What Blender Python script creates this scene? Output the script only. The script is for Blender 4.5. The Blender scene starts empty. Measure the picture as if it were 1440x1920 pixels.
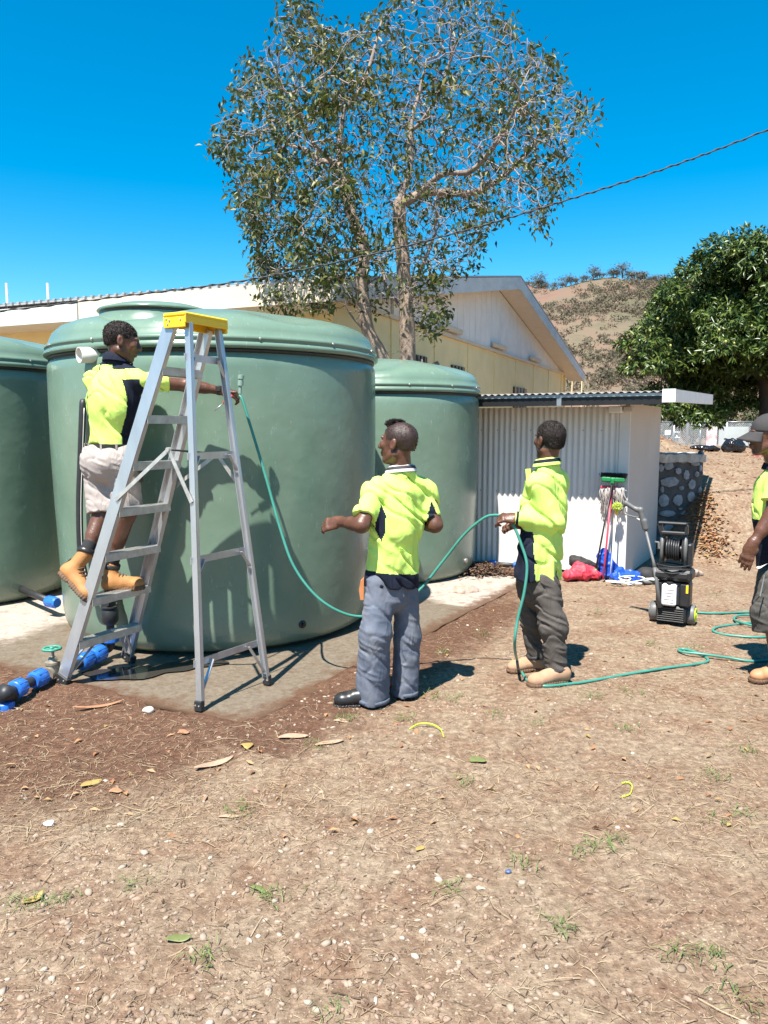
import bpy, math, random
import numpy as np
from mathutils import Vector, Matrix, kdtree

random.seed(7)
RNG = np.random.default_rng(11)
SC = bpy.context.scene
COL = SC.collection

# ------------------------------------------------------------------ camera
FPX, HC, TILT = 1450.0, 1.66, math.atan(160 / 1450.0)
cam_d = bpy.data.cameras.new('camera')
cam_d.sensor_fit = 'VERTICAL'
cam_d.sensor_height = 24.0
cam_d.lens = 24.0 * FPX / 1920.0
cam_d.clip_start = 0.05
cam_d.clip_end = 2000.0
cam = bpy.data.objects.new('camera', cam_d)
cam.location = (0, 0, HC)
cam.rotation_euler = (math.pi / 2 - TILT, 0, 0)
COL.objects.link(cam)
SC.camera = cam

# ------------------------------------------------------------------ sky, sun, exposure
SUN_EL = math.radians(63.0)
SUN_DX, SUN_DY = 0.465, 0.885            # where shadows fall on the ground
SKY_ROT = math.atan2(-SUN_DX, -SUN_DY)
world = bpy.data.worlds.new('World')
SC.world = world
world.use_nodes = True
wn, wl = world.node_tree.nodes, world.node_tree.links
wn.clear()
sky = wn.new('ShaderNodeTexSky')
sky.sky_type = 'NISHITA'
sky.sun_disc = False
sky.sun_elevation = SUN_EL
sky.sun_rotation = SKY_ROT
sky.altitude = 0.0
sky.air_density = 1.0
sky.dust_density = 0.0
sky.ozone_density = 3.0
hsv = wn.new('ShaderNodeHueSaturation')
hsv.inputs['Hue'].default_value = 0.487
hsv.inputs['Saturation'].default_value = 1.55
hsv.inputs['Value'].default_value = 1.0
bg = wn.new('ShaderNodeBackground')
bg.inputs['Strength'].default_value = 0.080
wo = wn.new('ShaderNodeOutputWorld')
wl.new(sky.outputs[0], hsv.inputs['Color'])
wl.new(hsv.outputs[0], bg.inputs['Color'])
wl.new(bg.outputs[0], wo.inputs['Surface'])

sun_d = bpy.data.lights.new('sun', 'SUN')
sun_d.energy = 5.0
sun_d.angle = math.radians(0.53)
sun_d.color = (1.0, 0.955, 0.875)
sun = bpy.data.objects.new('sun', sun_d)
sun.rotation_euler = Vector((SUN_DX * math.cos(SUN_EL), SUN_DY * math.cos(SUN_EL), -math.sin(SUN_EL))).to_track_quat('-Z', 'Y').to_euler()
sun.location = (-4, -6, 12)
COL.objects.link(sun)

SC.view_settings.view_transform = 'Standard'
SC.view_settings.look = 'None'
SC.view_settings.gamma = 1.0
SC.view_settings.use_curve_mapping = False
SC.view_settings.exposure = 1.32
SC.cycles.use_denoising = True
SC.cycles.max_bounces = 6
SC.cycles.diffuse_bounces = 3
SC.cycles.transparent_max_bounces = 12

# ------------------------------------------------------------------ where a direction of view meets the place
CT, ST = math.cos(TILT), math.sin(TILT)
def ray(u, v):
    x = (u - 720) / FPX; y = (960 - v) / FPX
    return Vector((x, CT + ST * y, -ST + CT * y))
def P(u, v, Y):
    d = ray(u, v)
    return Vector((d.x / d.y * Y, Y, HC + d.z / d.y * Y))
def G(u, v, z=0.0):
    d = ray(u, v)
    t = (z - HC) / d.z
    return Vector((d.x * t, d.y * t, z))

# ------------------------------------------------------------------ value noise (numpy)
_lat = np.random.default_rng(5).random((32, 32, 32)).astype(np.float32)
def vnoise(p):
    p = np.asarray(p, np.float32)
    i = np.floor(p).astype(np.int32); f = p - i
    f = f * f * (3 - 2 * f)
    i0 = i & 31; i1 = (i + 1) & 31
    x0, y0, z0 = i0[..., 0], i0[..., 1], i0[..., 2]
    x1, y1, z1 = i1[..., 0], i1[..., 1], i1[..., 2]
    fx, fy, fz = f[..., 0], f[..., 1], f[..., 2]
    c00 = _lat[x0, y0, z0] * (1 - fx) + _lat[x1, y0, z0] * fx
    c10 = _lat[x0, y1, z0] * (1 - fx) + _lat[x1, y1, z0] * fx
    c01 = _lat[x0, y0, z1] * (1 - fx) + _lat[x1, y0, z1] * fx
    c11 = _lat[x0, y1, z1] * (1 - fx) + _lat[x1, y1, z1] * fx
    return (c00 * (1 - fy) + c10 * fy) * (1 - fz) + (c01 * (1 - fy) + c11 * fy) * fz - 0.5
def n2(x, y, s, o=0.0):
    x = np.asarray(x, np.float32); y = np.asarray(y, np.float32)
    x, y = np.broadcast_arrays(x, y)
    return vnoise(np.stack([x * s + 3.1 + o, y * s + 7.7 + o, np.zeros_like(x) + o], -1))
def sstep(a, b, x):
    t = np.clip((np.asarray(x, np.float64) - a) / (b - a), 0, 1)
    return t * t * (3 - 2 * t)

# ------------------------------------------------------------------ materials
MATS = {}
def M(name, base, rough=0.6, var=0.12, scale=6.0, bump=0.0, bscale=40.0, metal=0.0, spec=0.5, tint=None,
      coat=0.0, stretch=(1, 1, 1), island=0.0, detail=5.0, wr=0.0, wscale=9.0):
    """principled material: noise-varied colour, fine relief; island = extra per-piece variation"""
    if name in MATS: return MATS[name]
    m = bpy.data.materials.new(name); m.use_nodes = True
    nt = m.node_tree; n, l = nt.nodes, nt.links
    b = n['Principled BSDF']
    tc = n.new('ShaderNodeTexCoord'); mp = n.new('ShaderNodeMapping')
    mp.inputs['Scale'].default_value = stretch
    l.new(tc.outputs['Object'], mp.inputs['Vector'])
    nz = n.new('ShaderNodeTexNoise'); nz.inputs['Scale'].default_value = scale; nz.inputs['Detail'].default_value = detail
    nz.inputs['Roughness'].default_value = 0.62
    l.new(mp.outputs[0], nz.inputs['Vector'])
    rp = n.new('ShaderNodeValToRGB')
    t = tint or base
    rp.color_ramp.elements[0].position = 0.3; rp.color_ramp.elements[1].position = 0.7
    rp.color_ramp.elements[0].color = (*[c * (1 - var) for c in base], 1)
    rp.color_ramp.elements[1].color = (*[min(1, c * (1 + var)) for c in t], 1)
    l.new(nz.outputs['Fac'], rp.inputs[0])
    out = rp.outputs[0]
    if island > 0:
        gm = n.new('ShaderNodeNewGeometry')
        hs = n.new('ShaderNodeHueSaturation')
        mr = n.new('ShaderNodeMapRange'); mr.inputs['To Min'].default_value = 1 - island; mr.inputs['To Max'].default_value = 1 + island
        l.new(gm.outputs['Random Per Island'], mr.inputs['Value']); l.new(mr.outputs[0], hs.inputs['Value'])
        mr2 = n.new('ShaderNodeMapRange'); mr2.inputs['To Min'].default_value = 0.5 + island * 0.05; mr2.inputs['To Max'].default_value = 0.5 - island * 0.05
        l.new(gm.outputs['Random Per Island'], mr2.inputs['Value']); l.new(mr2.outputs[0], hs.inputs['Hue'])
        l.new(out, hs.inputs['Color']); out = hs.outputs[0]
    l.new(out, b.inputs['Base Color'])
    b.inputs['Roughness'].default_value = rough
    b.inputs['Metallic'].default_value = metal
    b.inputs['Specular IOR Level'].default_value = spec
    if coat: b.inputs['Coat Weight'].default_value = coat; b.inputs['Coat Roughness'].default_value = 0.1
    if bump > 0:
        nb = n.new('ShaderNodeTexNoise'); nb.inputs['Scale'].default_value = bscale; nb.inputs['Detail'].default_value = 4
        l.new(mp.outputs[0], nb.inputs['Vector'])
        bp = n.new('ShaderNodeBump'); bp.inputs['Strength'].default_value = bump; bp.inputs['Distance'].default_value = 0.02
        l.new(nb.outputs['Fac'], bp.inputs['Height']); l.new(bp.outputs[0], b.inputs['Normal'])
        if wr > 0:          # cloth creases: ridged, drawn-out noise
            m2 = n.new('ShaderNodeMapping'); m2.inputs['Scale'].default_value = (1, 1, 0.42); m2.inputs['Rotation'].default_value = (0.25, 0.3, 0)
            l.new(tc.outputs['Object'], m2.inputs['Vector'])
            w = n.new('ShaderNodeTexNoise'); w.inputs['Scale'].default_value = wscale; w.inputs['Detail'].default_value = 2.5; w.inputs['Distortion'].default_value = 0.9
            l.new(m2.outputs[0], w.inputs['Vector'])
            a = n.new('ShaderNodeMath'); a.operation = 'SUBTRACT'; a.inputs[1].default_value = 0.5; l.new(w.outputs['Fac'], a.inputs[0])
            a2 = n.new('ShaderNodeMath'); a2.operation = 'ABSOLUTE'; l.new(a.outputs[0], a2.inputs[0])
            b2 = n.new('ShaderNodeBump'); b2.inputs['Strength'].default_value = wr; b2.inputs['Distance'].default_value = 0.05; b2.invert = True
            l.new(a2.outputs[0], b2.inputs['Height']); l.new(b2.outputs[0], bp.inputs['Normal'])
    MATS[name] = m
    return m

# ------------------------------------------------------------------ objects
BASE = {}
def tag(o, label=None, cat=None, group=None, kind=None):
    if label: o['label'] = label
    if cat: o['category'] = cat
    if group: o['group'] = group
    if kind: o['kind'] = kind
    return o
def thing(name, label, cat, loc=(0, 0, 0), group=None):
    o = bpy.data.objects.new(name, None); o.empty_display_size = 0.1
    COL.objects.link(o); o.location = loc
    BASE[o.name] = Vector(loc)
    return tag(o, label, cat, group)
def link_mesh(name, me, mats, parent=None, loc=None):
    o = bpy.data.objects.new(name, me); COL.objects.link(o)
    for m in (mats if isinstance(mats, (list, tuple)) else [mats]): me.materials.append(m)
    if parent is not None:
        o.parent = parent; BASE[o.name] = BASE[parent.name]
    else:
        BASE[o.name] = Vector(loc or (0, 0, 0)); o.location = BASE[o.name]
    return o
def np_mesh(name, V, F, mats, parent=None, loc=None, smooth=True, mi=None):
    """V (n,3) world coordinates, F list or (m,k) array"""
    off = BASE[parent.name] if parent is not None else Vector(loc or (0, 0, 0))
    V = np.asarray(V, np.float64) - np.array(off)
    me = bpy.data.meshes.new(name)
    if isinstance(F, np.ndarray):
        m, k = F.shape
        me.vertices.add(len(V)); me.vertices.foreach_set('co', V.astype(np.float32).ravel())
        me.loops.add(m * k); me.loops.foreach_set('vertex_index', F.astype(np.int32).ravel())
        me.polygons.add(m)
        me.polygons.foreach_set('loop_start', np.arange(0, m * k, k, dtype=np.int32))
        me.polygons.foreach_set('loop_total', np.full(m, k, np.int32))
        me.update(calc_edges=True)
    else:
        me.from_pydata([tuple(v) for v in V], [], F)
    if smooth: me.polygons.foreach_set('use_smooth', np.ones(len(me.polygons), bool))
    o = link_mesh(name, me, mats, parent, loc)
    if mi is not None: me.polygons.foreach_set('material_index', np.asarray(mi, np.int32))
    me.update()
    return o

def crv(pts, n=6, closed=False):
    """catmull-rom"""
    p = [Vector(q) for q in pts]; out = []
    N = len(p)
    rng = range(N if closed else N - 1)
    for i in rng:
        a = p[(i - 1) % N] if closed or i > 0 else p[0] * 2 - p[1]
        b, c = p[i], p[(i + 1) % N]
        d = p[(i + 2) % N] if closed or i + 2 < N else p[-1] * 2 - p[-2]
        for k in range(n):
            t = k / n
            out.append(0.5 * ((2 * b) + (c - a) * t + (2 * a - 5 * b + 4 * c - d) * t * t + (3 * b - a - 3 * c + d) * t ** 3))
    if not closed: out.append(p[-1].copy())
    return out

class MB:
    def __init__(s): s.v = []; s.f = []; s.m = []
    def add(s, V, F, m=0):
        o = len(s.v); s.v += [tuple(x) for x in V]; s.f += [tuple(i + o for i in f) for f in F]; s.m += [m] * len(F)
    def box(s, c, size, rot=None, m=0, bev=0.0):
        x, y, z = [q / 2 for q in size]; c = Vector(c)
        if bev <= 0:
            V = [Vector((i * x, j * y, k * z)) for k in (-1, 1) for j in (-1, 1) for i in (-1, 1)]
            F = [(0, 2, 3, 1), (4, 5, 7, 6), (0, 1, 5, 4), (2, 6, 7, 3), (0, 4, 6, 2), (1, 3, 7, 5)]
        else:
            b = min(bev, x * .9, y * .9, z * .9); V = []; idx = {}
            for k in (-1, 1):
                for j in (-1, 1):
                    for i in (-1, 1):
                        for ax in range(3):
                            q = [i * (x - b), j * (y - b), k * (z - b)]; q[ax] = (i * x, j * y, k * z)[ax]
                            idx[(i, j, k, ax)] = len(V); V.append(Vector(q))
            F = []
            for ax in range(3):
                o1, o2 = [(1, 2), (2, 0), (0, 1)][ax]
                for sgn in (-1, 1):
                    loop = []
                    for (p, q) in ((-1, -1), (1, -1), (1, 1), (-1, 1)):
                        key = [0, 0, 0]; key[ax] = sgn; key[o1] = p; key[o2] = q
                        loop.append(idx[(*key, ax)])
                    F.append(tuple(loop if sgn > 0 else loop[::-1]))
            for i in (-1, 1):
                for j in (-1, 1):
                    for k in (-1, 1):
                        t = (idx[(i, j, k, 0)], idx[(i, j, k, 1)], idx[(i, j, k, 2)])
                        F.append(t if i * j * k > 0 else t[::-1])
            for ax in range(3):
                o1, o2 = [(1, 2), (2, 0), (0, 1)][ax]
                for p in (-1, 1):
                    for q in (-1, 1):
                        k0 = [0, 0, 0]; k0[o1] = p; k0[o2] = q; k1 = list(k0); k0[ax] = -1; k1[ax] = 1
                        lp = (idx[(*k0, o1)], idx[(*k1, o1)], idx[(*k1, o2)], idx[(*k0, o2)])
                        F.append(lp if p * q < 0 else lp[::-1])
        R = rot if rot is not None else Matrix.Identity(3)
        s.add([R @ v + c for v in V], F, m)
    def bar(s, a, b, w, h, up=(0, 0, 1), m=0, bev=0.0):
        """box from a to b; h across 'up', w across the third way"""
        a, b = Vector(a), Vector(b); d = b - a; L = d.length; z = d.normalized()
        y = Vector(up); y = (y - z * y.dot(z)).normalized(); x = y.cross(z)
        R = Matrix((x, y, z)).transposed()
        s.box((a + b) / 2, (w, h, L), R, m, bev)
    def tube(s, pts, r, n=8, m=0, caps=True, flat=None):
        pts = [Vector(p) for p in pts]; N = len(pts)
        rr = r if isinstance(r, (list, tuple)) else [r] * N
        t0 = (pts[1] - pts[0]).normalized()
        up = Vector((0, 0, 1)) if abs(t0.z) < 0.9 else Vector((1, 0, 0))
        x = (up - t0 * up.dot(t0)).normalized()
        o = len(s.v); V = []
        for i in range(N):
            t = (pts[min(i + 1, N - 1)] - pts[max(i - 1, 0)])
            t = t.normalized() if t.length > 1e-9 else t0
            x = (x - t * x.dot(t)); x = x.normalized() if x.length > 1e-6 else t.orthogonal().normalized()
            y = t.cross(x)
            for k in range(n):
                a = 2 * math.pi * k / n
                V.append(pts[i] + x * (math.cos(a) * rr[i]) + y * (math.sin(a) * rr[i] * (flat or 1)))
        F = []
        for i in range(N - 1):
            for k in range(n):
                F.append((i * n + k, i * n + (k + 1) % n, (i + 1) * n + (k + 1) % n, (i + 1) * n + k))
        if caps:
            F.append(tuple(range(n - 1, -1, -1))); F.append(tuple((N - 1) * n + k for k in range(n)))
        s.add(V, F, m)
    def lathe(s, c, prof, n=24, axis=(0, 0, 1), m=0, caps=True, a0=0.0):
        """prof = [(radius, height)] along axis"""
        c = Vector(c); z = Vector(axis).normalized(); x = z.orthogonal().normalized()
        if abs(z.z) > 0.999: x = Vector((1, 0, 0))
        y = z.cross(x); V = []; F = []
        for (r, h) in prof:
            for k in range(n):
                a = 2 * math.pi * k / n + a0
                V.append(c + z * h + x * (math.cos(a) * r) + y * (math.sin(a) * r))
        for i in range(len(prof) - 1):
            for k in range(n):
                F.append((i * n + k, i * n + (k + 1) % n, (i + 1) * n + (k + 1) % n, (i + 1) * n + k))
        if caps:
            F.append(tuple(range(n - 1, -1, -1))); F.append(tuple((len(prof) - 1) * n + k for k in range(n)))
        s.add(V, F, m)
    def prism(s, poly, depth, m=0):
        """poly: list of 3d points (planar), extruded by vector depth"""
        d = Vector(depth); n = len(poly); V = [Vector(p) for p in poly] + [Vector(p) + d for p in poly]
        F = [tuple(range(n - 1, -1, -1)), tuple(range(n, 2 * n))]
        for k in range(n): F.append((k, (k + 1) % n, n + (k + 1) % n, n + k))
        s.add(V, F, m)
    def build(s, name, mats, parent=None, loc=None, smooth=False, auto=None):
        off = BASE[parent.name] if parent is not None else Vector(loc or (0, 0, 0))
        me = bpy.data.meshes.new(name)
        me.from_pydata([(x - off.x, y - off.y, z - off.z) for x, y, z in s.v], [], s.f)
        if smooth: me.polygons.foreach_set('use_smooth', np.ones(len(me.polygons), bool))
        if auto:
            me.polygons.foreach_set('use_smooth', np.ones(len(me.polygons), bool))
            me.set_sharp_from_angle(angle=math.radians(auto))
        o = link_mesh(name, me, mats, parent, loc)
        me.polygons.foreach_set('material_index', np.array(s.m, np.int32)); me.update()
        return o
# ================================================================== THE SETTING
E1 = Vector((-0.867, 0.498, 0)); E2 = Vector((0.498, 0.867, 0))      # slab and shed run along these
C0 = Vector((-0.78, 4.08, 0))                                        # near corner of the slab
def slab_uv(x, y):
    dx = x - C0.x; dy = y - C0.y
    return dx * E1.x + dy * E1.y, dx * E2.x + dy * E2.y
def slab_in(x, y, pad=0.0):
    a, b = slab_uv(x, y)
    return ((a > -pad) & (b > -pad) & (a < 11 + pad) & (b < 4.85 + pad)) | ((a > 0.9 - pad) & (b > -pad) & (a < 11 + pad) & (b < 6.3 + pad))
def H(x, y, micro=True):
    x = np.asarray(x, np.float64); y = np.asarray(y, np.float64)
    bank = 1.24 * (0.72 * sstep(8.8, 10.9, y) + 0.28 * sstep(9.4, 12.8, y)) * sstep(3.5, 4.4, x)
    terr = 1.24 * sstep(10.5, 10.7, y) * sstep(2.6, 2.9, x) * (1 - sstep(4.12, 4.3, x))
    z = np.maximum(bank, terr)
    z = z + 0.42 * np.exp(-(((x - 4.0) / 0.75) ** 2 + ((y - 12.3) / 0.8) ** 2))
    z = z * (1 - 0.8 * sstep(15, 34, y)) + 0.25 * sstep(13, 30, y)
    hill = sstep(62, 235, y + 0.10 * x) * (39 + 0.13 * np.clip(x - 50, -60, 160)) * (0.35 + 0.65 * sstep(-60, 40, x))
    hill = hill * (1 - 0.75 * sstep(300, 520, y))
    z = z + hill
    big = n2(x, y, 0.05, 1.0) * 9 * sstep(90, 200, y)
    z = z + big + n2(x, y, 0.02, 4.0) * 10 * sstep(90, 180, y)
    if micro:
        a, b = slab_uv(x, y)
        ins = np.where((b > 4.4) & (a < 1.4), np.minimum(a - 0.9, 9) if False else np.maximum(np.minimum(a, 4.85 - b), np.minimum(a - 0.9, b)), np.minimum(a, b))   # how far inside the slab's edge
        fl = 1 - sstep(0.03, 0.14, ins)
        near = 1 - sstep(14, 30, y)
        z = z + near * 0.016 * sstep(-0.45, -0.02, ins) * fl * (y < 9.2)
        z = z + fl * near * (n2(x, y, 1.1, 2.0) * 0.03 + n2(x, y, 5.0, 3.0) * 0.014 + n2(x, y, 16.0, 5.0) * 0.012) - 0.006
    return z
def Hz(x, y): return float(H(np.array([x]), np.array([y]))[0])
def gp(u, v, dz=0.0):
    """the spot on the ground seen in that direction (ground relief included)"""
    q = G(u, v)
    for _ in range(6): q = G(u, v, Hz(q.x, q.y))
    return Vector((q.x, q.y, Hz(q.x, q.y) + dz))

def axis_lines(lo, hi, f0, f1, step, grow=1.16):
    a = list(np.arange(f0, f1 + 1e-6, step)); s = step; x = a[-1]
    while x < hi: s *= grow; x += s; a.append(x)
    s = step; x = a[0]; b = []
    while x > lo: s *= grow; x -= s; b.append(x)
    return np.array(b[::-1] + a)
gx = axis_lines(-420, 420, -3.2, 5.0, 0.032, 1.12)
gy = axis_lines(-30, 700, 1.7, 8.0, 0.032, 1.045)
GX, GY = np.meshgrid(gx, gy, indexing='ij')
GZ = H(GX, GY)
nx, ny = GX.shape
ids = np.arange(nx * ny).reshape(nx, ny)
gf = np.stack([ids[:-1, :-1], ids[1:, :-1], ids[1:, 1:], ids[:-1, 1:]], -1).reshape(-1, 4)

def soil_material():
    m = bpy.data.materials.new('soil'); m.use_nodes = True
    n, l = m.node_tree.nodes, m.node_tree.links
    b = n['Principled BSDF']; b.inputs['Roughness'].default_value = 0.95; b.inputs['Specular IOR Level'].default_value = 0.15
    tc = n.new('ShaderNodeTexCoord')
    def noise(s, d=6, r=0.65):
        q = n.new('ShaderNodeTexNoise'); q.inputs['Scale'].default_value = s; q.inputs['Detail'].default_value = d; q.inputs['Roughness'].default_value = r
        l.new(tc.outputs['Object'], q.inputs['Vector']); return q
    def ramp(src, els):
        r = n.new('ShaderNodeValToRGB'); e = r.color_ramp.elements
        e[0].position, e[0].color = els[0][0], (*els[0][1], 1); e[1].position, e[1].color = els[-1][0], (*els[-1][1], 1)
        for p, c in els[1:-1]: q = e.new(p); q.color = (*c, 1)
        l.new(src, r.inputs[0]); return r.outputs[0]
    def mix(f, a, c):
        q = n.new('ShaderNodeMix'); q.data_type = 'RGBA'
        if isinstance(f, float): q.inputs[0].default_value = f
        else: l.new(f, q.inputs[0])
        l.new(a, q.inputs[6]); l.new(c, q.inputs[7]); return q.outputs[2]
    fine = noise(26, 8, 0.75); mid = noise(3.0, 6, 0.7); speck = noise(90, 4, 0.6)
    dry = ramp(fine.outputs[0], [(0.30, (0.120, 0.086, 0.056)), (0.5, (0.235, 0.173, 0.118)), (0.68, (0.38, 0.295, 0.21))])
    warm = ramp(fine.outputs[0], [(0.30, (0.090, 0.050, 0.031)), (0.5, (0.185, 0.115, 0.075)), (0.70, (0.33, 0.225, 0.15))])
    c = mix(ramp(mid.outputs[0], [(0.40, (0, 0, 0)), (0.62, (1, 1, 1))]), dry, warm)
    vor = n.new('ShaderNodeTexVoronoi'); vor.inputs['Scale'].default_value = 62
    l.new(tc.outputs['Object'], vor.inputs['Vector'])
    peb = ramp(vor.outputs['Distance'], [(0.10, (1, 1, 1)), (0.26, (0, 0, 0))])
    vm = n.new('ShaderNodeMath'); vm.operation = 'MULTIPLY'; l.new(peb, vm.inputs[0])
    l.new(ramp(noise(1.3, 3).outputs[0], [(0.46, (0, 0, 0)), (0.62, (0.85, 0.85, 0.85))]), vm.inputs[1])
    pc = ramp(noise(40, 2).outputs[0], [(0.3, (0.36, 0.25, 0.18)), (0.7, (0.58, 0.47, 0.38))])
    c = mix(vm.outputs[0], c, pc)
    # damp soil along the slab: a stain of its own, where the hose has run
    at = n.new('ShaderNodeAttribute'); at.attribute_name = 'damp'
    wn_ = noise(5.5, 6, 0.7)
    ad = n.new('ShaderNodeMath'); ad.operation = 'MULTIPLY_ADD'; ad.inputs[1].default_value = 0.75; ad.inputs[2].default_value = -0.375
    l.new(wn_.outputs[0], ad.inputs[0])
    su = n.new('ShaderNodeMath'); su.operation = 'ADD'; l.new(at.outputs['Fac'], su.inputs[0]); l.new(ad.outputs[0], su.inputs[1])
    damp = ramp(su.outputs[0], [(0.30, (0, 0, 0)), (0.66, (0.92, 0.92, 0.92))])
    wet = ramp(fine.outputs[0], [(0.26, (0.040, 0.020, 0.012)), (0.52, (0.105, 0.052, 0.032)), (0.78, (0.23, 0.135, 0.085))])
    c = mix(damp, c, wet)
    # scrub-covered hillside, far away
    at2 = n.new('ShaderNodeAttribute'); at2.attribute_name = 'hill'
    hn = noise(0.035, 7, 0.7)
    hc = ramp(hn.outputs[0], [(0.36, (0.095, 0.088, 0.055)), (0.46, (0.145, 0.115, 0.078)), (0.56, (0.175, 0.108, 0.080)), (0.68, (0.135, 0.080, 0.064))])
    c = mix(at2.outputs['Fac'], c, hc)
    l.new(c, b.inputs['Base Color'])
    bp = n.new('ShaderNodeBump'); bp.inputs['Strength'].default_value = 0.7; bp.inputs['Distance'].default_value = 0.016
    hm = n.new('ShaderNodeMath'); hm.operation = 'ADD'; l.new(fine.outputs[0], hm.inputs[0]); l.new(speck.outputs[0], hm.inputs[1])
    l.new(hm.outputs[0], bp.inputs['Height']); l.new(bp.outputs[0], b.inputs['Normal'])
    return m
ground = np_mesh('ground', np.stack([GX, GY, GZ], -1).reshape(-1, 3), gf, soil_material())
tag(ground, kind='structure')
def point_attr(o, name, val):
    a = o.data.attributes.new(name, 'FLOAT', 'POINT'); a.data.foreach_set('value', np.asarray(val, np.float32).ravel())
sa, sb = slab_uv(GX, GY)
d_left = np.where(sa > -0.3, -sb, 9)                      # in front of the slab's left edge
d_right = np.where(sb > -0.2, -sa, 9)
damp = np.maximum((1 - sstep(0.5, 1.95, np.maximum(d_left, 0))) * sstep(-0.8, 0.6, sa), 0.86 * (1 - sstep(0.05, 0.95, np.maximum(d_right, 0))) * (sb > -0.6) * (1 - sstep(3.2, 4.6, sb)))
damp = damp * (GY < 9) * (GY > 1)
point_attr(ground, 'damp', damp)
point_attr(ground, 'hill', sstep(26, 60, GY))

# ---------------------------------------------------------------- concrete slab
def slab_material():
    m = bpy.data.materials.new('slab_concrete'); m.use_nodes = True
    n, l = m.node_tree.nodes, m.node_tree.links
    b = n['Principled BSDF']
    tc = n.new('ShaderNodeTexCoord')
    def noise(s, d=6, r=0.65):
        q = n.new('ShaderNodeTexNoise'); q.inputs['Scale'].default_value = s; q.inputs['Detail'].default_value = d; q.inputs['Roughness'].default_value = r
        l.new(tc.outputs['Object'], q.inputs['Vector']); return q
    def ramp(src, els):
        r = n.new('ShaderNodeValToRGB'); e = r.color_ramp.elements
        e[0].position, e[0].color = els[0][0], (*els[0][1], 1); e[1].position, e[1].color = els[-1][0], (*els[-1][1], 1)
        for p, c in els[1:-1]: q = e.new(p); q.color = (*c, 1)
        l.new(src, r.inputs[0]); return r.outputs[0]
    at = n.new('ShaderNodeAttribute'); at.attribute_name = 'damp'
    big = noise(2.2, 6, 0.7); fine = noise(30, 6, 0.7)
    ad = n.new('ShaderNodeMath'); ad.operation = 'MULTIPLY_ADD'; ad.inputs[1].default_value = 0.55; ad.inputs[2].default_value = -0.275
    l.new(big.outputs[0], ad.inputs[0])
    su = n.new('ShaderNodeMath'); su.operation = 'ADD'; l.new(at.outputs['Fac'], su.inputs[0]); l.new(ad.outputs[0], su.inputs[1])
    wf = ramp(su.outputs[0], [(0.40, (0, 0, 0)), (0.54, (1, 1, 1))])
    dry = ramp(fine.outputs[0], [(0.3, (0.26, 0.215, 0.175)), (0.7, (0.42, 0.36, 0.305))])
    wet = ramp(fine.outputs[0], [(0.3, (0.105, 0.082, 0.058)), (0.7, (0.205, 0.165, 0.122))])
    dirt = ramp(noise(6, 7, 0.75).outputs[0], [(0.52, (0, 0, 0)), (0.66, (1, 1, 1))])
    mx = n.new('ShaderNodeMix'); mx.data_type = 'RGBA'; l.new(wf, mx.inputs[0]); l.new(dry, mx.inputs[6]); l.new(wet, mx.inputs[7])
    m2 = n.new('ShaderNodeMix'); m2.data_type = 'RGBA'; m2.inputs[7].default_value = (0.11, 0.06, 0.035, 1)
    mm = n.new('ShaderNodeMath'); mm.operation = 'MULTIPLY'; mm.inputs[1].default_value = 0.6; l.new(dirt, mm.inputs[0]); mm2 = n.new('ShaderNodeMath'); mm2.operation = 'MAXIMUM'; l.new(mm.outputs[0], mm2.inputs[0]); at3 = n.new('ShaderNodeAttribute'); at3.attribute_name = 'edge'; ee = n.new('ShaderNodeMath'); ee.operation = 'ADD'; l.new(at3.outputs['Fac'], ee.inputs[0]); l.new(noise(9, 6, 0.75).outputs[0], ee.inputs[1]); l.new(ramp(ee.outputs[0], [(0.72, (0, 0, 0)), (0.95, (1, 1, 1))]), mm2.inputs[1])
    l.new(mm2.outputs[0], m2.inputs[0]); l.new(mx.outputs[2], m2.inputs[6])
    l.new(m2.outputs[2], b.inputs['Base Color'])
    rr = n.new('ShaderNodeMapRange'); rr.inputs['To Min'].default_value = 0.85; rr.inputs['To Max'].default_value = 0.5
    l.new(wf, rr.inputs['Value']); l.new(rr.outputs[0], b.inputs['Roughness'])
    bp = n.new('ShaderNodeBump'); bp.inputs['Strength'].default_value = 0.45; bp.inputs['Distance'].default_value = 0.01
    l.new(fine.outputs[0], bp.inputs['Height']); l.new(bp.outputs[0], b.inputs['Normal'])
    return m
SLZ = 0.014
av = np.arange(0, 11.01, 0.06); bv = np.arange(0, 6.31, 0.06)
A_, B_ = np.meshgrid(av, bv, indexing='ij')
edge = np.minimum(A_, B_)
ea = np.where(A_ == 0, n2(B_, A_, 7.0, 9) * 0.03, 0); eb = np.where(B_ == 0, n2(A_, B_, 7.0, 12) * 0.03, 0)
SX = C0.x + (A_ + ea) * E1.x + (B_ + eb) * E2.x; SY = C0.y + (A_ + ea) * E1.y + (B_ + eb) * E2.y
SZ = SLZ + n2(SX, SY, 2.0, 6) * 0.008
na, nb = A_.shape; sid = np.arange(na * nb).reshape(na, nb)
q = np.stack([sid[:-1, :-1], sid[:-1, 1:], sid[1:, 1:], sid[1:, :-1]], -1).reshape(-1, 4)
keep = ~((A_[:-1, :-1].ravel() < 0.9) & (B_[:-1, :-1].ravel() > 4.82))
q = q[keep][:, ::-1]
SV = np.stack([SX, SY, SZ], -1).reshape(-1, 3)
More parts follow.
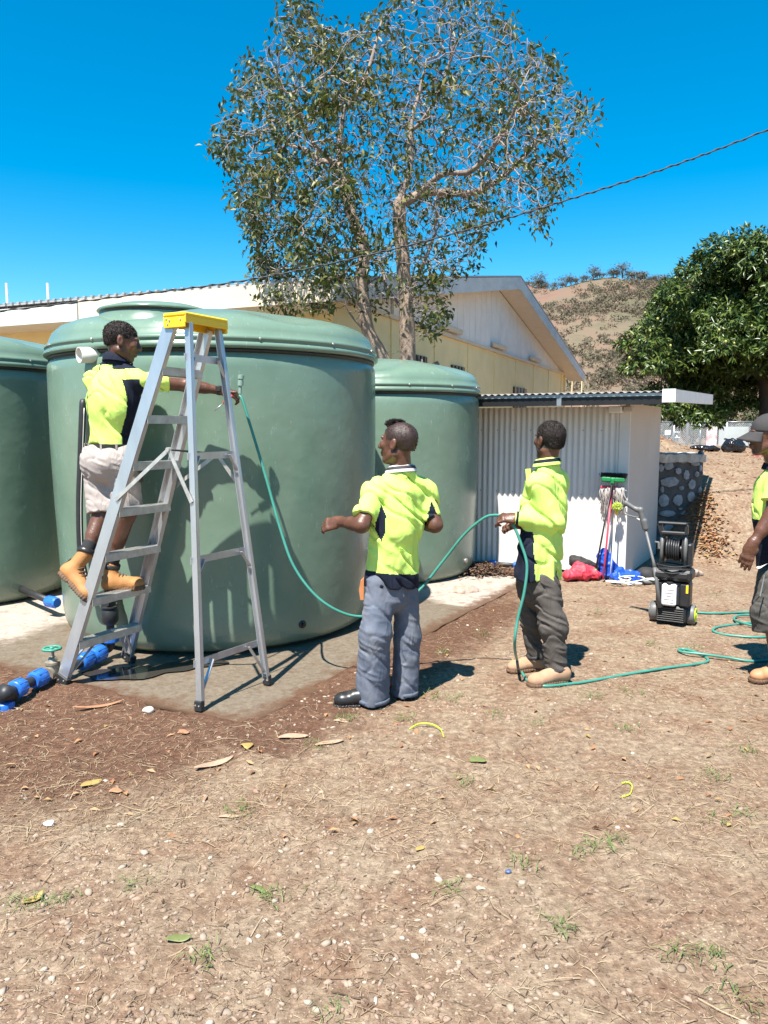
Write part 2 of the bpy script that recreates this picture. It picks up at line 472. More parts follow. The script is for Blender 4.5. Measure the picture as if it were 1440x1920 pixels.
# skirt down the two near edges
rim = [sid[k, 0] for k in range(na - 1, -1, -1)] + [sid[0, k] for k in range(1, 82)]
low = SV[rim].copy(); low[:, 2] = -0.12
lo_id = np.arange(len(rim)) + len(SV)
sk = np.array([(rim[k], rim[k + 1], lo_id[k + 1], lo_id[k]) for k in range(len(rim) - 1)])
slab = np_mesh('concrete_slab', np.vstack([SV, low]), np.vstack([q, sk[:, ::-1]]), slab_material())
tag(slab, kind='structure')
dwet = np.clip(1.15 - np.hypot((A_ - 1.1) / 2.0, (B_ - 1.2) / 2.6) ** 2 * 0.9, 0, 1)
dwet = np.maximum(dwet, 0.75 * (1 - sstep(0.2, 1.1, np.abs(A_ - 0.35))) * (1 - sstep(3.0, 3.7, B_)))
dwet = np.maximum(dwet, 0.7 * sstep(2.3, 2.8, A_) * sstep(1.9, 2.4, B_))
point_attr(slab, 'edge', np.concatenate([(0.5 * (1 - sstep(0.0, 0.32, np.minimum(A_, B_)))).ravel(), np.full(len(low), 0.6)]))
point_attr(slab, 'damp', np.concatenate([dwet.ravel(), np.full(len(low), 0.8)]))
# puddle below the ladder
pc = G(285, 1258, SLZ)
pv = []
for k in range(40):
    a = 2 * math.pi * k / 40
    r = 0.30 * (1 + 0.28 * math.sin(2 * a + 1) + 0.16 * math.sin(3 * a) + 0.1 * math.sin(7 * a))
    pv.append((pc.x + 1.15 * r * math.cos(a), pc.y + 0.62 * r * math.sin(a) + 0.1 * math.cos(a), SLZ + 0.0085))
pm = M('water_film', (0.035, 0.03, 0.024), rough=0.04, var=0.05, spec=0.6)
pud = np_mesh('puddle', np.array(pv), [tuple(range(40))], pm, smooth=False); tag(pud, kind='structure')

# ---------------------------------------------------------------- water tanks
def tank_material():
    m = bpy.data.materials.new('tank_plastic'); m.use_nodes = True
    n, l = m.node_tree.nodes, m.node_tree.links
    b = n['Principled BSDF']
    tc = n.new('ShaderNodeTexCoord')
    nz = n.new('ShaderNodeTexNoise'); nz.inputs['Scale'].default_value = 2.2; nz.inputs['Detail'].default_value = 7; nz.inputs['Roughness'].default_value = 0.6
    l.new(tc.outputs['Object'], nz.inputs['Vector'])
    rp = n.new('ShaderNodeValToRGB'); rp.color_ramp.elements[0].position = 0.33; rp.color_ramp.elements[1].position = 0.68
    rp.color_ramp.elements[0].color = (0.120, 0.190, 0.138, 1); rp.color_ramp.elements[1].color = (0.152, 0.225, 0.168, 1)
    l.new(nz.outputs['Fac'], rp.inputs[0])
    # scuffs: thin pale scratches, stretched upright
    mp = n.new('ShaderNodeMapping'); mp.inputs['Scale'].default_value = (9, 9, 2.2); l.new(tc.outputs['Object'], mp.inputs['Vector'])
    sc = n.new('ShaderNodeTexNoise'); sc.inputs['Scale'].default_value = 3.0; sc.inputs['Detail'].default_value = 9; sc.inputs['Roughness'].default_value = 0.75
    l.new(mp.outputs[0], sc.inputs['Vector'])
    sr = n.new('ShaderNodeValToRGB'); sr.color_ramp.elements[0].position = 0.60; sr.color_ramp.elements[1].position = 0.70
    sr.color_ramp.elements[1].color = (0.5, 0.5, 0.5, 1)
    l.new(sc.outputs['Fac'], sr.inputs[0])
    mx = n.new('ShaderNodeMix'); mx.data_type = 'RGBA'; mx.inputs[7].default_value = (0.40, 0.46, 0.42, 1)
    l.new(sr.outputs[0], mx.inputs[0]); l.new(rp.outputs[0], mx.inputs[6])
    # splashed dust on the foot of the wall
    sp = n.new('ShaderNodeSeparateXYZ'); l.new(tc.outputs['Object'], sp.inputs[0])
    dn = n.new('ShaderNodeMapRange'); dn.inputs['From Min'].default_value = 0.02; dn.inputs['From Max'].default_value = 0.34; dn.inputs['To Min'].default_value = 0.75; dn.inputs['To Max'].default_value = 0.0
    l.new(sp.outputs['Z'], dn.inputs['Value'])
    ml = n.new('ShaderNodeMath'); ml.operation = 'MULTIPLY'; l.new(dn.outputs[0], ml.inputs[0]); l.new(nz.outputs['Fac'], ml.inputs[1])
    m3 = n.new('ShaderNodeMix'); m3.data_type = 'RGBA'; m3.inputs[7].default_value = (0.22, 0.20, 0.15, 1)
    l.new(ml.outputs[0], m3.inputs[0]); l.new(mx.outputs[2], m3.inputs[6])
    l.new(m3.outputs[2], b.inputs['Base Color'])
    mr = n.new('ShaderNodeMapRange'); mr.inputs['To Min'].default_value = 0.17; mr.inputs['To Max'].default_value = 0.34
    l.new(nz.outputs['Fac'], mr.inputs['Value']); l.new(mr.outputs[0], b.inputs['Roughness'])
    b.inputs['Specular IOR Level'].default_value = 0.6
    bn = n.new('ShaderNodeTexNoise'); bn.inputs['Scale'].default_value = 2.6; bn.inputs['Detail'].default_value = 3
    l.new(tc.outputs['Object'], bn.inputs['Vector'])
    bp = n.new('ShaderNodeBump'); bp.inputs['Strength'].default_value = 0.35; bp.inputs['Distance'].default_value = 0.03
    l.new(bn.outputs['Fac'], bp.inputs['Height']); l.new(bp.outputs[0], b.inputs['Normal'])
    return m
TANK = tank_material()
BLACKP = M('black_plastic', (0.018, 0.018, 0.02), rough=0.42, var=0.25, scale=20)
BOLT = M('bolt_steel', (0.45, 0.42, 0.40), rough=0.4, metal=0.8)
def tank(cx, cy, R, zr, rot, label, hatch=None):
    t = thing('water_tank', label, 'water tank', (cx, cy, SLZ), group='green plastic water tanks on the slab')
    z0 = SLZ + 0.004
    prof = [(0.0, 0.0), (R * 0.80, 0.0), (R * 0.90, 0.012), (R * 0.945, 0.05), (R * 0.962, 0.11), (R * 0.972, 0.22), (R * 0.984, 0.6), (R * 0.992, 1.0), (R * 0.998, 1.5),
            (R * 1.0, zr - 0.16), (R * 0.997, zr - 0.10), (R * 0.982, zr - 0.065), (R * 0.974, zr - 0.05)]
    n = 128; V = []; F = []
    for (r, h) in prof:
        for k in range(n):
            a = 2 * math.pi * k / n
            w = 1 + (0.004 * math.sin(3 * a + h * 1.3 + rot) + 0.003 * math.sin(5 * a - h * 2.1)) * (1 if 0.3 < h < zr - .2 else 0.2)
            V.append((cx + r * w * math.cos(a), cy + r * w * math.sin(a), z0 + h))
    for i in range(len(prof) - 1):
        for k in range(n): F.append((i * n + k, i * n + (k + 1) % n, (i + 1) * n + (k + 1) % n, (i + 1) * n + k))
    np_mesh('wall', np.array(V), F, TANK, t)
    # seam gasket, then lid with two rolled beads and a lobed shoulder
    mb = MB(); mb.lathe((cx, cy, z0), [(R * 0.979, zr - 0.062), (R * 0.992, zr - 0.058), (R * 0.992, zr - 0.035), (R * 0.979, zr - 0.03)], 96, caps=False)
    mb.build('seam_gasket', BLACKP, t, smooth=True)
    lp = [(R * 0.985, zr - 0.034), (R * 1.006, zr - 0.036), (R * 1.016, zr - 0.026), (R * 1.018, zr - 0.01), (R * 1.011, zr + 0.004), (R * 1.003, zr + 0.012),
          (R * 1.004, zr + 0.020), (R * 1.010, zr + 0.028), (R * 1.011, zr + 0.040), (R * 1.004, zr + 0.052), (R * 0.991, zr + 0.066), (R * 0.982, zr + 0.10), (R * 0.966, zr + 0.145),
          (R * 0.93, zr + 0.19), (R * 0.87, zr + 0.225), (R * 0.76, zr + 0.262), (R * 0.6, zr + 0.30), (R * 0.42, zr + 0.335), (R * 0.22, zr + 0.36), (R * 0.05, zr + 0.37)]
    V = []; F = []
    for (r, h) in lp:
        for k in range(n):
            a = 2 * math.pi * k / n
            rr = r / R
            lob = (0.5 + 0.5 * math.cos(6 * (a - rot))) ** 2
            dz = -0.055 * lob * float(sstep(1.0, 0.86, rr)) * float(sstep(0.45, 0.75, rr)) if rr < 1.0 else 0
            V.append((cx + r * math.cos(a), cy + r * math.sin(a), z0 + h + dz))
    for i in range(len(lp) - 1):
        for k in range(n): F.append((i * n + k, i * n + (k + 1) % n, (i + 1) * n + (k + 1) % n, (i + 1) * n + k))
    F.append(tuple((len(lp) - 1) * n + k for k in range(n)))
    np_mesh('lid', np.array(V), F, TANK, t)
    for k in range(14):
        a = rot + 2 * math.pi * k / 14
        if math.sin(a) > 0.35: continue
        mb = MB(); c = Vector((cx + R * 1.012 * math.cos(a), cy + R * 1.012 * math.sin(a), z0 + zr + 0.032))
        mb.lathe(c, [(0.010, -0.004), (0.010, 0.004), (0.006, 0.008)], 8, axis=(math.cos(a), math.sin(a), 0)); mb.build('bolt', BOLT, t)
    if hatch:
        ha, hr, hh = hatch
        c = Vector((cx + R * hr * math.cos(ha), cy + R * hr * math.sin(ha), z0 + zr))
        mb = MB(); mb.lathe(c, [(0.56, 0.06), (0.47, 0.17), (0.435, 0.20), (0.42, 0.262)], 40, caps=False); hb = mb.build('hatch_collar', TANK, t, smooth=True)
        mb = MB(); mb.lathe(c, [(0.410, 0.250), (0.415, 0.284)], 40, caps=False); mb.build('screen_strip', BLACKP, t, smooth=True)
        mb = MB(); mb.lathe(c, [(0.400, 0.283), (0.432, 0.281), (0.438, 0.288), (0.428, 0.302), (0.3, 0.338), (0.05, 0.355)], 40); mb.build('hatch_cover', TANK, t, smooth=True)
    return t
T1 = (-1.415, 6.68, 1.34, 2.215)
t1 = tank(*T1, 0.2, 'large green water tank behind the ladder, nearest of the three', hatch=(math.radians(-118), 0.52, 0))
t2 = tank(-0.06, 8.93, 1.14, 2.03, 0.5, 'green water tank behind the middle man, touching the shed')
t3 = tank(-4.42, 7.80, 1.27, 2.215, 0.9, 'dark green water tank cut by the left edge of the photo')
# fittings on the tanks
GREYP = M('grey_white_plastic', (0.62, 0.60, 0.56), rough=0.4, var=0.08)
ang = math.atan2(P(196, 668, 5.6).y - T1[1], P(196, 668, 5.6).x - T1[0])
ov = Vector((math.cos(ang), math.sin(ang), 0)); c = Vector((T1[0], T1[1], P(196, 668, 5.6).z)) + ov * (T1[2] * 0.99)
mb = MB(); mb.lathe(c, [(0.055, -0.03), (0.055, 0.10), (0.049, 0.10), (0.047, 0.0)], 24, axis=(ov.x - 0.45, ov.y, -0.08), caps=False); mb.build('overflow_pipe', GREYP, t1, smooth=True)
for (uu, vv) in ((636, 1191),):
    a = -0.33
    a = math.atan2(G(uu, vv, 0.2).y - T1[1], 0.9)
    d = Vector((0.62, -0.785, 0)); c = Vector((T1[0], T1[1], 0.0)) + d * (T1[2] * 0.965); c.z = 0.19
    mb = MB(); mb.lathe(c, [(0.03, -0.01), (0.03, 0.012), (0.022, 0.016)], 16, axis=d); mb.lathe(c + d * 0.014, [(0.014, 0), (0.013, 0.02)], 6, axis=d); mb.build('drain_plug', BLACKP, t1)
d = Vector((0.86, -0.51, 0)); c = Vector((-0.06, 8.93, 0.2)) + d * 1.14 * 0.968
mb = MB(); mb.lathe(c, [(0.028, -0.01), (0.028, 0.02), (0.02, 0.024)], 16, axis=d); mb.build('drain_plug', BOLT, t2)

# ---------------------------------------------------------------- hall with the gable
YEL = M('yellow_wall_paint', (0.84, 0.68, 0.36), rough=0.7, var=0.08, scale=1.2)
WHT = M('white_cladding_paint', (0.78, 0.76, 0.74), rough=0.6, var=0.09, scale=2.0)
FAS = M('grey_fascia', (0.58, 0.58, 0.57), rough=0.55, var=0.16, scale=1.4, stretch=(1, 1, 3))
CRM = M('cream_fascia', (0.66, 0.56, 0.43), rough=0.6, var=0.08, scale=2)
SOF = M('soffit_cream', (0.72, 0.64, 0.55), rough=0.7, var=0.06)
ROOFM = M('roof_sheet', (0.42, 0.42, 0.42), rough=0.45, var=0.12, metal=0.3)
DARKG = M('dark_window_glass', (0.012, 0.014, 0.016), rough=0.15, var=0.2)
STEEL = M('galvanised_steel', (0.38, 0.39, 0.40), rough=0.4, metal=0.7, var=0.12)
GD = Vector((math.sin(0.41), math.cos(0.41), 0)); GN = Vector((GD.y, -GD.x, 0)); GM = -GN     # along gable, out of gable, along the long side
GA = Vector((-0.783, 12.10, 0)); GL = 19.0; ZW = 3.59
def hp(a, o, z): return GA + GD * a + GN * o + Vector((0, 0, z))      # along gable, outwards, up
hall = thing('school_hall', 'low pitched hall with yellow walls and white gable behind the tree', 'building', GA)
APX = 5.24; half = GL / 2
mb = MB(); mb.prism([hp(0, 0, -0.5), hp(GL, 0, -0.5), hp(GL, 0, ZW), hp(0, 0, ZW)], GM * 0.2); mb.build('gable_wall', YEL, hall)
mb = MB(); mb.prism([hp(0.2, -0.2, -0.5), hp(0.2, -34, -0.5), hp(0.2, -34, ZW), hp(0.2, -0.2, ZW)], GD * -0.2); mb.build('side_wall', YEL, hall)
# white boards of the gable triangle, one by one
bw = 0.46; k = 0; a = 0.12
board_m = WHT
while a < GL - 0.1:
    a1 = min(a + bw - 0.014, GL)
    def top(q): return ZW + (APX - ZW) * (1 - abs(q - half) / half) - 0.01
    if a > 2.2:
        lo = ZW + 0.07
        t0_, t1_ = max(top(a), lo + 0.005), max(top(a1), lo + 0.005)
        poly = [hp(a, 0.0, lo), hp(a1, 0.0, lo), hp(a1, 0.0, t1_), hp(a, 0.0, t0_)]
        if a < half < a1: poly = [hp(a, 0, lo), hp(a1, 0, lo), hp(a1, 0, t1_), hp(half, 0, top(half)), hp(a, 0, t0_)]
        mb = MB(); mb.prism(poly, GM * 0.05 + GN * 0.0); 
        for i in range(len(mb.v)): pass
        o = mb.build('cladding_board', WHT, hall)
    a += bw
mb = MB(); mb.prism([hp(0, -0.06, ZW), hp(GL, -0.06, ZW), hp(half, -0.06, APX)], GM * 0.1); mb.build('gable_backing', WHT, hall)
mb = MB(); mb.bar(hp(0, 0.03, ZW + 0.03), hp(GL, 0.03, ZW + 0.03), 0.06, 0.075); mb.build('flashing_strip', CRM, hall)
for q in range(1, 11):
    mb = MB(); mb.bar(hp(q * 2.3, 0.008, -0.3), hp(q * 2.3, 0.008, ZW - 0.02), 0.09, 0.03, up=tuple(GN)); mb.build('cover_strip', YEL, hall)
mb = MB(); mb.bar(hp(GL - 0.06, 0.03, -0.3), hp(GL - 0.06, 0.03, ZW - 0.02), 0.14, 0.07, up=tuple(GN)); mb.build('corner_post', YEL, hall)
def hall_px(u, v, o=0.0):
    d = ray(u, v)      # on the gable wall plane
    t = (GA + GN * o - Vector((0, 0, 0))).dot(GN) / Vector((d.x, d.y, 0)).dot(GN)
    p = Vector((0, 0, HC)) + d * t
    return (p - GA).dot(GD), p.z
for (u0, v0, u1, v1) in ((772, 664, 797, 690), (845, 684, 868, 700), (962, 725, 985, 745)):
    a0, z1 = hall_px(u0, v0); a1, _ = hall_px(u1, v0); _, z0 = hall_px(u0, v1)
    zt = z1; zb = zt - 0.75
    mb = MB(); mb.bar(hp((a0 + a1) / 2, 0.02, zb), hp((a0 + a1) / 2, 0.02, zt), a1 - a0, 0.06, up=tuple(GN)); w = mb.build('window', DARKG, hall)
    for q in range(3):
        mb = MB(); aa = a0 + (a1 - a0) * (q + 1) / 4; mb.bar(hp(aa, 0.07, zb), hp(aa, 0.07, zt), 0.03, 0.03, up=tuple(GN)); mb.build('window_bar', STEEL, w)
for (u0, v0, u1, v1) in ((826, 611, 851, 623), (922, 652, 940, 661), (993, 683, 1007, 690)):
    a0, z0 = hall_px(u0, v0, 0.05); a1, z1 = hall_px(u1, v1, 0.05); zc = (z0 + z1) / 2
    mb = MB(); mb.bar(hp(a0, 0.10, ZW + 0.16), hp(a0 + 1.25, 0.10, ZW + 0.16), 0.10, 0.12, bev=0.02); mb.build('batten_light', CRM, hall)
# roof: sheets, barge boards, soffits, eaves
OV, EV = 0.545, 1.08; RT = APX + 0.26
slope = (APX - ZW) / half
def rz(a): return ZW + 0.10 + (APX - ZW) * (1 - abs(a - half) / half)
for sgn in (0, 1):
    aa = [-EV, half] if sgn == 0 else [half, GL + EV]
    mb = MB()
    mb.prism([hp(aa[0], OV, rz(aa[0]) - 0.13), hp(aa[1], OV, rz(aa[1]) - 0.13), hp(aa[1], OV, rz(aa[1]) + 0.17), hp(aa[0], OV, rz(aa[0]) + 0.17)], GN * 0.04)
    mb.build('barge_board', FAS, hall)
    mb = MB()
    mb.prism([hp(aa[0], OV - 0.005, rz(aa[0]) - 0.09), hp(aa[1], OV - 0.005, rz(aa[1]) - 0.09), hp(aa[1], OV - 0.005, rz(aa[1]) - 0.07), hp(aa[0], OV - 0.005, rz(aa[0]) - 0.07)], GM * (OV - 0.01))
    mb.build('soffit', SOF, hall)
    mb = MB()
    mb.prism([hp(aa[0], OV + 0.05, rz(aa[0]) + 0.18), hp(aa[1], OV + 0.05, rz(aa[1]) + 0.18), hp(aa[1], OV + 0.05, rz(aa[1]) + 0.21), hp(aa[0], OV + 0.05, rz(aa[0]) + 0.21)], GM * 34)
    mb.build('roof_sheet', ROOFM, hall)
ez = rz(-EV)
mb = MB(); mb.prism([hp(-EV, OV, ez - 0.13), hp(-EV, OV, ez + 0.17), hp(-EV, -4.0, ez + 0.17), hp(-EV, -4.0, ez - 0.13)], GD * -0.04); mb.build('eave_fascia', CRM, hall)
mb = MB(); mb.prism([hp(-EV, -4.0, ez - 0.16), hp(-EV, -4.0, ez + 0.12), hp(-EV, -30, ez + 0.12), hp(-EV, -30, ez - 0.16)], GD * -0.07); mb.build('eave_fascia', FAS, hall)
mb = MB(); mb.prism([hp(-EV, 0, ez - 0.10), hp(0, 0, ez - 0.10), hp(0, 0, ez - 0.08), hp(-EV, 0, ez - 0.08)], GM * 30); mb.build('eave_soffit', SOF, hall)
# corrugation ends along the eave
for k in range(64):
    mb = MB(); c = hp(-EV - 0.02, OV - 0.1 - k * 0.16, ez + 0.215); mb.bar(c - GD * 0.02, c + GD * 0.2, 0.05, 0.022); mb.build('sheet_rib', ROOFM, hall)
for k in range(6):
    mb = MB(); mb.bar(hp(-0.02, -3 - k * 2.4, -0.3), hp(-0.02, -3 - k * 2.4, ez - 0.1), 0.09, 0.05, up=tuple(GD)); mb.build('cover_strip', YEL, hall)
# white vent pipes on the roof
WPIPE = M('white_pipe', (0.75, 0.75, 0.74), rough=0.5, var=0.05)
for (uu, lab) in ((13, 'thin white vent pipe on the roof at the left edge of the photo'), (90, 'thin white vent pipe on the roof above the left end of the big tank')):
    d = ray(uu, 550); k = 0
    b0 = GA - GD * 0.2; t = None
    # meet of the view direction with the eave line, set back on the roof
    num = (GA - GD * (EV - 0.3)); A2 = np.array([[d.x, -GM.x], [d.y, -GM.y]]); s_ = np.linalg.solve(A2, np.array([num.x, num.y]))
    x, y = d.x * s_[0], d.y * s_[0]
    zt = P(uu, 531, y).z
    mb = MB(); mb.tube([(x, y, ez + 0.2), (x, y, zt - 0.02), (x, y, zt)], 0.022, 10)
    o = mb.build('vent_pipe', WPIPE, None, loc=(x, y, ez + 0.2)); tag(o, lab, 'pipe', 'white roof pipes')

# ---------------------------------------------------------------- shed
SH = Vector((2.665, 8.456, 0)); SHZ = 1.91
SWHITE = M('shed_wall_paint', (0.70, 0.655, 0.61), rough=0.5, var=0.06, scale=3, stretch=(1, 1, 0.3))
SEND = M('shed_end_panel', (0.50, 0.455, 0.42), rough=0.6, var=0.05, scale=2)
BEAM = M('dark_beam_paint', (0.010, 0.009, 0.009), rough=0.5, var=0.2)
DUSTY = M('shed_roof_sheet', (0.20, 0.185, 0.17), rough=0.7, var=0.3, metal=0.0)
def sp_(a, b, z): return SH + E1 * a + E2 * b + Vector((0, 0, z))     # left along wall, back, up
shed = thing('garden_shed', 'low white corrugated iron shed behind the man holding the hose', 'shed', SH)
def corr(pt, a0, a1, z0, z1, axis_out, pitch=0.068, amp=0.010, n=8):
    V = []; F = []; N = int((a1 - a0) / pitch * n)
    for k in range(N + 1):
        a = a0 + (a1 - a0) * k / N; o = amp * math.cos(2 * math.pi * (a - a0) / pitch)
        V.append(pt(a, o, z0)); V.append(pt(a, o, z1))
    for k in range(N): F.append((2 * k, 2 * k + 1, 2 * k + 3, 2 * k + 2))
    return V, F
V, F = corr(lambda a, o, z: sp_(a, o, z), 0.09, 4.2, 0.02, SHZ - 0.03, None)
np_mesh('corrugated_wall', np.array(V), F, SWHITE, shed)
mb = MB(); mb.prism([sp_(-0.012, -0.014, 0), sp_(0.10, -0.014, 0), sp_(0.10, -0.014, SHZ - 0.02), sp_(-0.012, -0.014, SHZ - 0.02)], E2 * 0.03); mb.build('corner_flashing', SWHITE, shed)
mb = MB(); mb.prism([sp_(0, 0.02, 0), sp_(0, 1.8, 0), sp_(0, 1.8, SHZ), sp_(0, 0.02, SHZ)], E1 * 0.05); mb.build('end_wall', SEND, shed)
for zz in (1.62, 0.90):
    for k in range(14):
        mb = MB(); c = sp_(0.09 + 0.068 * (3 + k * 3), -0.011, zz); mb.lathe(c, [(0.0055, -0.002), (0.0055, 0.004)], 6, axis=-E2); mb.build('screw', BEAM, shed)
# roof
OVH = 0.53; RZ = 2.010; rgt = -0.50
V = []; F = []; pitch = 0.078; N = int(5.2 / pitch * 8)
for k in range(N + 1):
    a = rgt + 5.2 * k / N; zz = RZ + 0.010 * math.cos(2 * math.pi * k / 8)
    for (bb, dz) in ((-OVH - 0.03, 0), (2.3, 0.06)): V.append(sp_(a, bb, zz + dz))
    for (bb, dz) in ((2.3, 0.055), (-OVH - 0.03, -0.005)): V.append(sp_(a, bb, zz + dz))
for k in range(N):
    for j in range(4): F.append((4 * k + j, 4 * k + (j + 1) % 4, 4 * k + 4 + (j + 1) % 4, 4 * k + 4 + j))
np_mesh('roof_sheet', np.array(V), F, DUSTY, shed)
mb = MB(); mb.bar(sp_(rgt + 0.02, -OVH + 0.03, RZ - 0.072), sp_(4.6, -OVH + 0.03, RZ - 0.072), 0.05, 0.11); mb.build('front_beam', BEAM, shed)
mb = MB(); mb.bar(sp_(rgt + 0.02, -OVH - 0.005, RZ - 0.028), sp_(4.6, -OVH - 0.005, RZ - 0.028), 0.012, 0.03); mb.build('beam_edge', STEEL, shed)
for a in (0.62, 2.1, 3.4):
    mb = MB(); mb.bar(sp_(a, -OVH + 0.06, RZ - 0.05), sp_(a, 0.1, RZ - 0.05), 0.045, 0.07); mb.build('rafter', BEAM, shed)
    mb = MB(); mb.bar(sp_(a, -OVH - 0.002, RZ - 0.13), sp_(a, -OVH - 0.002, RZ - 0.02), 0.05, 0.01, up=tuple(E2)); mb.build('bracket', STEEL, shed)
WHITEB = M('white_barge_paint', (0.78, 0.77, 0.75), rough=0.45, var=0.06)
mb = MB(); mb.bar(sp_(rgt - 0.03, -OVH - 0.04, RZ - 0.045), sp_(rgt - 0.03, 2.25, RZ + 0.0), 0.05, 0.125); mb.build('end_barge', WHITEB, shed)
mb = MB(); mb.bar(sp_(rgt - 0.065, -OVH - 0.055, RZ - 0.045), sp_(rgt + 0.06, -OVH - 0.055, RZ - 0.045), 0.03, 0.13); mb.build('barge_return', WHITEB, shed)
mb = MB(); mb.prism([sp_(rgt + 0.02, -OVH + 0.06, RZ - 0.035), sp_(0.02, -OVH + 0.06, RZ - 0.035), sp_(0.02, 2.2, RZ - 0.0), sp_(rgt + 0.02, 2.2, RZ - 0.0)], (0, 0, -0.012)); mb.build('end_soffit', SEND, shed)
bx = sp_(0.13, -0.06, SHZ - 0.065)
mb = MB(); mb.bar(sp_(0.06, -0.07, SHZ - 0.065), sp_(0.20, -0.07, SHZ - 0.065), 0.12, 0.07, bev=0.008); wl_ = mb.build('wall_light', WHITEB, shed)
mb = MB(); mb.bar(sp_(-0.05, -0.05, SHZ - 0.06), sp_(0.05, -0.05, SHZ - 0.06), 0.08, 0.06, bev=0.008); mb.build('light_arm', SEND, shed)
for (a, zz) in ((2.05, 1.5), ):
    mb = MB(); mb.lathe(sp_(a + 0.35, -OVH + 0.03, RZ - 0.15), [(0.018, -0.02), (0.022, 0.0), (0.018, 0.02)], 10); mb.build('cable_gland', BEAM, shed)

# ---------------------------------------------------------------- stone retaining wall end
MORT = M('dark_mortar', (0.085, 0.083, 0.082), rough=0.9, var=0.3, scale=9, bump=0.5)
STONE = M('grey_wall_stone', (0.27, 0.275, 0.29), rough=0.85, var=0.3, scale=14, bump=0.6, bscale=60, island=0.35)
CAPC = M('pale_concrete_cap', (0.47, 0.42, 0.37), rough=0.9, var=0.2, scale=8, bump=0.5)
WY = 10.36
wl0 = P(1215, 900, WY).x; wl1 = P(1317, 900, WY).x; wz = P(1280, 866, WY).z
sw = thing('stone_wall', 'short stone retaining wall with pale concrete cap beside the shed', 'stone wall', (wl1, WY, 0))
mb = MB(); mb.box(((wl0 + wl1) / 2, WY + 0.22, (wz - 0.25) / 2 + 0.0), (wl1 - wl0, 0.44, wz + 0.25)); mb.build('mortar_core', MORT, sw)
V = []; F = []
cn = 14
for k in range(cn + 1):
    x = wl0 + (wl1 + 0.03 - wl0) * k / cn
    for (y, z) in ((WY - 0.05, wz - 0.002), (WY - 0.05, wz + 0.10), (WY + 0.47, wz + 0.11), (WY + 0.47, wz - 0.002)):
        V.append((x, y + random.uniform(-.012, .012), z + random.uniform(-.012, .012)))
for k in range(cn):
    for j in range(4): F.append((4 * k + j, 4 * k + (j + 1) % 4, 4 * k + 4 + (j + 1) % 4, 4 * k + 4 + j))
F += [(3, 2, 1, 0), tuple(4 * cn + j for j in range(4))]
np_mesh('cap_slab', np.array(V), F, CAPC, sw, smooth=False)
stones = [(690, 130, 75, 80), (765, 172, 52, 62), (825, 203, 48, 78), (893, 115, 75, 40), (800, 103, 70, 26), (700, 252, 150, 80), (868, 275, 58, 80), (858, 362, 62, 82),
          (655, 390, 80, 110), (762, 392, 82, 92), (685, 492, 130, 50), (848, 488, 140, 58), (690, 600, 110, 70), (830, 570, 100, 80), (760, 640, 90, 50), (905, 195, 40, 45), (925, 320, 30, 70), (635, 150, 45, 60),
          (640, 690, 90, 70), (740, 720, 90, 60), (850, 670, 80, 70), (640, 310, 30, 50), (790, 300, 44, 36), (900, 420, 36, 46), (930, 150, 26, 60), (780, 455, 36, 22)]
for i, (x, y, w, h) in enumerate(stones):
    c = P(1080 + x / 4, 840 + y / 4, WY); k_ = WY / FPX / 4
    n = random.randint(6, 8); pts = []
    a0 = random.random() * 6
    for j in range(n):
        a = a0 + 2 * math.pi * j / n; r = random.uniform(0.82, 1.08)
        pts.append((c.x + math.cos(a) * r * w / 2 * k_ * 1.03, c.z + math.sin(a) * r * h / 2 * k_ * 1.05))
    V = [(px, WY + 0.01, pz) for px, pz in pts] + [(c.x + (px - c.x) * 0.94, WY - 0.02 - random.random() * 0.01, c.z + (pz - c.z) * 0.94) for px, pz in pts] + [(c.x, WY - 0.038, c.z)]
    F = [(j, (j + 1) % n, n + (j + 1) % n, n + j) for j in range(n)] + [(n + j, n + (j + 1) % n, 2 * n) for j in range(n)]
    np_mesh('stone', np.array(V), F, STONE, sw, smooth=False)
# stones of the end face
for j in range(9):
    zc = 0.25 + 0.13 * j; yc = WY + 0.11 + 0.2 * (j % 2); V = []; n = 7
    for (sc_, dx) in ((1, -0.004), (0.92, 0.022)):
        for q in range(n):
            a = 2 * math.pi * q / n; V.append((wl1 + dx, yc + math.cos(a) * 0.085 * sc_, zc + math.sin(a) * 0.055 * sc_))
    np_mesh('stone', np.array(V), [(q, (q + 1) % n, n + (q + 1) % n, n + q) for q in range(n)] + [tuple(range(n, 2 * n))], STONE, sw, smooth=False)
# ================================================================== VEGETATION
BARK = M('pale_bark', (0.29, 0.215, 0.165), rough=0.9, var=0.35, scale=5, bump=0.7, bscale=30, stretch=(3, 3, 1))
TWIG = M('grey_twig', (0.24, 0.19, 0.165), rough=0.9, var=0.25, scale=4)
def leaf_material(name, a, b, rough=0.5):
    m = bpy.data.materials.new(name); m.use_nodes = True
    n, l = m.node_tree.nodes, m.node_tree.links
    p = n['Principled BSDF']; p.inputs['Roughness'].default_value = rough; p.inputs['Specular IOR Level'].default_value = 0.35
    g = n.new('ShaderNodeNewGeometry'); r = n.new('ShaderNodeValToRGB'); e = r.color_ramp.elements
    e[0].color = (*a[0], 1); e[1].color = (*a[-1], 1)
    for k, c in enumerate(a[1:-1]): q = e.new((k + 1) / (len(a) - 1)); q.color = (*c, 1)
    l.new(g.outputs['Random Per Island'], r.inputs[0]); l.new(r.outputs[0], p.inputs['Base Color'])
    tr = n.new('ShaderNodeBsdfTranslucent'); ms = n.new('ShaderNodeMixShader'); ms.inputs[0].default_value = b
    l.new(r.outputs[0], tr.inputs['Color']); l.new(p.outputs[0], ms.inputs[1]); l.new(tr.outputs[0], ms.inputs[2])
    l.new(ms.outputs[0], n['Material Output'].inputs['Surface'])
    return m
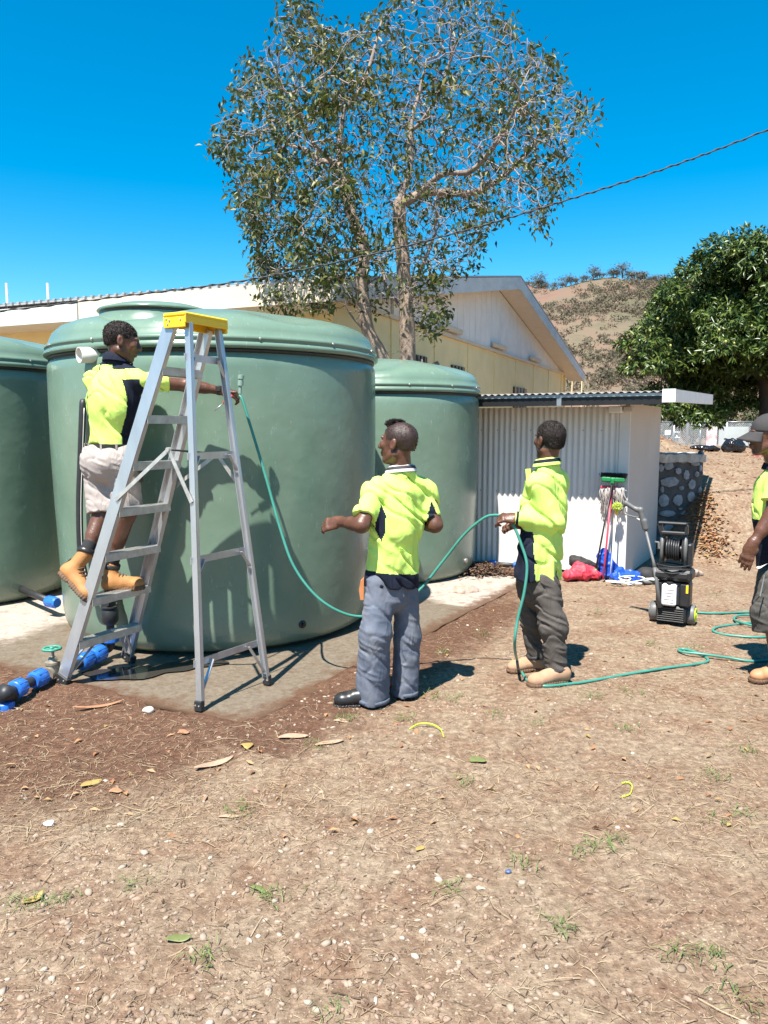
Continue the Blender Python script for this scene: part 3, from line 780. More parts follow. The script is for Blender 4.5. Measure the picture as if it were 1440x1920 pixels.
def leaves_mesh(C, D, N, L, W, fold=0.25):
    """C centres (n,3), D along leaf, N normals, L lengths, W widths -> folded 6-vertex leaves (two quads)"""
    C, D, N = [np.asarray(q, np.float64) for q in (C, D, N)]
    D /= np.linalg.norm(D, axis=1, keepdims=True); S = np.cross(D, N); S /= np.linalg.norm(S, axis=1, keepdims=True) + 1e-9
    U = np.cross(S, D); L = np.asarray(L)[:, None]; W = np.asarray(W)[:, None]
    b = C; t = C + D * L - U * L * 0.12
    m1 = C + D * L * 0.45; up = U * W * fold
    l1 = m1 + S * W * 0.5 + up; r1 = m1 - S * W * 0.5 + up
    V = np.stack([b, l1, t, r1, m1], 1).reshape(-1, 3)
    k = np.arange(len(C))[:, None] * 5
    F = np.concatenate([k + np.array([[0, 4, 2, 1]]), k + np.array([[0, 3, 2, 4]])], 0)
    return V, F
def rand_dirs(n, rng):
    d = rng.normal(size=(n, 3)); return d / np.linalg.norm(d, axis=1, keepdims=True)

# ---------------------------------------------------------------- the tall half-bare tree, grown into its crown
TY = 10.9
def inpoly(x, y, poly):
    c = np.zeros(x.shape, bool); j = len(poly) - 1
    for i in range(len(poly)):
        xi, yi = poly[i]; xj, yj = poly[j]
        c ^= ((yi > y) != (yj > y)) & (x < (xj - xi) * (y - yi) / (yj - yi + 1e-12) + xi); j = i
    return c
outline = [(395, 235), (430, 180), (460, 120), (510, 60), (530, -10), (590, 0), (600, 45), (650, 55), (690, 20), (740, -20), (870, -30), (930, 0), (980, 60), (1040, 105), (1060, 150), (1110, 185), (1135, 215),
           (1110, 245), (1075, 250), (1080, 300), (1060, 340), (1045, 400), (1010, 445), (960, 385), (920, 440), (900, 480), (850, 530), (840, 600), (800, 640), (765, 610), (745, 560), (715, 590), (640, 570), (600, 590), (500, 585), (470, 540),
           (480, 480), (455, 420), (425, 390), (440, 330), (405, 280)]
oc = np.array([[P(u, v, TY).x, P(u, v, TY).z] for u, v in outline])
rg = np.random.default_rng(21)
cx0, cz0 = 0.35, 4.9
pts = []
while len(pts) < 6800:
    x = rg.uniform(oc[:, 0].min(), oc[:, 0].max(), 4000); z = rg.uniform(oc[:, 1].min(), oc[:, 1].max(), 4000); y = rg.uniform(-2.2, 2.2, 4000)
    ok = inpoly(x, z, oc)
    # thinner towards the outline
    e = np.minimum(1, np.sqrt(np.clip(1 - ((x - cx0) / 3.2) ** 2 - ((z - cz0) / 3.1) ** 2, 0.03, 1)))
    ok &= np.abs(y) < 2.3 * e
    for a, b, c in zip(x[ok], y[ok], z[ok]): pts.append((a * (TY + b) / TY, TY + b, HC + (c - HC) * (TY + b) / TY))
attr = np.array(pts[:6800])
def trace(px, ys): return [P(u, v, TY + y) for (u, v), y in zip(px, ys)]
limbs = [trace([(731, 700), (712, 660), (691, 623), (683, 580), (678, 528), (683, 464), (665, 417), (650, 375), (644, 340), (636, 306), (638, 253), (646, 200)], [0, 0, 0, 0, 0, 0, 0, .05, .1, .1, .15, .2]),
         trace([(765, 700), (764, 640), (761, 570), (757, 520), (755, 475), (749, 422), (752, 369), (768, 317), (770, 237), (786, 174), (802, 105)], [0.1] * 7 + [.1, .2, .3, .3])]
nodes = []; parent = []; is_limb = []
def add_chain(ch, par):
    for k, q in enumerate(ch):
        nodes.append(Vector(q)); parent.append(par); par = len(nodes) - 1
    return par
def resample(ch, step=0.11):
    out = [Vector(ch[0])]
    for q in crv(ch, 10):
        if (q - out[-1]).length >= step: out.append(q)
    return out
def nearest(q): return min(range(len(nodes)), key=lambda i: (nodes[i] - Vector(q)).length)
for ch in limbs: add_chain(resample(ch), -1)
subs = [([(752, 385), (791, 359), (828, 327), (881, 322), (918, 285), (950, 237), (976, 179)], [.1, 0, -.2, -.4, -.6, -.8, -1.0]),
        ([(791, 359), (828, 362), (886, 361), (934, 338), (987, 290), (1013, 248)], [0, .2, .4, .7, .9, 1.0]),
        ([(644, 340), (615, 295), (591, 274), (565, 225), (540, 170)], [.1, -.1, -.3, -.5, -.8]),
        ([(636, 306), (600, 300), (570, 280), (530, 270)], [.1, .4, .6, .9]),
        ([(689, 625), (665, 600), (650, 575), (644, 530), (655, 500)], [0, -.1, -.15, -.2, -.25]),
        ([(683, 470), (640, 470), (590, 490), (545, 500)], [0, -.2, -.5, -.7]),
        ([(770, 250), (800, 215), (830, 160), (850, 90)], [.2, 0, -.2, -.3]),
        ([(763, 600), (775, 540), (800, 480), (815, 440)], [.1, -.1, -.3, -.5]),
        ([(762, 590), (740, 560), (722, 530), (715, 480)], [.1, .3, .5, .6]),
        ([(646, 210), (680, 160), (700, 100), (715, 40)], [.2, .1, .2, .3])]
for px, ys in subs:
    ch = resample(trace(px, ys)); i = nearest(ch[0]); add_chain(ch[1:], i)
N_LIMB = len(nodes)
alive = np.ones(len(attr), bool)
NA = np.array([tuple(q) for q in nodes])
near_i = np.full(len(attr), -1); near_d = np.full(len(attr), 1e9)
def upd(i0):
    new = NA[i0:]
    for s in range(0, len(attr), 500):
        d = np.linalg.norm(attr[s:s + 500, None, :] - new[None], axis=2); j = d.argmin(1); dm = d[np.arange(len(j)), j]
        b = dm < near_d[s:s + 500]; near_d[s:s + 500][b] = dm[b]; near_i[s:s + 500][b] = j[b] + i0
upd(0)
for it in range(85):
    act = alive & (near_d < 1.5)
    if not act.any(): break
    idx = near_i[act]; v = attr[act] - NA[idx]; v /= np.linalg.norm(v, axis=1, keepdims=True) + 1e-9
    uniq, inv = np.unique(idx, return_inverse=True)
    acc = np.zeros((len(uniq), 3)); np.add.at(acc, inv, v)
    acc /= np.linalg.norm(acc, axis=1, keepdims=True) + 1e-9
    acc += rg.normal(size=acc.shape) * 0.22 + np.array([0, 0, -0.03]); acc /= np.linalg.norm(acc, axis=1, keepdims=True)
    newp = NA[uniq] + acc * 0.10
    i0 = len(NA); NA = np.vstack([NA, newp]); parent += list(uniq)
    upd(i0)
    alive &= near_d > 0.105
    if len(NA) > 26000: break
parent = np.array(parent); nn = len(NA)
kids = [[] for _ in range(nn)]
for i, p_ in enumerate(parent):
    if p_ >= 0: kids[p_].append(i)
rad = np.zeros(nn)
order = list(range(nn))
for i in reversed(order):
    if not kids[i]: rad[i] = 0.0034
    else: rad[i] = (sum(rad[k] ** 2.7 for k in kids[i])) ** (1 / 2.7)
rad = np.maximum(rad, 0.0034)
sc_ = 0.125 / rad[0]
rad = np.where(rad > 0.012, 0.012 + np.clip((rad - 0.012) / max(rad[0] - 0.012, 1e-3), 0, 1.2) ** 1.45 * 0.080, rad)
tree = thing('half_bare_tree', 'tall pale-barked tree with thinning leaves rising behind the tanks', 'tree', (limbs[0][0].x, TY, 0))
# chains
mbT, mbB = [MB(), MB()], MB()
def root_of(i):
    while parent[i] >= 0: i = parent[i]
    return i
n_first = len(resample(limbs[0]))
started = [(i, -1) for i in range(nn) if parent[i] < 0]
stack = [(i, None) for i in range(nn) if parent[i] < 0]
while stack:
    i, pi = stack.pop()
    ch = [i] if pi is None else [pi, i]
    while kids[ch[-1]]:
        ks = sorted(kids[ch[-1]], key=lambda k: -rad[k]); ch.append(ks[0])
        for k in ks[1:]: stack.append((k, ch[-2]))
    P_ = [Vector(NA[k]) for k in ch]; R_ = [float(rad[k]) for k in ch]
    if pi is not None: R_[0] = min(R_[0], R_[1] * 1.25)
    if pi is None:
        b = P_[0]; P_ = [Vector((b.x + (0.35 if i == 0 else 0.02), b.y, -0.1)), Vector((b.x + (0.2 if i == 0 else 0.01), b.y, 0.9))] + P_; R_ = [R_[0] * 1.5, R_[0] * 1.2] + R_
        mbT[0 if i == 0 else 1].tube(P_, R_, 12)
    else:
        if len(P_) > 14 and R_[1] < 0.02:
            pass
        mbB.tube(P_, R_, 7 if R_[0] > 0.03 else (5 if R_[0] > 0.012 else 3), caps=False)
mbT[0].build('trunk', BARK, tree, smooth=True); mbT[1].build('trunk', BARK, tree, smooth=True)
tag(mbB.build('branches', TWIG, tree, smooth=True), kind='stuff')
# broken stub beside the right trunk
c = P(800, 700, TY + 0.3)
mb = MB(); mb.tube([c + Vector((0, 0, -0.5)), c + Vector((0, 0, -0.05)), c + Vector((0.02, 0, 0.10))], [0.12, 0.11, 0.10], 9)
mb.tube([c + Vector((-0.06, 0, 0.0)), c + Vector((-0.10, 0, 0.14)), c + Vector((-0.08, 0, 0.20))], [0.05, 0.05, 0.03], 6)
mb.tube([c + Vector((0.08, 0, 0.0)), c + Vector((0.12, 0, 0.12)), c + Vector((0.17, 0, 0.15))], [0.05, 0.045, 0.03], 6)
mb.build('broken_stub', BARK, tree, smooth=True)
# leaves: dense to the left and below, thin to the upper right
tips = np.array([i for i in range(N_LIMB, nn) if not kids[i]])
tp = NA[tips]
# position of each in the outline, to thin out the crown as it is
xx = tp[:, 0] * TY / tp[:, 1]; zz = HC + (tp[:, 2] - HC) * TY / tp[:, 1]
dens = 0.55 + 0.8 * sstep(0.9, -1.6, xx) + 0.35 * sstep(5.0, 3.0, zz) + 0.25 * sstep(1.6, 2.9, xx)
dens *= 0.12 + 2.3 * np.clip(vnoise(tp * 1.7) + 0.42, 0, 1) ** 2.2
dens *= 1 - 0.75 * (np.exp(-((xx - P(678, 500, TY).x) / 0.22) ** 2) + np.exp(-((xx - P(757, 500, TY).x) / 0.2) ** 2)) * sstep(4.3, 3.6, zz) * (tp[:, 1] < TY + .1)
clump = sstep(-0.04, 0.16, vnoise(tp * 4.2) + 0.5 * vnoise(tp * 9.0))
cnt = rg.poisson(np.clip(dens, 0, 3.2) * (3.0 + 19.0 * clump))
print('tips', len(tips), 'mean', cnt.mean())
ii = np.repeat(np.arange(len(tips)), cnt)
C = tp[ii] + rg.normal(size=(len(ii), 3)) * 0.075
D = rand_dirs(len(ii), rg) + np.array([0, 0, -0.35]); Nn = rand_dirs(len(ii), rg) * .8 + np.array([0, 0, 0.9])
V, F = leaves_mesh(C, D, Nn, rg.uniform(0.07, 0.12, len(ii)), rg.uniform(0.032, 0.052, len(ii)))
LEAF1 = leaf_material('tree_leaf', [(0.026, 0.044, 0.011), (0.055, 0.078, 0.018), (0.092, 0.108, 0.024), (0.17, 0.15, 0.035)], 0.22, 0.45)
tag(np_mesh('crown', V, F, LEAF1, tree, smooth=False), kind='stuff')
print('tree nodes', nn, 'leaves', len(ii))

# ---------------------------------------------------------------- mango tree
MY = 21.0; mc = P(1445, 640, MY); mrx = abs(P(1445, 640, MY).x - P(1180, 640, MY).x); mrz = (P(1445, 440, MY).z - mc.z) * 0.90; mrx *= 0.95
mango = thing('mango_tree', 'dense dark green mango tree hung with yellow fruit at the right', 'tree', (mc.x, mc.y, Hz(mc.x, mc.y)))
DKBARK = M('dark_bark', (0.075, 0.06, 0.05), rough=0.9, var=0.3, scale=6, bump=0.6)
mb = MB(); bz = Hz(mc.x, mc.y)
mb.tube([(mc.x + .2, mc.y, bz - .2), (mc.x + .1, mc.y, bz + 0.8), (mc.x, mc.y, bz + 1.8), (mc.x - .1, mc.y, mc.z)], [.34, .28, .25, .15], 10); mb.build('trunk', DKBARK, mango, smooth=True)
rm = np.random.default_rng(33)
mbl = MB()
lobes = []
for k in range(130):
    d = rand_dirs(1, rm)[0]
    if d[2] < -0.75: continue
    s_ = rm.uniform(0.40, 0.86)
    c = np.array([mc.x + d[0] * mrx * s_, mc.y + d[1] * mrx * s_ * 0.9, mc.z + d[2] * (mrz if d[2] > 0 else mrz * 0.95) * s_])
    lobes.append((c, rm.uniform(0.55, 1.05)))
    mbl.tube(crv([(mc.x, mc.y, bz + 1.6 + rm.uniform(0, .8)), tuple((np.array([mc.x, mc.y, mc.z]) + c) / 2 + rm.normal(size=3) * .25), tuple(c)], 4), [0.06, 0.055, 0.05, 0.045, 0.04, 0.035, 0.03, 0.02, 0.015], 5, caps=False)
for (u, v) in ((1215, 690), (1240, 740), (1270, 770), (1310, 790), (1345, 770), (1290, 640), (1255, 600), (1205, 650), (1330, 700), (1400, 760), (1262, 560), (1300, 520), (1350, 480), (1400, 470), (1225, 770)):
    lobes.append((np.array(P(u, v, MY + rm.uniform(-2.2, 0.4))), rm.uniform(0.4, 0.65)))
tag(mbl.build('branches', DKBARK, mango, smooth=True), kind='stuff')
Cw = []; Dw = []
for c, r in lobes:
    n = int(360 * r * r) + 40
    d = rand_dirs(n, rm); d[:, 2] = np.where(d[:, 2] < -0.3, -d[:, 2] * 0.4, d[:, 2])
    q = c + d * r * (rm.uniform(0.72, 1.05, (n, 1))) * np.array([1.0, 1.0, 0.85])
    Cw.append(q); Dw.append(d)
Cw = np.vstack(Cw); Dw = np.vstack(Dw)
K = 5
C = np.repeat(Cw, K, 0); O = np.repeat(Dw, K, 0)
D = rand_dirs(len(C), rm) * 0.9 + O * 0.6 + np.array([0, 0, -0.5]); Nn = O + np.array([0, 0, 0.6]) + rm.normal(size=C.shape) * 0.35
V, F = leaves_mesh(C, D, Nn, rm.uniform(0.13, 0.23, len(C)), rm.uniform(0.04, 0.06, len(C)))
LEAF2 = leaf_material('mango_leaf', [(0.018, 0.040, 0.010), (0.040, 0.075, 0.016), (0.075, 0.115, 0.024), (0.15, 0.19, 0.045)], 0.14, 0.34)
tag(np_mesh('crown', V, F, LEAF2, mango, smooth=False), kind='stuff')
FRUIT = M('mango_fruit', (0.33, 0.32, 0.09), rough=0.45, var=0.2)
sel = np.where((Dw[:, 1] < 0.1) & (Dw[:, 2] > -0.2))[0]
mb = MB()
for i in rm.choice(sel, 420, replace=False):
    c = Vector(Cw[i] + Dw[i] * 0.16 + np.array([0, 0, -0.12])); r = rm.uniform(0.024, 0.038)
    mb.lathe(c, [(0.01, -r * 1.25), (r * .75, -r * .8), (r, 0), (r * .75, r * .75), (0.01, r * 1.15)], 6)
tag(mb.build('fruit', FRUIT, mango, smooth=True), kind='stuff')
print('mango leaves', len(C))

# ---------------------------------------------------------------- hillside scrub, and the trees along the ridge
def scrub_mesh(px, py, sz, rng, per=46):
    pz = H(px, py); n = len(px)
    c = np.repeat(np.stack([px, py, pz], -1), per, 0); s_ = np.repeat(sz, per)[:, None]
    d = rand_dirs(n * per, rng); d[:, 2] = np.abs(d[:, 2])
    q = c + d * s_ * rng.uniform(0.45, 1.0, (n * per, 1)) * np.array([1, 1, 0.9])
    a = rand_dirs(n * per, rng) * s_ * 0.30; b = rand_dirs(n * per, rng) * s_ * 0.30
    V = np.stack([q, q + a, q + b], 1).reshape(-1, 3)
    return V, np.arange(len(V)).reshape(-1, 3)
rh = np.random.default_rng(8)
px = rh.uniform(10, 150, 15000); py = rh.uniform(70, 240, 15000)
ang = px / py
nz_ = n2(px, py, 0.045, 3.0) + 0.5 * n2(px, py, 0.12, 8.0)
ok = (ang > 0.14) & (ang < 0.46) & (rh.random(15000) < np.clip(0.18 + 2.2 * (nz_ + 0.02), 0.06, 0.95))
px, py = px[ok], py[ok]
SCRUB = leaf_material('scrub_leaf', [(0.095, 0.098, 0.055), (0.13, 0.122, 0.07), (0.15, 0.122, 0.085), (0.17, 0.135, 0.105)], 0.35, 0.9)
SCRUB_DRY = leaf_material('dry_scrub', [(0.17, 0.11, 0.085), (0.22, 0.15, 0.11), (0.15, 0.12, 0.075)], 0.1, 0.8)
half_ = rh.random(len(px)) < 0.62
V, F = scrub_mesh(px[half_], py[half_], rh.uniform(0.5, 1.7, half_.sum()), rh); tag(np_mesh('hillside_scrub', V, F, SCRUB, smooth=False), 'olive green scrub covering the far hillside', 'scrub', kind='stuff')
V, F = scrub_mesh(px[~half_], py[~half_], rh.uniform(0.5, 1.5, (~half_).sum()), rh, 36); tag(np_mesh('dry_hillside_scrub', V, F, SCRUB_DRY, smooth=False), 'reddish dry brush on the far hillside', 'scrub', kind='stuff')
print('scrub', len(px))
RTWIG = M('ridge_trunk', (0.16, 0.12, 0.10), rough=0.9)
RLEAF = leaf_material('ridge_leaf', [(0.085, 0.085, 0.06), (0.13, 0.12, 0.09), (0.17, 0.14, 0.115)], 0.15, 0.8)
def ridge_tree_meshes(seed):
    r = np.random.default_rng(seed); mb = MB(); tops = []
    for k in range(r.integers(3, 6)):
        e = Vector((r.uniform(-1.6, 1.6), r.uniform(-1, 1), r.uniform(2.6, 4.4))); m_ = Vector((e.x * 0.35, e.y * 0.35, e.z * 0.5))
        mb.tube(crv([(r.uniform(-.1, .1), 0, -0.5), m_, e], 3), [0.14, 0.13, 0.11, 0.10, 0.08, 0.06, 0.04], 4); tops.append(e)
    c = np.repeat(np.array([tuple(t) for t in tops]), 130, 0); n = len(c)
    q = c + r.normal(size=(n, 3)) * np.array([0.85, 0.85, 0.8])
    V = np.stack([q, q + r.normal(size=(n, 3)) * 0.22, q + r.normal(size=(n, 3)) * 0.22], 1).reshape(-1, 3)
    return mb, V, np.arange(len(V)).reshape(-1, 3)
RT_ = []
for s_ in (1, 2, 3):
    mb, V, F = ridge_tree_meshes(s_)
    a = bpy.data.meshes.new('ridge_trunk'); a.from_pydata(mb.v, [], mb.f); a.materials.append(RTWIG)
    b = bpy.data.meshes.new('ridge_crown'); b.from_pydata([tuple(v) for v in V], [], [tuple(f) for f in F]); b.materials.append(RLEAF)
    RT_.append((a, b))
# the skyline as seen from the yard
us = [1006, 1011, 1023, 1031, 1036, 1052, 1058, 1063, 1078, 1083, 1091, 1107, 1112, 1124, 1131, 1138, 1149, 1160, 1166, 1175, 1187, 1193, 1204, 1215, 1221, 1232, 1243, 1250, 1016, 1027, 1044, 1070, 1097, 1118, 1144, 1155, 1181, 1199, 1209, 1227, 1238]
for k, uu in enumerate(us):
    dx = ray(uu + rh.uniform(-3, 3), 540); r_ = dx.x / dx.y
    ys = np.linspace(120, 330, 220); zz_ = (H(ys * r_, ys, False) - HC) / ys; j = int(np.argmax(zz_)); y = ys[j] - 1.0
    if k % 4 == 3 and k < 14: continue
    o = bpy.data.objects.new('ridge_tree', None); COL.objects.link(o); o.location = (y * r_, y, float(H(np.array([y * r_]), np.array([y]), False)[0])); o.empty_display_size = 0.5
    s_ = rh.uniform(0.22, 0.6) * (1.3 if k % 6 == 0 else 0.8); o.scale = (s_ * 1.6, s_ * 1.6, s_); o.rotation_euler = (0, 0, rh.uniform(0, 6.28))
    a, b = RT_[k % 3]
    for nm, me in (('trunk', a), ('crown', b)):
        ch = bpy.data.objects.new(nm, me); COL.objects.link(ch); ch.parent = o
        if nm == 'crown': ch['kind'] = 'stuff'
    tag(o, 'small sparse tree standing on the ridge line against the sky', 'tree', 'trees along the ridge')
# ================================================================== SMOOTH SOLIDS (signed distances -> surface nets)
class Solid:
    """a smooth union of tapered limbs, ellipsoids and cut limbs, meshed as one continuous surface"""
    def __init__(s): s.p = []
    def cap(s, a, b, ra, rb=None, k=0.02, side=None, sq=1.0, flat=(0, 0), op='u'):
        a, b = np.array(a, np.float32), np.array(b, np.float32)
        s.p.append(('c', a, b, float(ra), float(ra if rb is None else rb), k, None if side is None else np.array(Vector(side).normalized(), np.float32), sq, flat, op)); return s
    def ell(s, c, r, axes=None, k=0.02, op='u'):
        A = np.eye(3, dtype=np.float32) if axes is None else np.array([tuple(Vector(q).normalized()) for q in axes], np.float32)
        s.p.append(('e', np.array(c, np.float32), np.array(r, np.float32) if np.ndim(r) else np.full(3, r, np.float32), A, k, op)); return s
    def box(s, c, half, axes, rnd, k=0.01, op='u'):
        A = np.array([tuple(Vector(q).normalized()) for q in axes], np.float32)
        s.p.append(('b', np.array(c, np.float32), np.array(half, np.float32), A, rnd, k, op)); return s
    @staticmethod
    def d1(q, P_):
        if q[0] == 'c':
            _, a, b, ra, rb, k, w, sq, flat, op = q
            x = P_ - a; ab = b - a
            if w is not None:
                c = x @ w; x = x + w * (c * (1 / sq - 1))[..., None]; ab = ab + w * (ab @ w) * (1 / sq - 1)
            L2 = max(float(ab @ ab), 1e-10); t = np.clip(x @ ab / L2, 0, 1)
            d = np.sqrt(((x - t[..., None] * ab) ** 2).sum(-1) + 1e-12) - (ra + (rb - ra) * t)
            if w is not None and sq < 1: d = d * sq
            if flat[1]: ax = (b - a) / np.linalg.norm(b - a); d = np.maximum(d, (P_ - b) @ ax)
            if flat[0]: ax = (a - b) / np.linalg.norm(b - a); d = np.maximum(d, (P_ - a) @ ax)
            return d
        if q[0] == 'e':
            x = (P_ - q[1]) @ q[3].T; k0 = np.sqrt(((x / q[2]) ** 2).sum(-1) + 1e-12); k1 = np.sqrt(((x / q[2] ** 2) ** 2).sum(-1) + 1e-12)
            return k0 * (k0 - 1) / k1
        if q[0] == 'b':
            x = np.abs((P_ - q[1]) @ q[3].T) - (q[2] - q[4])
            return np.sqrt((np.maximum(x, 0) ** 2).sum(-1)) + np.minimum(x.max(-1), 0) - q[4]
    @staticmethod
    def kk(q): return q[5] if q[0] in 'cb' else q[4]
    def bounds(s):
        lo, hi = np.full(3, 1e9), np.full(3, -1e9)
        for q in s.p:
            if q[-1] == 's': continue
            if q[0] == 'c': r = max(q[3], q[4]) * max(1, q[7]); a, b = np.minimum(q[1], q[2]) - r, np.maximum(q[1], q[2]) + r
            elif q[0] == 'e': r = q[2].max(); a, b = q[1] - r, q[1] + r
            else: r = np.linalg.norm(q[2]); a, b = q[1] - r, q[1] + r
            lo, hi = np.minimum(lo, a), np.maximum(hi, b)
        return lo, hi
    def mesh(s, res=0.006, disp=None, amp=0.012, B=14):
        lo, hi = s.bounds(); lo -= 0.03 + amp; hi += 0.03 + amp
        nb = np.ceil((hi - lo) / (res * B)).astype(int); n = nb * B
        bc = np.stack(np.meshgrid(*[lo[i] + (np.arange(nb[i]) + 0.5) * B * res for i in range(3)], indexing='ij'), -1).reshape(-1, 3).astype(np.float32)
        hd = B * res * 0.87
        def comb(d, e, k, op):
            if op == 's': h = np.clip(0.5 - 0.5 * (d + e) / k, 0, 1); return d * (1 - h) - e * h + k * h * (1 - h)
            h = np.clip(0.5 + 0.5 * (d - e) / k, 0, 1); return d * (1 - h) + e * h - k * h * (1 - h)
        each = [self_d for self_d in (s.d1(q, bc) for q in s.p)]
        dc = np.full(len(bc), 5.0, np.float32)
        for q, e in zip(s.p, each): dc = comb(dc, e, s.kk(q), q[-1])
        kmax = max(s.kk(q) for q in s.p)
        sel = np.abs(dc) < hd + amp + kmax * 0.5 + 0.004
        off = np.stack(np.meshgrid(*[(np.arange(B) - (B - 1) / 2) * res] * 3, indexing='ij'), -1).reshape(-1, 3).astype(np.float32)
        si = np.where(sel)[0]
        D = np.full((len(si), B ** 3), 5.0, np.float32); PT = bc[si][:, None, :] + off[None]
        for q, e in zip(s.p, each):
            k = s.kk(q); es = e[si]
            if q[-1] == 's': m = es < 2 * hd + k
            else: m = es < np.abs(dc[si]) + 2.2 * hd + 2 * k + 0.01
            if m.any(): D[m] = comb(D[m], s.d1(q, PT[m]), k, q[-1])
        if disp is not None: D = D + disp(PT.reshape(-1, 3)).reshape(D.shape)
        full = np.repeat(np.sign(dc)[:, None], B ** 3, 1).astype(np.float32); full[si] = D
        v = full.reshape(nb[0], nb[1], nb[2], B, B, B).transpose(0, 3, 1, 4, 2, 5).reshape(n)
        return nets(v, lo + 0.5 * res, res)
def nets(v, lo, res):
    sg = v < 0
    c = np.zeros(np.array(v.shape) - 1, np.int8)
    for i in (0, 1):
        for j in (0, 1):
            for k in (0, 1):
                c += sg[i:v.shape[0] - 1 + i, j:v.shape[1] - 1 + j, k:v.shape[2] - 1 + k]
    act = (c > 0) & (c < 8)
    I = np.argwhere(act); vid = np.full(c.shape, -1, np.int32); vid[act] = np.arange(len(I))
    val = np.stack([v[I[:, 0] + i, I[:, 1] + j, I[:, 2] + k] for i in (0, 1) for j in (0, 1) for k in (0, 1)], -1)
    cor = np.array([(i, j, k) for i in (0, 1) for j in (0, 1) for k in (0, 1)], np.float32)
    acc = np.zeros((len(I), 3), np.float32); num = np.zeros(len(I), np.float32)
    for a in range(8):
        for b in range(a + 1, 8):
            if np.abs(cor[a] - cor[b]).sum() != 1: continue
            x, y = val[:, a], val[:, b]; m = (x < 0) != (y < 0)
            t = x / np.where(m, x - y, 1); acc += np.where(m[:, None], cor[a] + (cor[b] - cor[a]) * t[:, None], 0); num += m
    V = (I + acc / np.maximum(num, 1)[:, None]) * res + lo
    Fs = []
    for ax in range(3):
        u, w = (ax + 1) % 3, (ax + 2) % 3
        s0 = np.take(sg, range(v.shape[ax] - 1), ax); s1 = np.take(sg, range(1, v.shape[ax]), ax)
        e = np.argwhere(s0 != s1)
        e = e[(e[:, u] > 0) & (e[:, w] > 0) & (e[:, u] < c.shape[u]) & (e[:, w] < c.shape[w])]
        if len(e) == 0: continue
        fl = s0[tuple(e.T)]
        def at(du, dw): q = e.copy(); q[:, u] -= du; q[:, w] -= dw; return vid[tuple(q.T)]
        quad = np.stack([at(0, 0), at(1, 0), at(1, 1), at(0, 1)], -1)
        quad[~fl] = quad[~fl][:, ::-1]; Fs.append(quad)
    F = np.vstack(Fs); F = F[(F >= 0).all(1)]
    return V.astype(np.float64), F
def solid(s, name, mats, parent=None, loc=None, res=0.006, disp=None, amp=0.012, mfn=None):
    V, F = s.mesh(res, disp, amp)
    mi = None
    if mfn is not None: mi = mfn(V[F].mean(1))
    return np_mesh(name, V, F, mats, parent, loc, smooth=True, mi=mi)
# ================================================================== LADDER
ALU = M('aluminium', (0.52, 0.53, 0.55), rough=0.38, metal=0.75, var=0.13, scale=7, stretch=(1, 1, 0.25), bump=0.06, bscale=90)
ALUW = M('aluminium_worn', (0.50, 0.48, 0.44), rough=0.48, metal=0.6, var=0.22, scale=16)
YCAP = M('yellow_plastic', (0.80, 0.52, 0.02), rough=0.42, var=0.06)
RUB = M('black_rubber', (0.016, 0.016, 0.017), rough=0.6, var=0.2)
SZ = SLZ + 0.006
S1, S2 = G(116, 1283, SZ), G(241, 1240, SZ); R1, R2 = G(374, 1333, SZ), G(502, 1283, SZ)
TS1, TS2 = P(318, 606, 4.60), P(390, 616, 4.90)
TR1, TR2 = P(351, 606, 4.555), P(411, 620, 4.855)
TS2.z = TS1.z; TR2.z = TR1.z = TS1.z
lad = thing('step_ladder', 'aluminium step ladder with yellow top cap standing on the slab', 'ladder', (S1 + S2 + R1 + R2) / 4)
def lerp(a, b, t): return a + (b - a) * t
def atz(a, b, z): return lerp(a, b, (z - a.z) / (b.z - a.z))
wid = (S2 - S1).normalized()
dep = wid.cross(Vector((0, 0, 1))).normalized()         # from steps to rear frame
if (R1 - S1).dot(dep) < 0: dep = -dep
def channel(a, b, inward, web, fl, name, mat):
    """C-section: broad web facing out, flanges turned in"""
    z = (b - a).normalized(); x = inward - z * inward.dot(z); x.normalize(); y = z.cross(x)
    mb = MB(); th = 0.004
    mb.bar(a, b, th, web, up=y)
    for s_ in (-1, 1):
        o = y * (s_ * (web / 2 - th / 2)) + x * (fl / 2)
        mb.bar(a + o, b + o, fl, th, up=y)
    # raised ribs along the web
    return mb.build(name, mat, lad)
n1 = (S2 - S1).normalized()
for (a, b, s_) in ((S1, TS1, 1), (S2, TS2, -1)):
    channel(a + Vector((0, 0, 0.03)), b, n1 * s_, 0.086, 0.03, 'step_rail', ALU)
for (a, b, s_) in ((R1, TR1, 1), (R2, TR2, -1)):
    channel(a + Vector((0, 0, 0.03)), b, n1 * s_, 0.040, 0.026, 'rear_leg', ALU)
stp = []
for k in range(1, 8):
    z = SZ + 0.284 * k
    a, b = atz(S1, TS1, z), atz(S2, TS2, z); d_ = (b - a).normalized()
    a, b = a + d_ * 0.004, b - d_ * 0.004
    mb = MB(); mb.bar(a, b, 0.082, 0.005)
    out = dep
    for s_ in (-1, 1): mb.bar(a + out * (s_ * 0.0395) - Vector((0, 0, 0.024)), b + out * (s_ * 0.0395) - Vector((0, 0, 0.024)), 0.004, 0.044)
    for q in range(-3, 4): mb.bar(a + out * (q * 0.0105) + Vector((0, 0, 0.0035)), b + out * (q * 0.0105) + Vector((0, 0, 0.0035)), 0.003, 0.003)
    stp.append((a, b)); mb.build('step', ALUW, lad)
def pj_v(p): 
    zc = p.z - HC; return 960 - FPX * (p.y * ST + zc * CT) / (p.y * CT - zc * ST)
def on_leg(a, b, v):
    lo, hi = 0.0, 1.0
    for _ in range(40):
        m_ = (lo + hi) / 2
        if pj_v(lerp(a, b, m_)) > v: lo = m_
        else: hi = m_
    return lerp(a, b, lo)
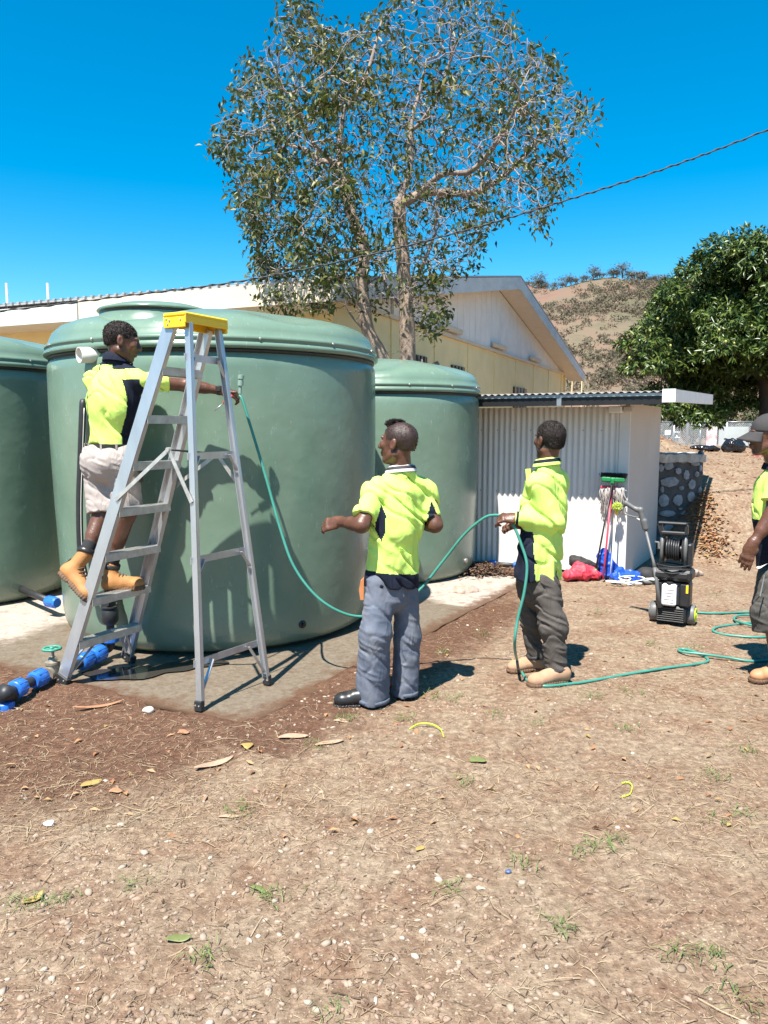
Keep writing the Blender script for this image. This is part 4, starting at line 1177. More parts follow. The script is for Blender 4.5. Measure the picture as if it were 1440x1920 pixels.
for v in (669, 856, 1052, 1245):
    a = on_leg(R1, TR1, v); b = atz(R2, TR2, a.z); d_ = (b - a).normalized(); ex = dep * 0.018
    mb = MB(); mb.bar(a + ex * -1 - d_ * 0.015, b + ex * -1 + d_ * 0.015, 0.004, 0.042)
    for q in (-1, 0, 1): mb.bar(a - ex * 1.15 + Vector((0, 0, q * 0.012)), b - ex * 1.15 + Vector((0, 0, q * 0.012)), 0.004, 0.005)
    br = mb.build('rear_brace', ALU, lad)
    for (e, o, s_) in ((a, b, 1), (b, a, -1)):
        lo_ = atz(R1, TR1, max(e.z - (0.10 if v < 1200 else 0.19), SZ + 0.06)) if s_ > 0 else atz(R2, TR2, max(e.z - (0.10 if v < 1200 else 0.19), SZ + 0.06))
        mb = MB(); mb.bar(lerp(e, o, 0.16 if v < 1200 else 0.22), lo_ + (o - e).normalized() * 0.012, 0.006, 0.022, up=tuple(dep)); mb.build('knee_brace', ALU, lad)
    for e in (a, b):
        mb = MB(); mb.lathe(e - dep * 0.024, [(0.007, 0), (0.007, 0.004), (0.004, 0.006)], 8, axis=-dep); mb.build('rivet', ALUW, lad)
# braces under the lowest step
for (a, b, ra, rb) in ((stp[0][0], stp[0][1], S1, TS1), (stp[0][1], stp[0][0], S2, TS2)):
    for o in (-0.03, 0.03):
        lo_ = atz(ra, rb, SZ + 0.06); mb = MB(); mb.bar(lerp(a, b, 0.24) + dep * o - Vector((0, 0, 0.04)), lo_ + (b - a).normalized() * 0.012 + dep * o, 0.005, 0.02, up=tuple(dep)); mb.build('knee_brace', ALU, lad)
# spreaders
def spread(ru, rv, hu, hv, lu, lv, ra, rb, la, lb, off):
    p0 = on_leg(ra, rb, rv) + off; p2 = on_leg(la, lb, lv) + off
    m_ = (p0 + p2) / 2; p1 = P(hu, hv, m_.y)
    for (a, b) in ((p0, p1), (p1, p2)):
        mb = MB(); mb.bar(a, b, 0.005, 0.024, up=tuple((b - a).cross(wid))); mb.build('spreader', ALUW, lad)
    mb = MB(); mb.lathe(p1, [(0.014, -0.012), (0.014, 0.012)], 10, axis=wid); mb.build('spreader_hinge', ALUW, lad)
    return p1
h1 = spread(220, 937, 316, 843, 360, 942, S1, TS1, R1, TR1, n1 * -0.012)
h2 = spread(335, 918, 407, 851, 448, 921, S2, TS2, R2, TR2, n1 * 0.012)
mb = MB(); mb.tube([h1, h2], 0.006, 8); mb.build('spreader_rod', RUB, lad, smooth=True)
# cap
capc = (TS1 + TS2 + TR1 + TR2) / 4; cw = (TS2 - TS1).length
s1 = (TS1 - TR1).normalized(); w_ = (TS2 - TS1).normalized()
mb = MB()
R_ = Matrix((w_, dep, Vector((0, 0, 1)))).transposed()
mb.box(capc + Vector((0, 0, 0.045)), (cw + 0.05, 0.175, 0.024), R_, bev=0.008)
for s_ in (-1, 1):
    mb.box(capc + w_ * (s_ * (cw / 2 + 0.018)) + Vector((0, 0, 0.0)), (0.012, 0.165, 0.062), R_, bev=0.004)
mb.box(capc + dep * -0.082 + Vector((0, 0, 0.008)), (cw + 0.045, 0.010, 0.060), R_, bev=0.004)
mb.box(capc + dep * 0.082 + Vector((0, 0, 0.016)), (cw + 0.045, 0.010, 0.045), R_, bev=0.004)
cap_o = mb.build('top_cap', YCAP, lad)
for (o, h) in ((-0.06, 0.022), (-0.035, 0.012), (-0.05, -0.008), (0.05, 0.015)):
    mb = MB(); mb.lathe(capc - w_ * (cw / 2 + 0.024) + dep * o + Vector((0, 0, h)), [(0.006, 0), (0.006, 0.004)], 8, axis=-w_); mb.build('rivet', ALUW, cap_o)
for (a, b, sx, sy) in ((S1, TS1, 0.036, 0.10), (S2, TS2, 0.036, 0.10), (R1, TR1, 0.036, 0.052), (R2, TR2, 0.036, 0.052)):
    d_ = (b - a).normalized(); mb = MB()
    mb.bar(a + Vector((0, 0, 0.0)) - d_ * 0.0, a + d_ * 0.06, sx, sy, up=tuple(dep), bev=0.004); ft = mb.build('rubber_foot', RUB, lad)
    for q in (-0.25, 0.25):
        mb = MB(); mb.lathe(a + d_ * 0.035 + dep * (q * sy) - n1 * (sx / 2), [(0.005, 0), (0.005, 0.003)], 8, axis=-n1); mb.build('rivet', ALUW, ft)

# ================================================================== HOSES
HOSE = M('green_hose', (0.045, 0.22, 0.17), rough=0.38, var=0.15, scale=9)
def gpt(u, v, r=0.0): return gp(u, v, 0.010 + r)
hA = [P(449, 741, 5.20), P(455, 752, 5.19), P(470, 800, 5.17), P(500, 900, 5.12), P(525, 990, 5.06), P(550, 1060, 5.0), P(590, 1115, 4.95), P(635, 1146, 4.95), P(680, 1156, 4.98),
      P(735, 1143, 5.03), P(785, 1108, 5.08), P(830, 1053, 5.08), P(870, 1003, 5.03), P(905, 973, 4.97), P(925, 966, 4.94), P(945, 969, 4.90), P(962, 984, 4.86), P(977, 1020, 4.83), P(988, 1060, 4.80), P(983, 1110, 4.78),
      P(971, 1160, 4.77), P(965, 1210, 4.78), gpt(972, 1256, 0.03), gpt(990, 1280), gpt(1020, 1289), gpt(1060, 1286), gpt(1100, 1281), gpt(1170, 1268), gpt(1250, 1255), gpt(1310, 1247), gpt(1328, 1240), gpt(1310, 1228), gpt(1285, 1220),
      gpt(1272, 1221), gpt(1280, 1228, .012), gpt(1320, 1234, .018), gpt(1370, 1239, .01), gpt(1405, 1242), gpt(1440, 1240), gpt(1490, 1228), gpt(1540, 1205)]
mb = MB(); mb.tube(crv(hA, 7), 0.0095, 8)
ho = thing('garden_hose', 'green garden hose running from the ladder man through two workers to the ground', 'hose', hA[24])
mb.build('tube', HOSE, ho, smooth=True)
FIT = M('pale_green_fitting', (0.20, 0.30, 0.25), rough=0.45)
mb = MB(); top = P(452, 707, 5.2); bot = P(450, 738, 5.2); ax = (top - bot).normalized()
mb.lathe(bot, [(0.012, 0.0), (0.012, 0.05), (0.019, 0.052), (0.019, 0.085), (0.015, 0.087), (0.015, 0.095), (0.021, 0.097), (0.021, 0.122), (0.012, 0.124)], 14, axis=ax); mb.build('connector', FIT, ho, smooth=False)
hB = [gpt(1297, 1150), gpt(1340, 1152), gpt(1400, 1150), gpt(1425, 1151), gpt(1444, 1158), gpt(1430, 1166), gpt(1385, 1172), gpt(1345, 1178), gpt(1338, 1186), gpt(1365, 1193), gpt(1420, 1197), gpt(1460, 1192), gpt(1468, 1176), gpt(1430, 1161, .012),
      gpt(1390, 1158, .014), gpt(1376, 1165, .01), gpt(1400, 1175, .012), gpt(1450, 1185, .01), gpt(1510, 1195)]
mb = MB(); mb.tube(crv(hB, 7), 0.0095, 8); o = mb.build('coiled_hose', HOSE, None, loc=tuple(hB[0]), smooth=True); tag(o, 'green hose coiled on the dirt right of the pressure washer', 'hose')

# ================================================================== WATER PIPES AT THE FOOT OF THE TANK
BLUE = M('blue_fitting', (0.02, 0.13, 0.48), rough=0.38, var=0.15, scale=12)
BLKP = M('black_poly_pipe', (0.02, 0.02, 0.022), rough=0.5, var=0.3, scale=14)
BRASS = M('weathered_brass', (0.30, 0.26, 0.20), rough=0.55, metal=0.5, var=0.3, scale=20)
VGRN = M('green_wheel_paint', (0.05, 0.24, 0.17), rough=0.5, var=0.2)
def fit(mb, a, b, r, m=0, n=16):
    """ribbed compression nut from a to b"""
    d_ = (b - a); L = d_.length
    prof = [(r * 0.72, 0), (r * 0.9, L * 0.05), (r, L * 0.12), (r * 1.02, L * 0.5), (r * 0.96, L * 0.85), (r * 0.8, L)]
    mb.lathe(a, prof, n, axis=d_, m=m)
    z = d_.normalized(); x = z.orthogonal().normalized(); y = z.cross(x)
    for k in range(8):
        t = 2 * math.pi * k / 8; o = (x * math.cos(t) + y * math.sin(t)) * r * 0.98
        mb.bar(a + o + d_ * 0.12, a + o + d_ * 0.85, 0.006, 0.006, up=tuple(o), m=m)
pl = thing('water_pipe', 'black poly pipe with blue fittings and gate valve by the ladder foot', 'water pipe', G(20, 1330))
pz = 0.085
e0 = G(14, 1300, pz); e1 = G(92, 1262, pz); e2 = G(140, 1248, pz); e3 = G(196, 1220, pz)
mb = MB(); mb.tube(crv([e0 + Vector((-.02, 0.0, -0.13)), e0 + Vector((-.02, 0, -.04)), e0 + Vector((0.01, 0.015, 0)), lerp(e0, e1, 0.2), e1, e2, e3, e3 + Vector((0.03, 0.03, 0.03)), e3 + Vector((0.035, 0.035, 0.12))], 5), 0.031, 14); mb.build('pipe', BLKP, pl, smooth=True)
dd = (e1 - e0).normalized()
mb = MB(); mb.lathe(e0 + Vector((-0.005, 0, -0.0)), [(0.046, -0.05), (0.05, 0.0), (0.046, 0.05)], 14, axis=(dd + Vector((0, 0, -.6))).normalized()); mb.build('elbow', BLKP, pl, smooth=True)
mb = MB(); fit(mb, lerp(e0, e1, 0.13), lerp(e0, e1, 0.36), 0.056); mb.build('compression_nut', BLUE, pl, auto=40)
mb = MB(); fit(mb, lerp(e0, e1, 0.86), lerp(e0, e1, 0.58), 0.056); mb.build('compression_nut', BLUE, pl, auto=40)
mb = MB(); fit(mb, e0 + Vector((-.02, 0, -.05)), e0 + Vector((-.02, 0, -.15)), 0.056); mb.build('compression_nut', BLUE, pl, auto=40)
d2 = (e3 - e2).normalized()
mb = MB(); fit(mb, lerp(e2, e3, 0.15), lerp(e2, e3, 0.52), 0.055); mb.build('compression_nut', BLUE, pl, auto=40)
mb = MB(); fit(mb, lerp(e2, e3, 0.92), lerp(e2, e3, 0.54), 0.060); mb.build('compression_nut', BLUE, pl, auto=40)
mb = MB(); fit(mb, e3 + Vector((0.035, 0.035, 0.05)), e3 + Vector((0.035, 0.035, 0.13)), 0.056); mb.build('compression_nut', BLUE, pl, auto=40)
vc = lerp(e1, e2, 0.15)
mb = MB(); mb.lathe(vc - dd * 0.06, [(0.045, 0), (0.045, 0.025), (0.036, 0.03), (0.036, 0.09), (0.045, 0.095), (0.045, 0.12)], 10, axis=dd)
mb.lathe(vc, [(0.04, -0.02), (0.042, 0.05), (0.048, 0.055), (0.048, 0.07), (0.030, 0.075), (0.022, 0.10), (0.014, 0.105), (0.012, 0.15)], 10); va = mb.build('gate_valve', BRASS, pl, auto=40)
mb = MB(); wc = vc + Vector((0, 0, 0.155)); ring = [wc + Vector((math.cos(2 * math.pi * k / 20), math.sin(2 * math.pi * k / 20), 0)) * (0.050 + 0.004 * (k % 4 < 2)) for k in range(20)]
mb.tube(ring + ring[:1], 0.009, 7, caps=False)
for k in range(4): mb.bar(wc, wc + Vector((math.cos(math.pi / 2 * k), math.sin(math.pi / 2 * k), 0)) * 0.05, 0.010, 0.006)
mb.lathe(wc, [(0.014, -0.01), (0.014, 0.012)], 8); mb.build('hand_wheel', VGRN, va, smooth=True)
# riser with union up to the tank outlet
rb = e3 + Vector((0.035, 0.035, 0.12)); ru = P(172, 1165, rb.y + 0.02); ru.x = rb.x
mb = MB(); mb.tube([rb, rb + Vector((0, 0.0, 0.10))], 0.028, 12)
mb.lathe(rb + Vector((0, 0, 0.06)), [(0.035, 0), (0.058, 0.03), (0.060, 0.10), (0.048, 0.12), (0.062, 0.125), (0.062, 0.135), (0.045, 0.14), (0.045, 0.20), (0.052, 0.205), (0.052, 0.22), (0.030, 0.225), (0.030, 0.30)], 14); mb.build('union', BLKP, pl, auto=40)
oc_ = rb + Vector((0, 0, 0.24)); dr = (Vector((T1[0], T1[1], oc_.z)) - oc_).normalized()
mb = MB(); mb.lathe(oc_ - dr * 0.05, [(0.046, 0), (0.046, 0.05), (0.03, 0.05), (0.03, 0.25), (0.06, 0.25), (0.06, 0.32)], 14, axis=dr); mb.build('tank_outlet', BLKP, pl, auto=40)
# black riser pipe up the side of the tank
prz = [P(155, 765, 5.50), P(152, 850, 5.5), P(149, 950, 5.5), P(152, 1040, 5.5), P(163, 1095, 5.5), P(172, 1120, 5.48)]
mb = MB(); mb.tube(crv([prz[0] + Vector((0, .02, .05))] + prz + [rb + Vector((0, 0, 0.30))], 6), 0.024, 12); mb.build('riser_pipe', BLKP, pl, smooth=True)
mb = MB(); mb.tube(crv([p + Vector((0.022, -0.03, 0)) for p in prz], 6), 0.003, 6); mb.build('white_wire', GREYP, pl, smooth=True)
# blue outlet on the left tank
oa = P(97, 1128, 6.62)
mb = MB(); fit(mb, oa + Vector((-.05, 0.02, 0)), oa + Vector((0.07, -0.05, 0)), 0.05); mb.build('outlet_nut', BLUE, t3, auto=40)
mb = MB(); mb.tube([Vector((-3.42, 7.15, oa.z)), oa], 0.03, 12); mb.build('outlet_pipe', BLKP, t3, smooth=True)

# ================================================================== POWER LINE
CAB = M('black_cable', (0.02, 0.02, 0.022), rough=0.6, var=0.2)
cl = [P(-260, 606, 8.6), P(0, 583, 8.6), P(250, 553, 8.6), P(470, 524, 8.6), P(700, 476, 8.6), P(900, 424, 8.6), P(1070, 373, 8.6), P(1250, 315, 8.6), P(1440, 243, 8.6), P(1800, 90, 8.6)]
cc = crv(cl, 40); c2 = []
mb = MB(); mb.tube(cc, 0.007, 6)
tw = [p + Vector((0, math.cos(i * 0.9), math.sin(i * 0.9))) * 0.011 for i, p in enumerate(cc)]
mb.tube(tw, 0.006, 5)
o = mb.build('power_line', CAB, None, loc=tuple(cl[4]), smooth=True); tag(o, 'black twisted overhead cable crossing in front of the tall tree', 'cable')
# ================================================================== PRESSURE WASHER
GRYP = M('grey_plastic', (0.11, 0.11, 0.11), rough=0.5, var=0.2)
WTANK = M('white_detergent_tank', (0.72, 0.73, 0.78), rough=0.35, var=0.05)
LIME = M('lime_plastic', (0.55, 0.72, 0.02), rough=0.4, var=0.08)
wb = gp(1259, 1168); WYAW = -0.52
wR = Vector((math.cos(WYAW), math.sin(WYAW), 0)); wF = Vector((math.sin(WYAW), -math.cos(WYAW), 0)); wU = Vector((0, 0, 1))
WM = Matrix((wR, wF, wU)).transposed()
KW = wb.y / FPX / 4 * 1.01
def wp(x, y, f=0.0): return wb + wR * ((x - 715) * KW) + wU * ((1328 - y) * KW) + wF * f       # from the enlarged view; f = towards the camera
def wbox(mb, x0, x1, y0, y1, f0, f1, bev=0.01, m=0):
    mb.box((wp(x0, y0, f0) + wp(x1, y1, f1)) / 2, (abs(x1 - x0) * KW, abs(f1 - f0), abs(y1 - y0) * KW), WM, m, bev)
pw = thing('pressure_washer', 'black upright pressure washer with white detergent tank on the dirt', 'pressure washer', wb)
mb = MB(); wbox(mb, 608, 822, 1185, 1312, -0.13, 0.08, 0.02)
for k in range(7): wbox(mb, 620, 812, 1196 + k * 16, 1203 + k * 16, 0.08, 0.094, 0.002)
mb.build('motor_base', BLACKP, pw)
mb = MB(); wbox(mb, 622, 838, 985, 1190, -0.12, 0.07, 0.025); wbox(mb, 606, 650, 1000, 1180, -0.05, 0.085, 0.012); wbox(mb, 770, 848, 1000, 1185, -0.06, 0.085, 0.015); mb.build('housing', BLACKP, pw)
mb = MB(); wbox(mb, 576, 858, 905, 990, -0.11, 0.10, 0.02); wbox(mb, 600, 830, 925, 965, 0.10, 0.112, 0.006); mb.build('top_deck', BLACKP, pw)
mb = MB(); wbox(mb, 652, 756, 1012, 1176, 0.06, 0.125, 0.014); wt = mb.build('detergent_tank', WTANK, pw)
for k in range(5):
    mb = MB(); wbox(mb, 668 if k % 2 else 690, 742, 1048 + k * 24, 1053 + k * 24, 0.125, 0.129, 0.001); mb.build('level_mark', GREYP, wt)
mb = MB(); mb.lathe(wp(704, 1012, 0.09), [(0.03, -0.01), (0.03, 0.012), (0.02, 0.018)], 14); mb.build('tank_cap', BLACKP, wt)
mb = MB(); wbox(mb, 819, 836, 1015, 1075, 0.084, 0.090, 0.001); mb.build('yellow_label', YCAP, pw)
for s_, x in ((-1, 579), (1, 845)):
    c = wp(x, 1258, -0.06); mb = MB(); mb.lathe(c - wR * 0.034, [(0.055, 0), (0.079, 0.003), (0.084, 0.014), (0.084, 0.054), (0.079, 0.065), (0.055, 0.068)], 28, axis=wR); w_o = mb.build('wheel', GRYP, pw, auto=40)
    side = wR * (0.035 * s_)
    mb = MB(); mb.lathe(c + side, [(0.058, -0.006), (0.060, 0.004), (0.052, 0.006), (0.050, -0.002), (0.0, -0.002)], 24, axis=wR * s_, caps=False)
    for k in range(5):
        a = 2 * math.pi * k / 5; d_ = wU * math.cos(a) + wF * math.sin(a); mb.bar(c + side + d_ * 0.012, c + side + d_ * 0.054, 0.016, 0.01, up=tuple(wR))
    mb.lathe(c + side, [(0.018, -0.004), (0.018, 0.008)], 12, axis=wR * s_); mb.build('wheel_rim', LIME if s_ > 0 else GRYP, w_o)
for x in (622, 789):
    mb = MB(); mb.tube([wp(x, 905, -0.02), wp(x, 655, -0.02)], 0.016, 12); mb.build('handle_post', GRYP, pw, smooth=True)
mb = MB(); wbox(mb, 590, 798, 558, 578, -0.05, 0.02, 0.008); wbox(mb, 612, 790, 628, 656, -0.04, 0.015, 0.008)
mb.bar(wp(598, 575, -0.015), wp(622, 650, -0.015), 0.035, 0.05, up=tuple(wF), bev=0.006); mb.bar(wp(792, 575, -0.015), wp(792, 650, -0.015), 0.03, 0.05, up=tuple(wF), bev=0.006); mb.build('push_handle', BLACKP, pw)
rc = wp(708, 770, -0.05)
mb = MB(); mb.lathe(rc - wR * 0.075, [(0.105, 0), (0.108, 0.006), (0.04, 0.012), (0.04, 0.138), (0.108, 0.144), (0.105, 0.15)], 28, axis=wR); mb.build('hose_reel', BLACKP, pw, auto=40)
coil = []
for k in range(6 * 20 + 1):
    a = 2 * math.pi * k / 20; r_ = 0.085 + 0.006 * math.sin(k * 0.37); coil.append(rc + wR * (-0.055 + 0.11 * k / 120) + (wU * math.cos(a) + wF * math.sin(a)) * r_)
mb = MB(); mb.tube(coil, 0.010, 7); mb.build('pressure_hose', BLACKP, pw, smooth=True)
mb = MB(); mb.tube([rc - wR * 0.09, rc - wR * 0.13, rc - wR * 0.13 + wU * 0.05, rc - wR * 0.16 + wU * 0.05], 0.012, 8); mb.build('reel_crank', GRYP, pw, smooth=True)
mb = MB(); wbox(mb, 800, 838, 720, 900, -0.12, -0.02, 0.012); mb.build('reel_bracket', BLACKP, pw)
cb = []
for k in range(3 * 24 + 1):
    a = 2 * math.pi * k / 24; cb.append(wp(717, 885, 0) + wR * (math.cos(a) * (0.140 + 0.006 * math.sin(k))) + wF * (math.sin(a) * (0.12 + 0.004 * math.cos(2.1 * k))) + wU * (0.015 - 0.0011 * k + 0.004 * math.sin(k * 0.9)))
mb = MB(); mb.tube(cb, 0.006, 6); mb.build('power_cord', RUB, pw, smooth=True)
# spray gun parked at the side
gun = Solid()
gun.cap(wp(500, 610, .04), wp(465, 475, .04), 0.022, 0.024, k=.01).cap(wp(465, 475, .04), wp(435, 470, .04), .022, .02, k=.015).cap(wp(440, 478, .04), wp(355, 428, .04), 0.019, 0.022, k=.012).cap(wp(355, 428, .04), wp(342, 450, .04), .016, .012, k=.01)
gun.cap(wp(508, 612, .04), wp(497, 560, .04), .024, .026, k=.008)
solid(gun, 'spray_gun', GRYP, pw, res=0.005)
mb = MB(); mb.tube(crv([wp(342, 455, .04), wp(338, 505, .04), wp(380, 522, .04), wp(455, 532, .04), wp(462, 500, .04)], 5), 0.006, 6); mb.build('trigger_guard', GRYP, pw, smooth=True)
mb = MB(); mb.tube([wp(505, 615, .04), wp(575, 855, .06), wp(590, 900, .08)], [0.012, 0.012, 0.018], 10); mb.tube([wp(590, 900, .08), wp(612, 1010, .10), wp(645, 1195, .11)], [0.018, 0.016, 0.02], 10); mb.build('lance', GRYP, pw, smooth=True)
mb = MB(); mb.tube([wp(440, 540, .04), wp(462, 552, .04)], 0.007, 6); mb.build('hose_tail', GREYP, pw)

# ================================================================== BROOMS, MOP AND BAGS BY THE SHED
def zp(x, y, b): # enlarged view -> point a distance b in front of the shed wall
    d = ray(1080 + x / 4, 840 + y / 4); n = -E2
    o = Vector((0, 0, HC)); t = ((SH + n * b) - o).dot(n) / d.dot(n); return o + d * t
GREENP = M('green_plastic', (0.01, 0.20, 0.06), rough=0.4, var=0.1)
REDP = M('pink_red_paint', (0.62, 0.05, 0.09), rough=0.4, var=0.1)
MOPS = M('grey_mop_string', (0.42, 0.38, 0.36), rough=0.95, var=0.25, scale=30)
WHP = M('white_pole', (0.75, 0.75, 0.74), rough=0.4, var=0.04)
a, b = zp(272, 262, 0.14), zp(138, 965, 0.34); b.z = max(b.z, 0.03)
br = thing('broom', 'upturned push broom with green head leaning against the shed', 'broom', (b.x, b.y, 0))
mb = MB(); mb.tube([a, b], 0.010, 8); mb.build('pole', BLACKP, br, smooth=True)
mb = MB(); mb.tube([b, b + (a - b).normalized() * 0.09], 0.014, 8); mb.build('grip', GREENP, br, smooth=True)
h0, h1 = zp(192, 232, 0.12), zp(372, 240, 0.10); mb = MB(); mb.bar(h0, h1, 0.06, 0.055, bev=0.012); mb.bar(a - wU * 0.01, a + wU * 0.05, 0.035, 0.035, up=(0, 1, 0), bev=0.008); mb.build('head', GREENP, br)
mb = MB(); rr_ = random.Random(3)
for k in range(420):
    t = rr_.random(); p_ = lerp(h0, h1, t) + Vector((rr_.uniform(-.02, .02), rr_.uniform(-.025, .025), 0.02)); e_ = p_ + Vector((rr_.uniform(-.02, .02), rr_.uniform(-.02, .02), rr_.uniform(0.035, 0.055)))
    mb.tube([p_, e_], 0.0025, 3, caps=False)
tag(mb.build('bristles', BLACKP, br), kind='stuff')
a, b = zp(268, 300, 0.10), zp(205, 962, 0.36); b.z = 0.02
mo = thing('string_mop', 'upturned string mop with red handle leaning beside the broom', 'mop', (b.x, b.y, 0))
mb = MB(); mb.tube([a, b], 0.011, 8); mb.build('pole', REDP, mo, smooth=True)
mb = MB(); mb.bar(zp(185, 292, .09), zp(360, 296, .07), 0.03, 0.03, bev=0.006); mb.build('clamp', REDP, mo)
mb = MB()
for k in range(150):
    x = rr_.uniform(184, 365); p0 = zp(x, 292 + rr_.uniform(-6, 6), 0.085); y1 = rr_.uniform(380, 495) if rr_.random() < .8 else rr_.uniform(320, 380); x1 = x + rr_.uniform(-22, 30)
    mb.tube(crv([p0, zp(x + rr_.uniform(-14, 14), 300 + (y1 - 300) * 0.4, 0.095 + rr_.uniform(-.02, .03)), zp(x1, y1, 0.06 + rr_.uniform(-.02, .03))], 3), 0.0045, 4, caps=False)
tag(mb.build('strings', MOPS, mo, smooth=True), kind='stuff')
a, b = zp(303, 500, 0.17), zp(255, 948, 0.34); b.z = 0.03
du = thing('duster', 'fluffy lime yellow duster on a white pole against the shed corner', 'duster', (b.x, b.y, 0))
mb = MB(); mb.tube([a + (a - b).normalized() * .04, b], 0.008, 8); mb.build('pole', WHP, du, smooth=True)
mb = MB(); mb.tube([a, a + (a - b).normalized() * 0.05], 0.015, 8); mb.build('ferrule', YCAP, du, smooth=True)
LIMEF = leaf_material('lime_fluff', [(0.55, 0.72, 0.10), (0.66, 0.80, 0.22), (0.72, 0.70, 0.15)], 0.25, 0.8)
rf = np.random.default_rng(4); fc = np.array(zp(308, 440, 0.17)); n_ = 900
dd_ = rand_dirs(n_, rf); C = fc + dd_ * np.array([0.05, 0.04, 0.035]) * rf.uniform(0.3, 0.9, (n_, 1))
V, F = leaves_mesh(C, dd_ + rf.normal(size=(n_, 3)) * .5, rand_dirs(n_, rf), rf.uniform(.02, .035, n_), rf.uniform(.005, .01, n_)); tag(np_mesh('fluff', V, F, LIMEF, du, smooth=False), kind='stuff')

def crumple(seed, s1=9.0, a1=0.02, s2=26.0, a2=0.008):
    def f(p):
        q = p + seed * 3.3; n = vnoise(q * s1); m_ = vnoise(q * s2)
        return (np.abs(n) * 4 - 0.5) * a1 + (np.abs(m_) * 4 - 0.5) * a2
    return f
def bag(name, label, cat, blobs, mat, seed, base, amp=(0.02, 0.008), res=0.008):
    s_ = Solid()
    for (c, r) in blobs: s_.ell(c, r, k=0.05)
    o = solid(s_, name, mat, None, loc=tuple(base), res=res, disp=crumple(seed, a1=amp[0], a2=amp[1]), amp=0.03); tag(o, label, cat); return o
REDC = M('red_cloth', (0.55, 0.035, 0.06), rough=0.6, var=0.15)
BLKC = M('black_cloth', (0.022, 0.02, 0.021), rough=0.75, var=0.3)
BLUEB = M('blue_woven_plastic', (0.012, 0.07, 0.42), rough=0.4, var=0.12, scale=14)
BLKB = M('black_bin_plastic', (0.010, 0.010, 0.012), rough=0.22, var=0.2, spec=0.6)
c = zp(45, 965, 0.36); c.z = 0.07
bag('red_bag', 'crumpled red cloth bag lying in front of the shed wall', 'bag', [(c, (0.17, 0.10, 0.085)), (c + Vector((-.15, -.06, -.02)), (0.10, 0.08, 0.06)), (c + Vector((-.05, 0.02, .04)), (0.08, .07, .08)), (c + Vector((.10, 0.0, -.02)), (0.12, .08, .05))], REDC, 1, (c.x, c.y, 0))
c2 = c + Vector((0.03, 0.10, 0.085))
bag('black_backpack', 'black backpack slumped on top of the red bag', 'backpack', [(c2, (0.13, 0.10, 0.07)), (c2 + Vector((-.10, 0.0, .03)), (0.06, .06, .06)), (c2 + Vector((.10, 0, -.04)), (0.08, .08, .06))], BLKC, 2, (c2.x, c2.y, 0))
c = zp(222, 860, 0.16); c.z = 0.15
bag('blue_tarp_bag', 'upright blue plastic bag behind the broom handles', 'bag', [(c, (0.085, 0.06, 0.16)), (c + Vector((.05, 0, -.06)), (0.10, .07, .10)), (c + Vector((-.03, 0, .10)), (0.06, .04, .07))], BLUEB, 3, (c.x, c.y, 0))
c = zp(362, 918, 0.30); c.z = 0.07
bag('blue_tarpaulin', 'crumpled blue plastic sheet on the ground at the shed corner', 'tarpaulin', [(c, (0.16, 0.10, 0.06)), (c + Vector((-.04, .03, .05)), (0.07, .06, .06)), (c + Vector((.13, 0, -.02)), (0.10, .07, .04))], BLUEB, 4, (c.x, c.y, 0), amp=(0.03, 0.012))
wc_ = zp(385, 950, 0.42); wire = []
for k in range(90):
    a = k * 0.42; wire.append(Vector((wc_.x + math.cos(a) * (0.10 + 0.05 * math.sin(k * .13)) + (k - 45) * 0.0022, wc_.y + math.sin(a) * 0.06, 0.012 + 0.075 * (0.5 + 0.5 * math.sin(a * 0.5 + 1)) * abs(math.sin(k * .07)))))
mb = MB(); mb.tube(crv(wire, 3), 0.0055, 6); o = mb.build('extension_cable', WHP, None, loc=(wc_.x, wc_.y, 0), smooth=True); tag(o, 'tangled white cable on the ground beside the blue sheet', 'cable')
# cap and dark box behind the washer
c = zp(498, 850, 0.15); c = Vector((c.x + .05, c.y, 0.0))
bx_ = thing('folded_cap', 'dark cap with pale lining lying beside the shed end wall', 'cap', (c.x, c.y, 0))
mb = MB(); mb.lathe(c + wU * 0.05, [(0.10, 0), (0.105, 0.03), (0.09, 0.075), (0.05, 0.10), (0.01, 0.105)], 20); mb.build('crown', BLKC, bx_, smooth=True)
mb = MB(); mb.lathe(c + Vector((0.04, -0.10, 0.05)), [(0.02, -0.006), (0.085, -0.004), (0.088, 0.0), (0.08, 0.006), (0.02, 0.01)], 20); mb.build('brim', GREYP, bx_, smooth=True)
mb = MB(); mb.lathe(c + wU * 0.0, [(0.16, 0.002), (0.165, 0.02), (0.15, 0.05)], 20); mb.build('folded_cloth', GRYP, bx_, smooth=True)
# pipe offcuts with blue ends
q0, q1 = gp(905, 1060, .03), gp(985, 1066, .03)
po = thing('pipe_offcut', 'short dark pipe with blue couplings lying behind the third man', 'pipe', q0)
mb = MB(); mb.tube([q0, q1], 0.026, 12); mb.build('pipe', BLKP, po, smooth=True)
for t in (0.16, 0.72):
    mb = MB(); fit(mb, lerp(q0, q1, t), lerp(q0, q1, t + 0.16), 0.042); mb.build('coupling', BLUE, po, auto=40)
wbx = gp(943, 1050, 0.03)
mb = MB(); mb.box(wbx + Vector((0, 0.06, 0.02)), (0.14, 0.08, 0.09), bev=0.008); o = mb.build('small_box', WTANK, None, loc=tuple(wbx)); tag(o, 'small pale plastic box behind the pipe with blue couplings', 'box')
